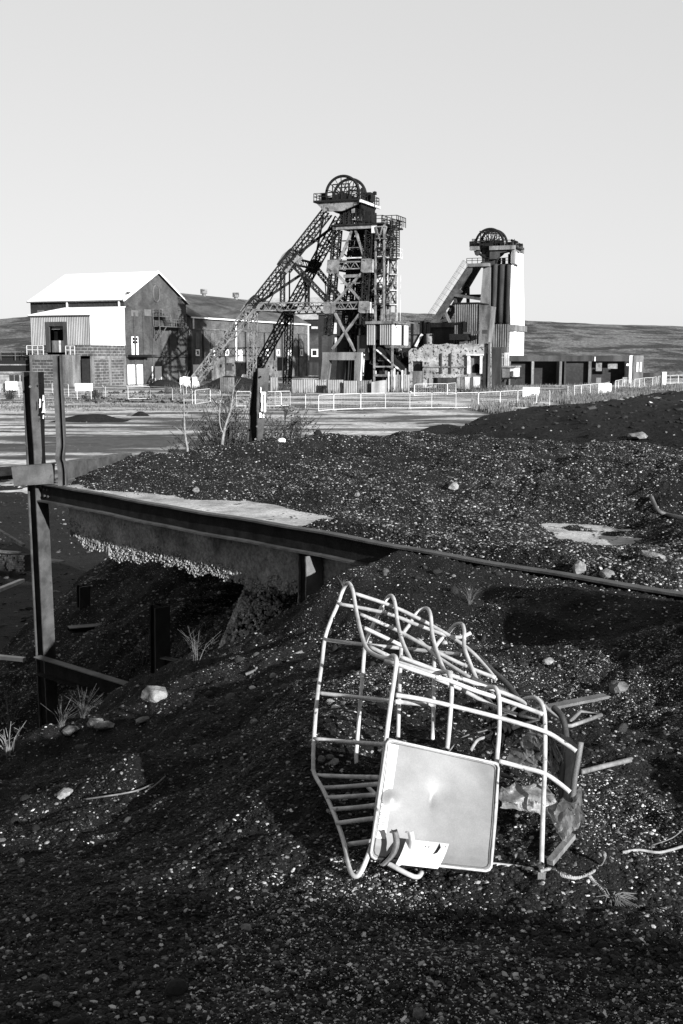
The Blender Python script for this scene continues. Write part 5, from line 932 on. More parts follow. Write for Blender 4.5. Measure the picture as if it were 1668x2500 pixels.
runs = [('far left', [(-30, 960), (0, 962), (14, 963), (47, 972), (68, 973)]), ('left', [(128, 962), (146, 966), (168, 968)]), ('left', [(205, 967), (258, 972), (313, 975.6), (367, 975.6), (421, 980), (477, 987)]), ('left', [(477, 989), (514, 983.5), (538, 988.6)]),
        ('middle', [(578, 994), (613, 994), (687, 994)]), ('middle', [(672, 993), (709, 992)]), ('middle', [(746, 1000), (815, 1003)]), ('middle', [(778, 1006), (815, 1003), (881, 1000), (941, 999), (1000.6, 999), (1054, 998), (1113, 998), (1168, 997), (1221, 993), (1264, 990)]),
        ('inner', [(1012, 968), (1092, 966), (1113, 963)]), ('right', [(1264, 990), (1310, 987), (1342, 990)]), ('right', [(1386, 972), (1402, 973), (1419, 971), (1441, 968), (1461, 966), (1474, 965)]), ('right', [(1474, 965), (1502, 956), (1510, 954), (1524, 949), (1540, 950), (1549, 951), (1561, 949), (1573, 946), (1593, 945), (1606, 941), (1620, 938), (1636, 938), (1656, 937), (1690, 935)])]
proto = None; kk = 0; words = 'first second third fourth fifth sixth seventh eighth ninth tenth eleventh twelfth thirteenth fourteenth fifteenth sixteenth seventeenth eighteenth nineteenth twentieth twenty-first twenty-second twenty-third twenty-fourth twenty-fifth twenty-sixth'.split()
cnt = {}
for rn, pts in runs:
    for (a, b) in zip(pts[:-1], pts[1:]):
        A = G(*a, .02); B = G(*b, .02)
        if (B-A).length > 9: B = A + (B-A).normalized()*9
        if proto is None: proto = o = make_panel()
        else: o = copy_tree(proto)
        hsc = 1.0
        o.location = A; o.rotation_euler = (0, 0, math.atan2(B.y-A.y, B.x-A.x)); o.scale = ((B-A).xy.length/3.5, 1, hsc)
        cnt[rn] = cnt.get(rn, 0)+1; where = {'far left': 'at the left edge by the low hut', 'left': 'in the run below the brick winding house', 'middle': 'in the central run in front of the headframe', 'inner': 'standing alone before the limewashed ruin', 'right': 'in the run climbing towards the concrete bunkers'}[rn]
        tag(o, '%s white mesh barrier from the left %s' % (words[cnt[rn]-1], where), 'barrier', 'mesh barriers fencing off the yard')
for i, (u, v, Y, w, h, lb) in enumerate(((1297, 957, 175, 2.6, 1.5, 'white sign sheet tied to the barrier below the bunkers'), (1477, 948, 190, 2.2, 1.6, 'white sign sheet on the climbing barrier run near the bunkers end'), (205, 945, 165, 2.6, 1.1, 'white sheet on a low barrier frame in front of the winding house'), (448, 930, 190, 1.2, 1.2, 'small white notice board beside the foot of the raking leg'))):
    a = P(u, v, Y); o = MB().box(-w/2, w/2, -.03, .03, -h/2, h/2).build('notice_board', m_white, label=lb, cat='sign'); o.location = a
    for dx in (-w*.4, w*.4): MB().bar((dx, .06, -a.z), (dx, .06, h/2), .07).build('post', m_barrier, o)
# low hut and retaining wall at the far left
fr = Frame(*P(-30, 952, 200).xy, ang=0); hu = thing('site_hut', 'low pale site hut with two dark windows, behind the barriers at the left edge', 'hut', fr)
h1 = fr.F(64, 950)[0]; hz_ = fr.F(20, 912)[1]; MB().box(0, h1, 0, 3, 0, hz_).build('wall', m_board, hu); MB().box(-.4, h1+.4, -.5, 3.4, hz_, hz_+.35).build('roof', m_conc, hu)
for u in (24, 37, 52): a = fr.F(u, 931); MB().box(a[0], a[0]+.8, -.08, -.002, a[1], a[1]+1.15).build('window', m_glass, hu)
MB().box(fr.F(20, 940)[0], fr.F(45, 940)[0], -1.4, -.6, .3, 1.9).build('white_cupboard', m_white, hu)
fr = Frame(*P(-60, 946, 238).xy, ang=0); rw = thing('retaining_wall', 'black retaining wall with a fence on top, left of the loading dock', 'wall', fr)
x1 = fr.F(71, 900)[0]; z1 = fr.F(0, 880)[1]; MB().box(-30, x1, 0, 2, 0, z1).build('wall', m_steelb, rw); MB().box(-30, x1, -.2, -.01, fr.F(0, 892)[1], fr.F(0, 889)[1]).build('pipe', m_conc, rw)
MB().box(-30, x1, 2.01, 8, 0, fr.F(0, 862)[1]).build('upper_wall', m_steelb, rw)
mb = MB().rail([Vector((-10, 1, z1)), Vector((x1, 1, z1))], 1.9, .09, 3.0); mb.build('fence', m_steelg, rw)
# ---------------------------------------------------------------- yard details
random.seed(31)
def rock(name, c, r, mat, seed, sq=(1, .8, .6), rz=0, **k):
    rr = random.Random(seed); vs, fs = [], []
    import bmesh; bm = bmesh.new(); bmesh.ops.create_icosphere(bm, subdivisions=2, radius=1)
    for v in bm.verts:
        n = v.co.normalized(); q = 1 + .22*math.sin(n.x*3.1+seed)*math.cos(n.y*4.3+seed*2) + rr.uniform(-.09, .09); v.co = Vector((n.x*sq[0], n.y*sq[1], n.z*sq[2]))*q*r
    me = bpy.data.meshes.new(name); bm.to_mesh(me); bm.free(); me.materials.append(mat); o = bpy.data.objects.new(name, me); COL.objects.link(o); o.location = c; o.rotation_euler = (rr.uniform(-.2, .2), rr.uniform(-.2, .2), rz); return tag(o, **k)
def mound(name, u, v, w, h, mat, lb, seed, dep=None):
    c = G(u, v, 0); o = MB(); dep = dep or w*.8
    o.grid(lambda a, b: (0, 0, 0), 1, 1); o = MB()
    def f(a, b):
        x = (a-.5)*2; y = (b-.5)*2; r = min(1, math.hypot(x, y)); z = h*(1-r)**.8*(1+.5*float(vnoise(np.array(x*3+seed), np.array(y*3))))
        return (x*w/2, y*dep/2, z-.05+random.uniform(0, .04)*h)
    o.grid(f, 28, 28); q = o.build(name, mat, label=lb, cat='heap'); q.location = (c.x, c.y+dep*.3, -.02); return q
mound('coal_pile', 342, 1014, 1.9, .5, m_coal, 'small black pile lying alone on the pale yard', 3); mound('rubble_pile', 326, 1013, 1.6, .28, m_slate, 'small grey rubble pile touching the black pile in the yard', 5)
mound('earth_mound', 215, 1028, 7.5, .75, m_coalfar, 'low wide mound of dark earth in the yard, right of the tall steel posts', 7, 5); mound('black_mound', 575, 952, 16, 3.2, m_coal, 'black heap against the brick hall, behind the hoarding', 9, 6); mound('black_mound', 400, 948, 9, 2.2, m_coalfar, 'grey mound at the foot of the winding house gable', 12, 5)
st = {}
def rubble_strip(name, poly_uv, n, rmin, rmax, mat, lb, seed=1):
    random.seed(seed); mb = MB()
    for i in range(n):
        u = random.uniform(poly_uv[0], poly_uv[1]); v = random.uniform(poly_uv[2], poly_uv[3]); p = G(u, v, 0); pebble(mb, p, rmin+(rmax-rmin)*random.random()**4)
    return mb.build(name, mat, label=lb, kind='stuff')
rubble_strip('yard_rubble', (-40, 1700, 958, 1000), 1500, .05, .30, m_conc, 'scattered pale rubble across the yard', 2); rubble_strip('yard_rubble', (200, 700, 955, 985), 700, .06, .45, m_coalfar, 'scattered dark rubble below the winding house', 4)
rubble_strip('yard_rubble', (0, 1000, 1000, 1100), 500, .02, .10, m_conc, 'small bits strewn across the near yard', 6); rubble_strip('yard_rubble', (500, 1250, 944, 962), 900, .08, .5, m_concd, 'dark rubble along the foot of the shaft buildings', 8); rubble_strip('yard_rubble', (480, 1240, 945, 960), 350, .08, .4, m_headw, 'white rubble along the foot of the shaft buildings', 9)
def grass(name, pts, mat, hmin, hmax, wd, lb, seed=0, lean=.35):
    random.seed(seed); mb = MB()
    for p in pts:
        h = random.uniform(hmin, hmax); a = random.uniform(0, 6.28); dx, dy = math.cos(a)*wd, math.sin(a)*wd; b = random.uniform(0, 6.28); l = h*random.uniform(0, lean); q = Vector(p)
        t1 = q+Vector((math.cos(b)*l*.4, math.sin(b)*l*.4, h*.6)); t2 = q+Vector((math.cos(b)*l, math.sin(b)*l, h)); s = Vector((dx, dy, 0))
        mb.add([q-s, q+s, t1+s*.7, t1-s*.7, t2], [(0, 1, 2, 3), (3, 2, 4)])
    return mb.build(name, mat, label=lb, kind='stuff')
random.seed(12)
def band(u0, u1, fv0, fv1, n, clump=0):
    out = []
    while len(out) < n:
        u = random.uniform(u0, u1); v = random.uniform(fv0(u), fv1(u)); p = G(u, v, 0)
        if clump and float(vnoise(np.array(p.x*clump), np.array(p.y*clump*.5))) < -.02: continue
        out.append((p.x, p.y, p.z-.1))
    return out
grass('rough_grass', band(1150, 1668, lambda u: 950-(u-1150)*.03, lambda u: 1032-(u-1150)*.10, 16000, .22), m_grassf, .25, 1.1, .045, 'rough dry grass and scrub growing before the bunkers', 3)
grass('pale_grass', band(1400, 1590, lambda u: 958-(u-1400)*.06, lambda u: 1010-(u-1400)*.22, 7000, .2), m_grass, .4, 1.2, .04, 'pale dry reeds in the light before the barrier', 5)
grass('yard_weeds', band(-20, 760, lambda u: 962, lambda u: 1003, 5500, .3), m_grassf, .1, .45, .04, 'thin weeds scattered over the yard', 6)
grass('yard_scrub', band(400, 1240, lambda u: 945, lambda u: 962, 5000, .3), m_branch, .3, 1.5, .05, 'dark scrub along the foot of the shaft buildings', 8)
for (u, v, h) in ((25, 975, 1.6), (235, 972, 1.4)):
    c = G(u, v, 0); random.seed(int(u)); mb = MB()
    for k in range(160): a = random.uniform(0, 6.28); r = random.random()*1.2; p = c+Vector((math.cos(a)*r*.4, math.sin(a)*r*.4, 0)); mb.bar(p, c+Vector((math.cos(a)*r, math.sin(a)*r, h*random.uniform(.4, 1))), .02)
    mb.build('yard_shrub', m_branch, label='small bare shrub in the yard %s' % ('near the low hut' if u < 100 else 'before the loading dock'), cat='shrub')
# ---------------------------------------------------------------- foreground steelwork
def hit(u, v, zf=ground_z, y0=1.7, y1=34):       # where the view of (u, v) meets the uneven ground
    Y = np.geomspace(y0, y1, 900); d = ray(u, v); t = Y/d.y; zr = CAM_H + d.z*t; zz = zf(d.x*t, Y); k = np.argmax(zz >= zr)
    return Vector((d.x*t[k], Y[k], float(zz[k])))
BANG = math.atan2(BD.y, BD.x)
def loft(mb, secs):                              # sections: lists of points joined into one closed skin
    n = len(secs[0]); vs = [p for s in secs for p in s]
    fs = [(i*n+k, i*n+(k+1) % n, (i+1)*n+(k+1) % n, (i+1)*n+k) for i in range(len(secs)-1) for k in range(n)] + [tuple(range(n))[::-1], tuple((len(secs)-1)*n+k for k in range(n))]
    return mb.add(vs, fs)
def hpost(root, base, top, s, angf=lambda t: BANG, wf=lambda t: (1, 1), th=.016, mats=(m_steelb, m_steelg, m_steelg), n=40, rag=0):
    base = Vector(base); top = Vector(top)
    def rect(t, a0, a1, b0, b1):
        c = base+(top-base)*t; a = angf(t); X = Vector((math.cos(a), math.sin(a), 0)); Y = Vector((-math.sin(a), math.cos(a), 0)); return [c+X*p+Y*q for p, q in ((a0, b0), (a1, b0), (a1, b1), (a0, b1))]
    T = [i/n for i in range(n+1)]; r = lambda: random.uniform(-rag, rag)
    loft(MB(), [rect(t, -s/2+th, s/2-th, -th*.5, th*.5) for t in T]).build('web', mats[0], root, world=True)  # web colour blackened for the shade between the flanges
    loft(MB(), [rect(t, s/2-th, s/2, -s/2*wf(t)[0]+r(), s/2*wf(t)[0]+r()) for t in T]).build('flange', mats[1], root, world=True)
    loft(MB(), [rect(t, -s/2, -s/2+th, -s*.2*wf(t)[1]+r(), s/2*wf(t)[1]+r()) for t in T]).build('flange', mats[2], root, world=True)
c = Vector((BEAM0.x-.075, BEAM0.y+.08, 0)); random.seed(40)
tp_ = thing('steel_post', 'tallest rusty steel post at the left, twisted at its top and standing in the pit', 'steel post', loc=(c.x, c.y, 1.7))
zt1 = P(80, 908, 13).z
def a1(t): return math.radians(-29) + (.5*.32*max(0, (t-.76)/.24) - .25*max(0, math.sin(max(0, t-.72)/.28*math.pi))*.5)
def w1(t): k = max(0, (t-.74)/.26); return (1-.4*math.sin(min(1, k*2.2)*math.pi/2)*(1-k)+.35*k, 1-.2*k)
hpost(tp_, (c.x, c.y, 1.6), (c.x-.045, c.y, zt1), .195, a1, w1, .013, (m_steelb, m_flange, m_flange), 60, .0012)
mb = MB()
for (u, v, w, h) in ((106, 972, 2, 8), (110, 980, 3, 10), (108, 995, 4, 12), (98, 985, 2, 12), (114, 992, 2, 5), (115, 1018, 2, 6), (107, 1005, 5, 3), (106, 1018, 1.5, 5)):
    p = P(u, v, 12.86); mb.add([p+Vector((-w/220, 0, -h/230)), p+Vector((w/300, 0, -h/300)), p+Vector((w/220, .01, h/260)), p+Vector((-w/330, .01, h/220))], [(0, 1, 2, 3)])
mb.build('paint_flake', m_white, tp_, world=True, kind='stuff')
for (u, v) in ((99, 936), (121, 916)): p = P(u, v, 12.9); MB().tube([p+Vector((0, -.004, 0)), p+Vector((0, .004, 0))], .013, 12).build('bolt_hole', m_black if u < 110 else m_white, tp_, world=True)
p = P(75, 944, 12.88); MB().tube([p, p+Vector((0, -.02, 0))], .016, 6).build('bolt_head', m_steelg, tp_, world=True)
mp_ = thing('steel_post', 'rusty steel post leaning behind the heap, with white paint on its side', 'steel post', loc=tuple(P(620, 1098, 16)))
pb, pt = P(618, 1105, 16.0), P(634, 899, 16.0)
hpost(mp_, pb, pt, .20, lambda t: math.radians(-22-25*t), lambda t: (.6+.45*min(1, t*1.6) if t < .5 else 1.05, .8), .015, (m_steelb, m_flange, m_flange), 40, .0015)
random.seed(9); mb = MB()
for (u0, u1, v0, v1) in ((638, 642, 962, 1004), (645, 649, 962, 1006), (634, 638, 1008, 1020), (642, 645, 1011, 1020), (638, 649, 957, 963), (636, 638, 945, 960)):
    n = 6
    for k in range(n): 
        a = P(u0+random.uniform(-.6, .6), v0+(v1-v0)*k/n, 15.86); b = P(u1+random.uniform(-.6, .6), v0+(v1-v0)*(k+1)/n, 15.86); mb.quad(Vector((a.x, a.y, b.z)), Vector((b.x, a.y+.03, b.z)), Vector((b.x, a.y+.03, a.z)), Vector((a.x, a.y, a.z)))
mb.build('white_paint', m_white, mp_, world=True, kind='stuff')
for (u, v, m__) in ((636, 920, m_black), (628, 1041, m_steelg), (624, 1072, m_steelg)): p = P(u, v, 15.84); MB().tube([p+Vector((0, .01, 0)), p+Vector((0, -.012, 0))], .015, 8).build('bolt_hole' if m__ is m_black else 'bolt_head', m__, mp_, world=True)
# thin kinked post
kp = thing('kinked_post', 'thin kinked steel post standing on the deck corner, right of the tallest post', 'steel post', loc=tuple(P(150, 1182, 12.65)))
ctr = [(153, 1186), (152, 1150), (149, 1130), (146, 1120), (147, 1105), (149, 1085), (147, 1040), (144, 980), (141, 920), (139.5, 868)]
ctr = catmull([P(u, v, 12.65) for u, v in ctr], 5); px = 12.65/2700
def zsec(c): 
    f = lambda x, y: c+Vector((x*px, y*px, 0)); return [f(-9, -9), f(1, -9), f(1, 7), f(9, 7), f(9, -11), f(11, -11), f(11, 10), f(-2, 10), f(-2, -6), f(-9, -6)]
vs = [zsec(q) for q in ctr]; mb = MB(); n_ = 10
mb.add([p for s in vs for p in s], [(i*n_+k, i*n_+(k+1) % n_, (i+1)*n_+(k+1) % n_, (i+1)*n_+k) for i in range(len(vs)-1) for k in range(n_)] + [((len(vs)-1)*n_+0, (len(vs)-1)*n_+1, (len(vs)-1)*n_+8, (len(vs)-1)*n_+9), ((len(vs)-1)*n_+2, (len(vs)-1)*n_+5, (len(vs)-1)*n_+6, (len(vs)-1)*n_+7)])
mb.build('folded_section', m_flange, kp, world=True)
# beams on the deck corner
def platebeam(name, lb, pts_top, pts_bot, depth, mat, par_label='steel beam'):
    a, b = pts_top; c_, d_ = pts_bot; A, B, C_, D_ = P(*a), P(*b), P(*c_), P(*d_); t_ = thing(name, lb, par_label, loc=tuple(C_)); n = (B-A).cross(Vector((0, 0, 1))).normalized(); n = -n if n.y < 0 else n
    MB().prism([A, B, D_, C_], n*.014).build('web', mat, t_, world=True)
    MB().prism([A+Vector((0, 0, .001)), B+Vector((0, 0, .001)), B+n*depth+Vector((0, 0, .001)), A+n*depth+Vector((0, 0, .001))], (0, 0, .012)).build('top_flange', mat, t_, world=True)
    MB().prism([C_-Vector((0, 0, .001)), D_-Vector((0, 0, .001)), D_+n*depth-Vector((0, 0, .001)), C_+n*depth-Vector((0, 0, .001))], (0, 0, -.012)).build('bottom_flange', mat, t_, world=True); return t_
platebeam('box_beam', 'short rusty steel beam fixed across the tallest post just above the channel beam', ((28, 1143, 12.68), (134, 1134, 12.72)), ((34, 1184, 12.68), (133, 1178, 12.72)), .12, m_flange)
platebeam('edge_beam', 'steel edge beam running back from the kinked post and vanishing under the gravel heap', ((152, 1133, 13.0), (322, 1108, 15.3)), ((152, 1171, 13.0), (322, 1128, 15.3)), .15, m_flange)
platebeam('box_beam', 'dark end of a beam reaching in from the left edge behind the tallest post', ((-90, 1150, 13.3), (30, 1144, 13.3)), ((-90, 1172, 13.3), (30, 1168, 13.3)), .2, m_steelb)
mb = MB(); 
pz = P(-12, 1108, 13.1); q_ = thing('steel_post', 'sliver of a leaning steel post at the very left edge of the view', 'steel post', loc=tuple(pz)); MB().bar(pz, P(-9, 1030, 13.1), .12, .02).build('plate', m_flange, q_, world=True)
# pit: low beam, stubs, web stub under the slab
def chan(name, lb, A, B, h, w, mat=m_steelb, tw=.012):
    A = Vector(A); B = Vector(B); t_ = thing(name, lb, 'steel beam', loc=tuple(A)); n = (B-A).normalized().cross(Vector((0, 0, 1))).normalized(); n = -n if n.y > 0 else n
    MB().prism([A, B, B-Vector((0, 0, h)), A-Vector((0, 0, h))], n*-tw).build('web', mat, t_, world=True)
    MB().prism([A+n*w, B+n*w, B-n*.012, A-n*.012], (0, 0, .012)).build('top_flange', m_steelg if mat is m_steelb else mat, t_, world=True); MB().prism([A+n*w, B+n*w, B-n*.012, A-n*.012], (0, 0, .010)).build('bottom_flange', mat, t_, world=True).location.z = -h-.011; return t_  # top flange paler than the web, faint light put into its colour
lb_a = P(98, 1602, 12.95); chan('low_beam', 'low corroded channel beam running from the foot of the tallest post into the coal', lb_a, Vector((-1.75, 11.4, lb_a.z-.03)), .2, .09)
chan('low_beam', 'short low beam right of the black post stub in the pit', P(400, 1605, 12.2), P(505, 1624, 11.9), .12, .07)
chan('low_beam', 'flat rusty beam offcut lying in the pit behind the low beam', P(165, 1530, 15.5), P(280, 1521, 15.8), .05, .16)
for (u, v0, v1, Y, s, lb) in ((385, 1650, 1479, 12.25, .2, 'black steel post stub in the middle of the pit'), (200, 1505, 1430, 16.2, .18, 'short steel post stub at the back of the pit, nearer the tallest post')):
    b_, t__ = P(u, v0, Y), P(u, v1, Y); q = thing('post_stub', lb, 'post stub', loc=tuple(b_)); hpost(q, b_-Vector((0, 0, .5)), t__, s, lambda t: BANG, lambda t: (1, 1), .014, (m_steelb, m_steel, m_steelb), 10, .002)
bt = 4.74; q = thing('hanging_post', 'short black steel post hanging under the channel beam beside the wire cage', 'steel post', loc=tuple(bpt(bt, -.02, 4.0))); hpost(q, bpt(bt, -.02, 4.05), bpt(bt, -.02, 4.885), .19, lambda t: BANG, lambda t: (1, .8), .014, (m_steelb, m_steelg, m_steelg), 20, .004)
# cone of rounded aggregate under the slab
random.seed(17); mb = MB(); ca = P(655, 1418, 11.35); cb = P(652, 1590, 10.7)
for i in range(5200):
    t = random.random()**.75; a = random.uniform(0, math.pi*2); r = .16+.34*t; z = ca.z+.12-(ca.z+.12-cb.z+.1)*t; yy_c = ca.y+(cb.y-ca.y)*t*.6
    pebble(mb, (ca.x+math.cos(a)*r, yy_c+math.sin(a)*r*.9, z+random.uniform(-.02, .02)), random.uniform(.01, .03))
mb.build('aggregate_cone', M('rounded aggregate', .05, .35, 9, .85, 0, fine=.5, fscale=40), label='cone of rounded pebbles rising under the broken slab', kind='stuff')
# brick wall, planks and block at the left
bw_ = thing('brick_wall', 'low broken brick wall with a pale coping, far behind the tallest post at the left', 'wall', loc=tuple(P(-30, 1398, 30)))
A = P(-60, 1390, 33); B = P(62, 1396, 32); dd_ = (B-A); LL = dd_.length; dd_.normalize(); random.seed(6); mb = MB(); nn_ = Vector((dd_.y, -dd_.x, 0)).normalized()
for r in range(8):
    x = (r % 2)*.04
    while x < LL-.07:
        if random.random() < .9:
            p = A+dd_*x+Vector((0, 0, r*.062)); j = random.uniform(-.012, .006); mb.prism([p+nn_*j, p+dd_*.07+nn_*j, p+dd_*.07+nn_*j+Vector((0, 0, .052)), p+nn_*j+Vector((0, 0, .052))], -nn_*.1)
        x += .08
mb.build('brick', M('dusty brick', .03, .22, 6, .9, 0, fine=.3, fscale=20), bw_, world=True, kind='stuff')
MB().prism([A-nn_*.03, B-nn_*.03, B-nn_*.03+Vector((0, 0, .49)), A-nn_*.03+Vector((0, 0, .49))], -nn_*.25).build('mortar_core', m_brickd, bw_, world=True)
def plank(a, b, w, h, mat, lb, cat='plank', name='plank'):
    o = MB().bar(Vector((0, 0, 0)), Vector(b)-Vector(a), w, h).build(name, mat, label=lb, cat=cat); o.location = a; return o
plank(P(-40, 1343, 32.7), P(50, 1350, 32.3), .2, .05, m_conc, 'pale plank lying on the low brick wall'); plank(P(95, 1364, 31), P(151, 1372, 30.5), .25, .05, m_conc, 'white plank ending right of the tallest post')
plank(P(-20, 1285, 20), P(58, 1332, 19), .06, .05, m_timber, 'thin batten slanting down to the tallest post'); plank(P(-20, 1447, 16), P(54, 1417, 18.5), .09, .05, m_headw, 'white pipe lying on the slope left of the tallest post', 'pipe', 'white_pipe')
plank(P(-40, 1600, 15), P(60, 1610, 14.8), .08, .05, m_headw, 'pale strip of debris behind the foot of the tallest post', 'debris', 'debris_strip')
bp = P(410, 1090, 24); bl = thing('brick_pier', 'dark square brick pier with a pale rim behind the gravel heap, beside the shrub', 'pier', Frame(bp.x, bp.y, -.15)); w = 1.0
MB().box(0, w, 0, 1.4, 1.5, bp.z-.06).build('brick_body', m_brickd, bl); MB().box(-.02, w+.02, -.02, .1, bp.z-.059, bp.z).box(-.02, .1, .101, 1.4, bp.z-.059, bp.z).box(w-.1, w+.02, .101, 1.4, bp.z-.059, bp.z).build('pale_rim', m_conc, bl)
# ---------------------------------------------------------------- stones one can tell apart
stones = [(378, 1706, .085, m_stone, (1, .8, .7), 'pale angular stone at the edge of the pit, left of the wire cage', 0), (158, 1946, .045, m_stone, (1, .6, .45), 'pale flat stone at the lower left slope', 0), (52, 2112, .026, m_slate, (1, .6, .7), 'grey pointed stone low on the left slope', 0),
 (232, 1770, .055, m_stone, (1, .8, .55), 'white stone left of a pair beside the grass tuft', 0), (253, 1777, .055, m_stone, (1.1, .8, .5), 'white stone right of a pair beside the grass tuft', 0), (350, 1766, .055, m_slate, (1.5, .7, .3), 'flat grey slate below the low beam', 0), (170, 1787, .06, m_slate, (1.2, .8, .45), 'grey rounded stone right of the foot of the tallest post', 0),
 (620, 1765, .02, m_stone, (1, .8, .7), 'small pale stone halfway between pit and wire cage', 0), (815, 1868, .022, m_stone, (1.2, .8, .6), 'pale stone seen through the left side of the wire cage', 0), (786, 1858, .02, m_slate, (1, .8, .8), 'grey stone seen through the left side of the wire cage', 0),
 (603, 2271, .016, m_stone, (1.3, .8, .6), 'small pale flake low in the middle of the view', 0), (1022, 2489, .018, m_slate, (1, .9, .9), 'grey stone at the bottom edge of the view', 0), (1262, 2095, .015, m_slate, (1, .8, .9), 'grey stone between the plate and the rope', 0), (1510, 1688, .05, m_slate, (1, .8, .8), 'grey stone near the right edge, up from the board', 0), (1340, 1622, .04, m_stone, (1, .8, .6), 'pale stone above the bent tubes of the cage', 0),
 (1107, 1192, .065, m_stone, (1, .8, .7), 'largest pale stone in the middle of the gravel heap', 1), (1412, 1397, .05, m_stone, (1, .9, 1.1), 'pale upright stone on the heap behind the far end of the beam', 1), (1482, 1408, .045, m_stone, (1.1, .8, .8), 'pale stone on the heap nearest the far end of the beam', 1), (873, 1210, .03, m_stone, (1, .8, .8), 'pale stone on the heap above the bare slab', 1),
 (480, 1200, .045, m_stone, (1.2, .8, .7), 'pale stone at the edge of the bare slab', 1), (688, 1079, .055, m_white, (1.3, .8, .7), 'white stone on the crest of the heap right of the leaning post', 1), (776, 1062, .05, m_coal, (1.1, .8, .9), 'black lump on the crest of the heap', 1), (1560, 1068, .25, m_stone, (1.4, .9, .35), 'white slab of stone alone on the far black bank', 2), (1560, 1325, .03, m_slate, (2, .8, .4), 'thin flat stone on the pale slab patch', 1), (1595, 1360, .05, m_stone, (1.6, .5, .5), 'long pale stone below the pale slab patch', 1)]
for i, (u, v, r, mt, sq, lb, ly) in enumerate(stones):
    zf = (ground_z, heap_z, lambda x, y: bank(x, y))[ly]; p = hit(u, v, zf, 1.7 if ly == 0 else (5 if ly == 1 else 22), 34 if ly == 0 else (20 if ly == 1 else 80))
    rock('stone', p+Vector((0, 0, r*sq[2]*.35)), r, mt, i+3, sq, i*.9, label=lb, cat='stone')
# ---------------------------------------------------------------- sticks, weeds, shrubs, cable
def stick(pts, r, mat, lb, cat='stick', name='stick', sm=4):
    q = [Vector(p) for p in pts]; o = MB().tube([p-q[0] for p in q], r, 6, smooth=sm).build(name, mat, label=lb, cat=cat, smooth=True); o.location = q[0]; return o
def onground(uv, zf=ground_z, lift=.01, y0=1.7): return [hit(u, v, zf, y0)+Vector((0, 0, lift)) for u, v in uv]
q = onground([(600, 1655), (665, 1628), (738, 1594)]); stick([q[0], q[-1]], .011, m_timber, 'long straight lath on the slope behind the wire cage', 'lath')
stick(onground([(1420, 1893), (1480, 1880), (1540, 1862)], lift=.012), .011, m_timber, 'curved grey stick on the ground right of the wire cage')
stick(onground([(205, 1962), (260, 1958), (330, 1948), (375, 1925)], lift=.02), .004, m_twig, 'long thin twig on the left slope'); stick(onground([(355, 1948), (380, 1930), (405, 1905)], lift=.02), .004, m_twig, 'thin pale straw at an angle on the left slope')
stick(onground([(1590, 1222), (1600, 1245), (1610, 1258), (1640, 1268), (1690, 1279)], heap_z, .03, 5), .02, m_steelg, 'bent black cable poking out of the gravel heap at the right', 'cable', 'cable')
stick(onground([(1520, 2092), (1560, 2084), (1610, 2088), (1668, 2078)], lift=.01), .005, m_rope, 'thin rope trailing out of view at the right', 'rope', 'rope'); stick(onground([(1590, 2080), (1640, 2060), (1668, 2040)], lift=.02), .002, m_twig, 'thin twig crossing the trailing rope')
def weed(name, lb, base, n, h, spread, mat, r=.0025, seed=0, cat='weed', fork=0):
    random.seed(seed); mb = MB(); base = Vector(base)
    for k in range(n):
        a = random.uniform(0, 6.28); s = random.random()*spread; l = h*random.uniform(.5, 1); b0 = Vector((random.uniform(-.1, .1)*spread, random.uniform(-.1, .1)*spread, -.02)); e = Vector((math.cos(a)*s, math.sin(a)*s, l)); m_ = (b0+e)*.5+Vector((-math.cos(a)*s*.15, -math.sin(a)*s*.15, l*.1))
        mb.tube([b0, m_, e], [r, r*.8, r*.4], 4)
        for f in range(fork):
            t = random.uniform(.4, .9); q = b0.lerp(e, t); mb.tube([q, q+Vector((random.uniform(-1, 1), random.uniform(-1, 1), random.uniform(.2, 1)))*h*.16], [r*.6, r*.3], 3)
    o = mb.build(name, mat, label=lb, cat=cat); o.location = base; return o
weed('grass_tuft', 'pale dry grass tuft between pit post and stones', hit(205, 1752), 45, .19, .15, m_grass, .0012, 1); weed('grass_tuft', 'dim grass tuft against the foot of the tallest post', hit(150, 1775), 24, .2, .14, m_grass, .0015, 2)
weed('dead_weed', 'pale branching dead weed in the pit right of the post stub', hit(480, 1622), 9, .32, .22, m_twig, .0015, 3, fork=5); weed('dead_weed', 'thin dead stems left of the black post stub in the pit', hit(355, 1625), 6, .5, .4, m_twig, .004, 4, fork=2)
weed('dead_weed', 'spiky dead weed at the left edge below the pit', hit(25, 1790), 12, .6, .4, m_twig, .0022, 5, fork=3); weed('dead_weed', 'low pale dead weed at the left edge by the foot of the tallest post', hit(22, 1850), 10, .2, .2, m_twig, .004, 6, fork=3)
weed('grass_tuft', 'dry tuft on the crumbling bank above the cage hoops', hit(1147, 1478), 24, .12, .1, m_grass, .001, 7); weed('dead_weed', 'thin dry tuft beside the first cage hoop', hit(840, 1440), 8, .1, .08, m_twig, .0015, 8); weed('grass_tuft', 'tiny straw tuft on the slope left of the cage', hit(600, 1892), 16, .07, .09, m_grass, .0015, 9)
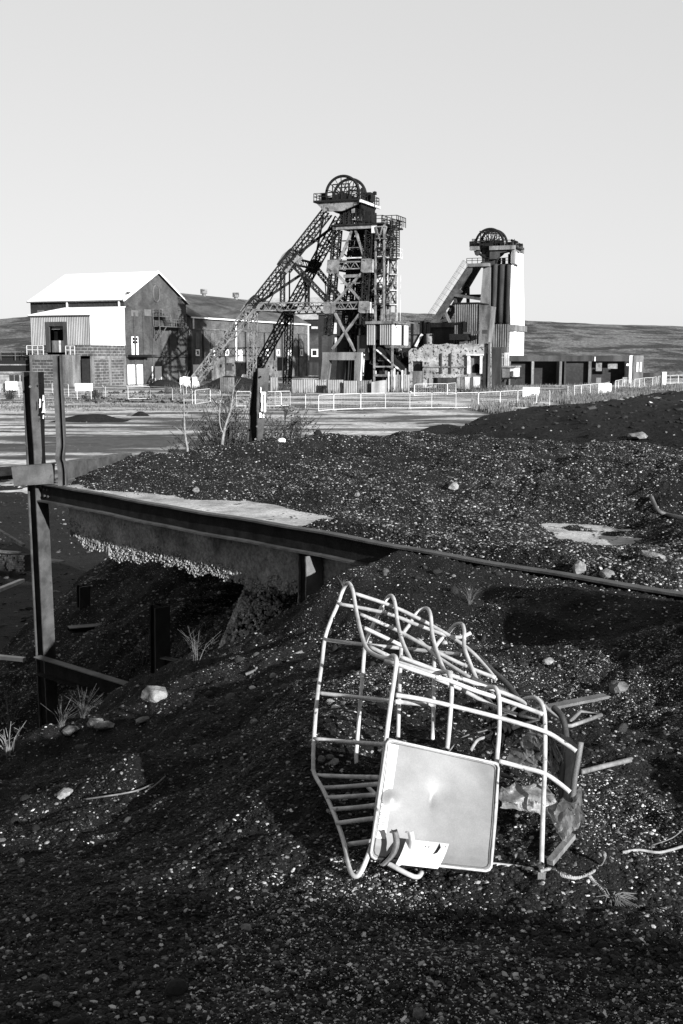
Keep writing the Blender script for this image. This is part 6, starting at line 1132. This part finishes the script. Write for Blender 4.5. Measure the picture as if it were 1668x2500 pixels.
def shrub(lb, base, n, h, sx, lean, seed, mat=m_branch, leaf=3):
    random.seed(seed); t_ = thing('bare_shrub', lb, 'shrub', loc=tuple(base)); mb = MB(); ml__ = MB(); base = Vector(base)
    for k in range(n):
        a = random.uniform(0, 6.28); s = sx*random.random(); l = h*random.uniform(.45, 1)*(1-.35*(s/sx)**2); e = Vector((math.cos(a)*s+lean*l*random.random(), math.sin(a)*s*.6, l)); m_ = e*.5+Vector((-e.x*.12, 0, l*.08)); q = catmull([Vector((0, 0, 0)), m_, e], 3); mb.tube(q, [.014, .004], 4)
        for f in range(7):
            i = random.randint(2, len(q)-2); d = Vector((random.uniform(-1, 1), random.uniform(-.6, .6), random.uniform(.3, 1.2)))*h*.09; mb.tube([q[i], q[i]+d*.5+Vector((0, 0, .02)), q[i]+d], [.005, .0025], 3)
            for g in range(leaf): p = q[i]+d*random.uniform(.3, 1.1)+Vector((random.uniform(-.03, .03),)*3); r = random.uniform(.008, .022); v_ = Vector((random.uniform(-1, 1), random.uniform(-1, 1), random.uniform(-.6, .6))).normalized()*r*1.7; w_ = v_.orthogonal().normalized()*r*.7; ml__.quad(p-v_, p+w_, p+v_, p-w_)
    mb.build('branches', mat, t_, smooth=False); ml__.build('leaves', m_leaf, t_, kind='stuff'); return t_
shrub('dense bare shrub behind the heap between the brick pier and the leaning post', P(560, 1260, 19.5), 230, 2.3, 1.3, .0, 3); shrub('low spreading shrub right of the leaning post behind the heap', P(690, 1230, 19.8), 170, 1.8, 1.3, .1, 5, m_leaf, 4)
for pts, r, lb in (([(460, 1240), (459, 1112), (452, 1060), (450, 1020), (449, 975), (446, 940)], .024, 'thin pale birch stem nearer the brick pier'), ([(535, 1240), (541, 1107), (546, 1060), (552, 1035), (562, 1005), (566, 985), (570, 950)], .03, 'thick pale birch stem with a forked top, nearer the leaning post')):
    q = [P(u, v, 18.6) for u, v in pts]; t_ = thing('birch_sapling', lb, 'birch', loc=tuple(q[0])); MB().tube(q, [r, r*.3], 7, smooth=3).build('trunk', m_birch, t_, world=True); mb = MB(); random.seed(int(r*1000))
    for k in range(26): i = random.randint(2, len(q)-1); a = q[i]; d = Vector((random.uniform(-1, 1), random.uniform(-.5, .5), random.uniform(.4, 1.2)))*.2; mb.tube([a, a+d*.5, a+d], [.004, .0015], 4)
    if r > .026: mb.tube([q[2], P(538, 1040, 18.6), P(536, 1000, 18.6), P(545, 960, 18.6)], [.015, .005], 5, smooth=3)
    mb.build('twigs', m_birch, t_, world=True)
# ---------------------------------------------------------------- crushed wire cage
G0 = P(1000, 2110, 3.3); cg = thing('wire_cage', 'crushed tubular steel cage of a liquid container lying on the coal, open towards the left', 'cage', loc=tuple(G0)); RT_ = .0080
def T(pts, r=RT_, sm=5, mat=m_galv, name='tube'): return MB().tube([P(*p) for p in pts], r, 10, smooth=sm).build(name, mat, cg, world=True, smooth=True)
T([(905,2072,3.30),(886,2120,3.25),(872,2139,3.24),(858,2132,3.26),(850,2105,3.32),(838,2050,3.45),(815,1985,3.66),(790,1930,3.82),(768,1890,3.95),(765,1860,3.99),(767,1800,4.08),(775,1700,4.22),(786,1620,4.4),(793,1562,4.5),(806,1520,4.55),(825,1476,4.6),(838,1440,4.62),(850,1423,4.58),(861,1440,4.5),(870,1490,4.35),(882,1545,4.15),(895,1582,4.0),(918,1600,3.9),(945,1607,3.8),(960,1601,3.72),(968,1612,3.66),(964,1650,3.63),(955,1710,3.58),(946,1780,3.53),(940,1830,3.5),(934,1880,3.45),(922,1960,3.38),(915,2030,3.33),(905,2072,3.30)], name='outer_hoop')
T([(918,1942,3.75),(902,1925,3.9),(884,1905,4.0),(874,1885,4.05),(870,1850,4.08),(874,1790,4.13),(880,1710,4.2),(886,1640,4.3),(891,1580,4.38),(900,1550,4.45),(925,1497,4.55),(945,1461,4.6),(957,1455,4.56),(965,1475,4.48),(971,1520,4.35),(982,1565,4.15),(1000,1605,4.0),(1014,1628,3.95)], name='hoop')
T([(972,1800,4.0),(975,1700,4.1),(979,1600,4.25),(983,1552,4.35),(1000,1525,4.45),(1018,1497,4.5),(1040,1485,4.5),(1051,1500,4.42),(1056,1550,4.3),(1068,1595,4.15),(1084,1635,4.0),(1094,1642,3.85),(1101,1660,3.8),(1103,1690,3.76),(1100,1740,3.7),(1096,1790,3.66),(1092,1828,3.62)], name='hoop')
T([(1057,1806,3.95),(1059,1700,4.1),(1061,1600,4.25),(1068,1572,4.32),(1092,1548,4.4),(1110,1527,4.42),(1128,1524,4.38),(1134,1545,4.3),(1134,1580,4.2),(1150,1625,4.1),(1168,1668,4.0),(1178,1684,3.92),(1195,1678,3.85),(1210,1680,3.8),(1218,1700,3.77),(1220,1740,3.74),(1218,1800,3.68),(1213,1860,3.62),(1211,1950,3.5),(1203,2050,3.38),(1196,2118,3.3)], name='hoop')
T([(1218,1745,4.0),(1245,1735,3.95),(1270,1712,3.9),(1300,1703,3.84),(1318,1712,3.8),(1329,1738,3.76),(1331,1800,3.7),(1330,1880,3.6),(1326,1980,3.45),(1323,2080,3.32),(1322,2128,3.26)], name='hoop')
MB().box(*(lambda p: (p.x-.012, p.x+.012, p.y-.006, p.y+.006, p.z-.012, p.z+.012))(P(1322, 2136, 3.25))).build('flattened_end', m_steelg, cg, world=True)
for pts in ([(825,1474,4.6),(945,1498,4.5),(1030,1530,4.42),(1110,1556,4.35),(1150,1545,4.35)], [(866,1449,4.55),(960,1481,4.5),(1050,1525,4.42),(1130,1574,4.3),(1180,1620,4.2),(1215,1662,4.1)], [(880,1500,4.4),(965,1537,4.35),(1058,1588,4.2),(1150,1632,4.1),(1210,1655,4.05)], [(792,1562,4.5),(890,1574,4.4),(985,1583,4.35),(1065,1592,4.28),(1125,1598,4.2)],
            [(890,1533,4.2),(985,1578,4.25)], [(900,1578,4.05),(1000,1625,3.95),(1075,1648,3.9)], [(942,1614,3.78),(975,1624,3.7),(1060,1652,3.72),(1098,1662,3.74),(1160,1686,3.76),(1215,1704,3.78),(1270,1723,3.78),(1326,1744,3.75)], [(978,1604,3.95),(1075,1640,3.92),(1160,1668,3.9),(1250,1700,3.88),(1290,1722,3.84)],
            [(1020,1560,4.3),(1070,1605,4.15),(1140,1650,4.0),(1208,1690,3.9)], [(1060,1655,3.95),(1120,1680,3.95),(1200,1722,3.9),(1262,1745,3.85)],
            [(776,1692,4.3),(870,1702,4.15),(955,1712,3.6)], [(967,1697,3.6),(1030,1707,3.66),(1098,1722,3.72),(1218,1752,3.72),(1328,1785,3.7),(1375,1812,3.68),(1407,1834,3.66)], [(967,1713,3.62),(1060,1722,3.9)],
            [(768,1804,4.07),(860,1812,3.95),(942,1818,3.5)], [(1218,1858,3.6),(1270,1872,3.6),(1328,1888,3.58),(1365,1912,3.56),(1392,1934,3.54)], [(768,1893,3.95),(850,1896,3.85),(928,1898,3.45)], [(786,1924,3.84),(850,1920,3.8),(926,1914,3.42)],
            [(798,1948,3.76),(860,1944,3.7),(922,1940,3.4)], [(812,1976,3.68),(865,1972,3.62),(918,1966,3.38)], [(824,2010,3.56),(868,2004,3.5),(915,1998,3.36)], [(846,2062,3.45),(875,2058,3.4),(908,2054,3.3)], [(1196,2110,3.34),(1250,2116,3.33),(1290,2122,3.32),(1300,2124,3.31)], [(930,2098,3.32),(1010,2140,3.27),(1030,2130,3.3)]):
    T(pts, name='rail_tube')
for pts in ([(1165,1600,4.25),(1205,1640,4.15),(1240,1672,4.05),(1270,1712,3.95)], [(1150,1655,3.95),(1190,1675,3.92),(1225,1685,3.9),(1268,1722,3.9)], [(1183,1735,3.95),(1200,1742,3.95),(1245,1728,3.9)], [(1180,1690,4.1),(1215,1740,4.0),(1260,1772,3.95)]): T(pts, .0105, mat=m_steel, name='bent_tube')
T([(1418,1812,3.7),(1412,1850,3.68),(1403,1900,3.64),(1398,1945,3.6),(1385,1985,3.57)], .011, mat=m_steelg, name='bent_tube'); T([(1352,1728,4.0),(1372,1750,3.95),(1382,1790,3.9),(1380,1850,3.8),(1372,1910,3.72),(1372,1960,3.66)], .012, mat=m_steel, name='bent_tube')
# plate with rolled rim, label strip, bracket, curled flap
pl = thing('zinc_plate', 'dented square zinc plate with rounded corners fixed to the front of the wire cage', 'plate', loc=tuple(G0-Vector((0, .02, 0))))
c00, c10, c11, c01 = P(944, 1806, 3.50), P(1216, 1866, 3.60), P(1196, 2128, 3.28), P(902, 2096, 3.27)
pn = (c10-c00).cross(c01-c00).normalized(); pn = -pn if pn.y > 0 else pn
def pp(a, b, lift=0.0): return (c00*(1-a)+c10*a)*(1-b)+(c01*(1-a)+c11*a)*b + pn*lift
def corner(a, b, r=.09):                          # squeezes the unit square into one with rounded corners
    x, y = a*2-1, b*2-1; q = 1-r*1.0; fx, fy = abs(x), abs(y)
    if fx > q and fy > q:
        dx, dy = fx-q, fy-q; m_ = max(dx, dy); L = math.hypot(dx, dy) or 1; k = m_/L; fx, fy = q+dx*k, q+dy*k
    return (math.copysign(fx, x)+1)/2, (math.copysign(fy, y)+1)/2
def dent(a, b):
    return -.012*math.exp(-((a-.45)/.10)**2-((b-.45)/.13)**2) - .006*math.exp(-((a-.455)/.025)**2-((b-.46)/.07)**2) + .010*math.exp(-((a-.10)/.05)**2-((b-.5)/.05)**2) + .004*math.sin(a*5+b*3) - .008*math.exp(-((a-.75)/.3)**2-((b-.85)/.15)**2) + .03*max(0, b-.9)*1.5
def pf(u, v): a, b = corner(u, v); return pp(a, b, dent(a, b)+.004)
MB().grid(pf, 70, 70).build('plate_sheet', m_plate, pl, world=True, smooth=True)
MB().grid(lambda u, v: pf(u, v)-pn*.004, 24, 24).build('plate_back', m_plate, pl, world=True, smooth=True)
rim = []
for k in range(97):
    s = (k/96)*4; e = int(s) % 4; f = s-int(s); ab = [(f, 0), (1, f), (1-f, 1), (0, 1-f)][e]; a, b = corner(*ab); rim.append(pp(a, b, .006))
MB().tube(rim, .0045, 8, cap=False).build('rolled_rim', m_galv, pl, world=True, smooth=True)
rim2 = [pp(.5+(q_[0]-.5)*.955, .5+(q_[1]-.5)*.955, dent(.5+(q_[0]-.5)*.955, .5+(q_[1]-.5)*.955)+.006) for q_ in [corner(*[(f, 0), (1, f), (1-f, 1), (0, 1-f)][e]) for e in range(4) for f in np.linspace(0, 1, 24)[:-1]]]; MB().tube(rim2+[rim2[0]], .0016, 5, cap=False).build('pressed_line', m_steelg, pl, world=True)
MB().grid(lambda u, v: pp(.015+.085*u, .035+.80*v, .0085), 3, 16).build('label_strip', m_label, pl, world=True)
mb = MB(); random.seed(2)
for k in range(14):
    if k % 5 != 4: a = .050; b = .60+k*.009; w = random.choice([.0035, .002, .005]); mb.quad(pp(a, b, .0092), pp(a+.034, b, .0092), pp(a+.034, b+w, .0092), pp(a, b+w, .0092))
mb.build('barcode', m_ink, pl, world=True); mb = MB()
for k in range(16):
    b = .52+k*.017
    for aa in (.026,): 
        if random.random() < .8: mb.quad(pp(aa, b, .0092), pp(aa+.012, b, .0092), pp(aa+.012, b+.006, .0092), pp(aa, b+.006, .0092))
mb.build('small_print', m_ink, pl, world=True, kind='stuff')
for off in (0, .042):                                # two bent bracket loops
    q = [P(958+off*900, 2032, 3.27), P(964+off*900, 2030, 3.265), P(968+off*900, 2060, 3.25), P(958+off*900, 2088, 3.235), P(935+off*900, 2112, 3.225)]; MB().grid(lambda u, v: (lambda s: s+Vector((.010*(v-.5)*2, -.008*math.sin(v*math.pi), 0)))(catmull(q, 6)[min(24, int(round(u*24)))]), 24, 5).build('bracket', m_steelg if off == 0 else m_galv, pl, world=True, smooth=True)
MB().prism([P(930, 2105, 3.245), P(955, 2080, 3.25), P(968, 2070, 3.25), P(962, 2092, 3.245), P(943, 2116, 3.24)], (0, .003, 0)).build('torn_hole', m_black, pl, world=True)
f0, f1, f2, f3 = P(989, 2049, 3.285), P(1091, 2062, 3.275), P(1060, 2124, 3.20), P(960, 2112, 3.215)
def ff(u, v): return (f0*(1-u)+f1*u)*(1-v)+(f3*(1-u)+f2*u)*v + pn*(.010+.014*math.sin(v*2.4)+.006*u)
MB().grid(ff, 20, 16).build('curled_flap', m_label, pl, world=True, smooth=True)
MB().prism([ff(.78, .02)+pn*.001, ff(.84, .2)+pn*.001, ff(.80, .42)+pn*.001, ff(.72, .5)+pn*.001, ff(.76, .25)+pn*.001], pn*.0006).build('rust_tear', m_steelb, pl, world=True)
for a_, b_ in ((.56, .2), (.48, .2), (.93, .12)): MB().prism([ff(a_, b_)+pn*.001, ff(a_+.02, b_)+pn*.001, ff(a_, b_+.07)+pn*.001], pn*.0006).build('rust_spot', m_steelb, pl, world=True)
for (a_, b_, c_) in ((.0, .0, .93),): T([tuple(x) for x in [(948,1806,3.5),(1080,1838,3.56),(1216,1866,3.6)]], .007, name='plate_rail')
# wreckage at the right end of the cage
def crumple(name, pts, mat, lb, amp, seed, nu=22, nv=14, cat='plastic', th=0, fr_=6):
    A, B, C_, D_ = [P(*p) for p in pts]; o = MB(); c = (A+B+C_+D_)/4; rr = np.array([seed*1.7])
    def f(u, v):
        p = (A*(1-u)+B*u)*(1-v)+(D_*(1-u)+C_*u)*v; n = float(vnoise(np.array(u*fr_+seed), np.array(v*fr_*.6+seed)))+.5*float(vnoise(np.array(u*fr_*2.3+seed), np.array(v*fr_*2+7))); m_ = float(vnoise(np.array(u*4+9+seed), np.array(v*4+3)))
        return p-c+Vector((m_*amp*.6, n*amp*2, m_*amp*.8))
    q = o.grid(f, nu, nv).build(name, mat, label=lb, cat=cat); q.location = c; return q
crumple('crumpled_sheet', [(1222,1925,3.62),(1330,1905,3.68),(1368,1995,3.5),(1225,1972,3.5)], m_plasticw, 'crumpled dirty white plastic under the right end of the cage', .035, 2); crumple('folded_sheet', [(1230,1860,3.85),(1305,1775,4.0),(1335,1830,3.85),(1300,1890,3.7)], m_plastic, 'fanned grey plastic sheet inside the right end of the cage', .03, 5, fr_=11)
crumple('folded_sheet', [(1300,1755,4.05),(1345,1770,3.95),(1378,1890,3.75),(1350,1880,3.75)], m_plastic, 'dark pleated plastic sheet between the cage and its bent end tube', .03, 8, fr_=9); crumple('folded_sheet', [(1372,1790,3.9),(1412,1815,3.75),(1390,1960,3.6),(1366,1940,3.7)], m_plastic, 'upright sheet scrap tied between the bent end tubes', .012, 11, fr_=5)
crumple('torn_sheet', [(1340,1975,3.5),(1420,1930,3.62),(1425,2010,3.45),(1375,2050,3.35)], m_plastic, 'torn plastic flap hanging at the lower right of the cage', .03, 14); crumple('torn_sheet', [(1180,1790,4.05),(1240,1780,4.1),(1235,1830,3.95),(1180,1840,3.9)], m_steelb, 'dark leafy scrap behind the upper edge of the plate', .03, 17)
plank(P(1300, 1735, 4.35), P(1478, 1699, 4.6), .045, .012, m_steelg, 'flat strip of metal sticking out beyond the cage', 'metal strip', 'metal_strip'); plank(P(1343, 2106, 3.33), P(1398, 2040, 3.45), .022, .018, m_timber, 'short white lath beside the last cage hoop', 'lath', 'lath')
t_ = stick([P(1392, 1762, 4.1), P(1418, 1736, 4.2), P(1468, 1746, 4.15), P(1395, 1772, 4.05), P(1370, 1772, 4.0)], .008, m_timber, 'bent open triangle of thin strip right of the cage', 'metal strip', 'bent_strip', 0)
random.seed(61)
for k in range(16):                                # bundle of torn dark strips jammed in the end of the cage
    u, v = random.uniform(1200, 1345), random.uniform(1660, 1930); Y = 4.15-(v-1660)/270*.45; a = random.uniform(-.6, 1.6); L = random.uniform(30, 85)
    T([(u, v, Y), (u+L*.5*math.cos(a)+random.uniform(-9, 9), v+L*.5*math.sin(a), Y-.02), (u+L*math.cos(a), v+L*math.sin(a), Y+random.uniform(-.08, .08))], [random.uniform(.004, .011), .003], 4, random.choice([m_steelb, m_steel, m_plastic]), 'torn_strip')
crumple('folded_sheet', [(1180,1700,4.2),(1290,1690,4.25),(1300,1780,4.05),(1190,1800,4.05)], m_steelb, 'blackened sheet behind the pleated plastic in the cage', .05, 23, fr_=8)
def rope(pts, r, lb, name='rope'):
    q = catmull([P(*p) for p in pts], 14); mbs = MB(); o0 = q[0]
    for ph in (0, 2.09, 4.19):
        st_ = []
        for i, p in enumerate(q): a = i*.9+ph; st_.append(p-o0+Vector((math.cos(a)*r*.5, 0, math.sin(a)*r*.5)))
        mbs.tube(st_, r*.62, 5)
    o = mbs.build(name, m_rope, label=lb, cat='rope', smooth=True); o.location = o0; return o
g_ = lambda u, v, l=.01: (lambda h_: (u, v, h_.y-l))(hit(u, v))
rope([(1322,2126,3.23), g_(1345,2122), g_(1375,2138), g_(1410,2143), g_(1440,2133), g_(1465,2112), (1476,2090,3.35), (1473,2082,3.38)], .006, 'stiff rope tied to the foot of the last cage hoop')
fr_o = rope([g_(1440,2140), g_(1455,2158), g_(1475,2180), g_(1490,2200)], .0065, 'short rope with a frayed white end on the coal'); random.seed(3); mb = MB(); e_ = hit(1492, 2203)+Vector((0, 0, .012))
for k in range(50): d = Vector((random.uniform(-.2, 1), random.uniform(-1, .3), random.uniform(-.05, .35))).normalized()*random.uniform(.03, .085); d.z *= .35; mb.tube([e_, e_+d*.5+Vector((random.uniform(-.008, .008), 0, .012)), e_+d+Vector((random.uniform(-.012, .012), random.uniform(-.012, .012), 0))], [.002, .001], 4)
mb.build('frayed_end', m_grass, fr_o, kind=None) if False else None
o = MB(); o.v = [tuple(Vector(v)-fr_o.location) for v in mb.v]; o.f = mb.f; o.build('frayed_end', m_grass, fr_o, kind='stuff')
mb = MB(); q = [(1320+8*math.cos(a)*1.0, 2112+6*math.sin(a), 3.265-.012*math.sin(a)) for a in np.linspace(0, 12.6, 30)]; o0 = P(1320, 2112, 3.27); mb.tube([P(*p)-o0 for p in q], .003, 5); k_ = mb.build('rope_knot', m_tape, label='dark binding knotted round the foot of the last hoop', cat='rope'); k_.location = o0
for k, pts in enumerate(([(1090,1842,3.9),(1130,1800,4.0),(1180,1785,4.05),(1225,1770,4.05)], [(1150,1832,3.85),(1165,1808,3.9),(1185,1800,3.95),(1212,1790,3.95)], [(1105,1775,4.1),(1125,1795,4.05),(1150,1800,4.0)])):
    stick([P(*p) for p in pts], .006 if k == 1 else .003, m_rope if k == 1 else m_twig, ['long twig inside the cage above the plate', 'piece of rope inside the cage above the plate', 'forked twig inside the cage behind the middle hoop'][k], ['twig', 'rope', 'twig'][k], ['twig', 'rope', 'twig'][k])
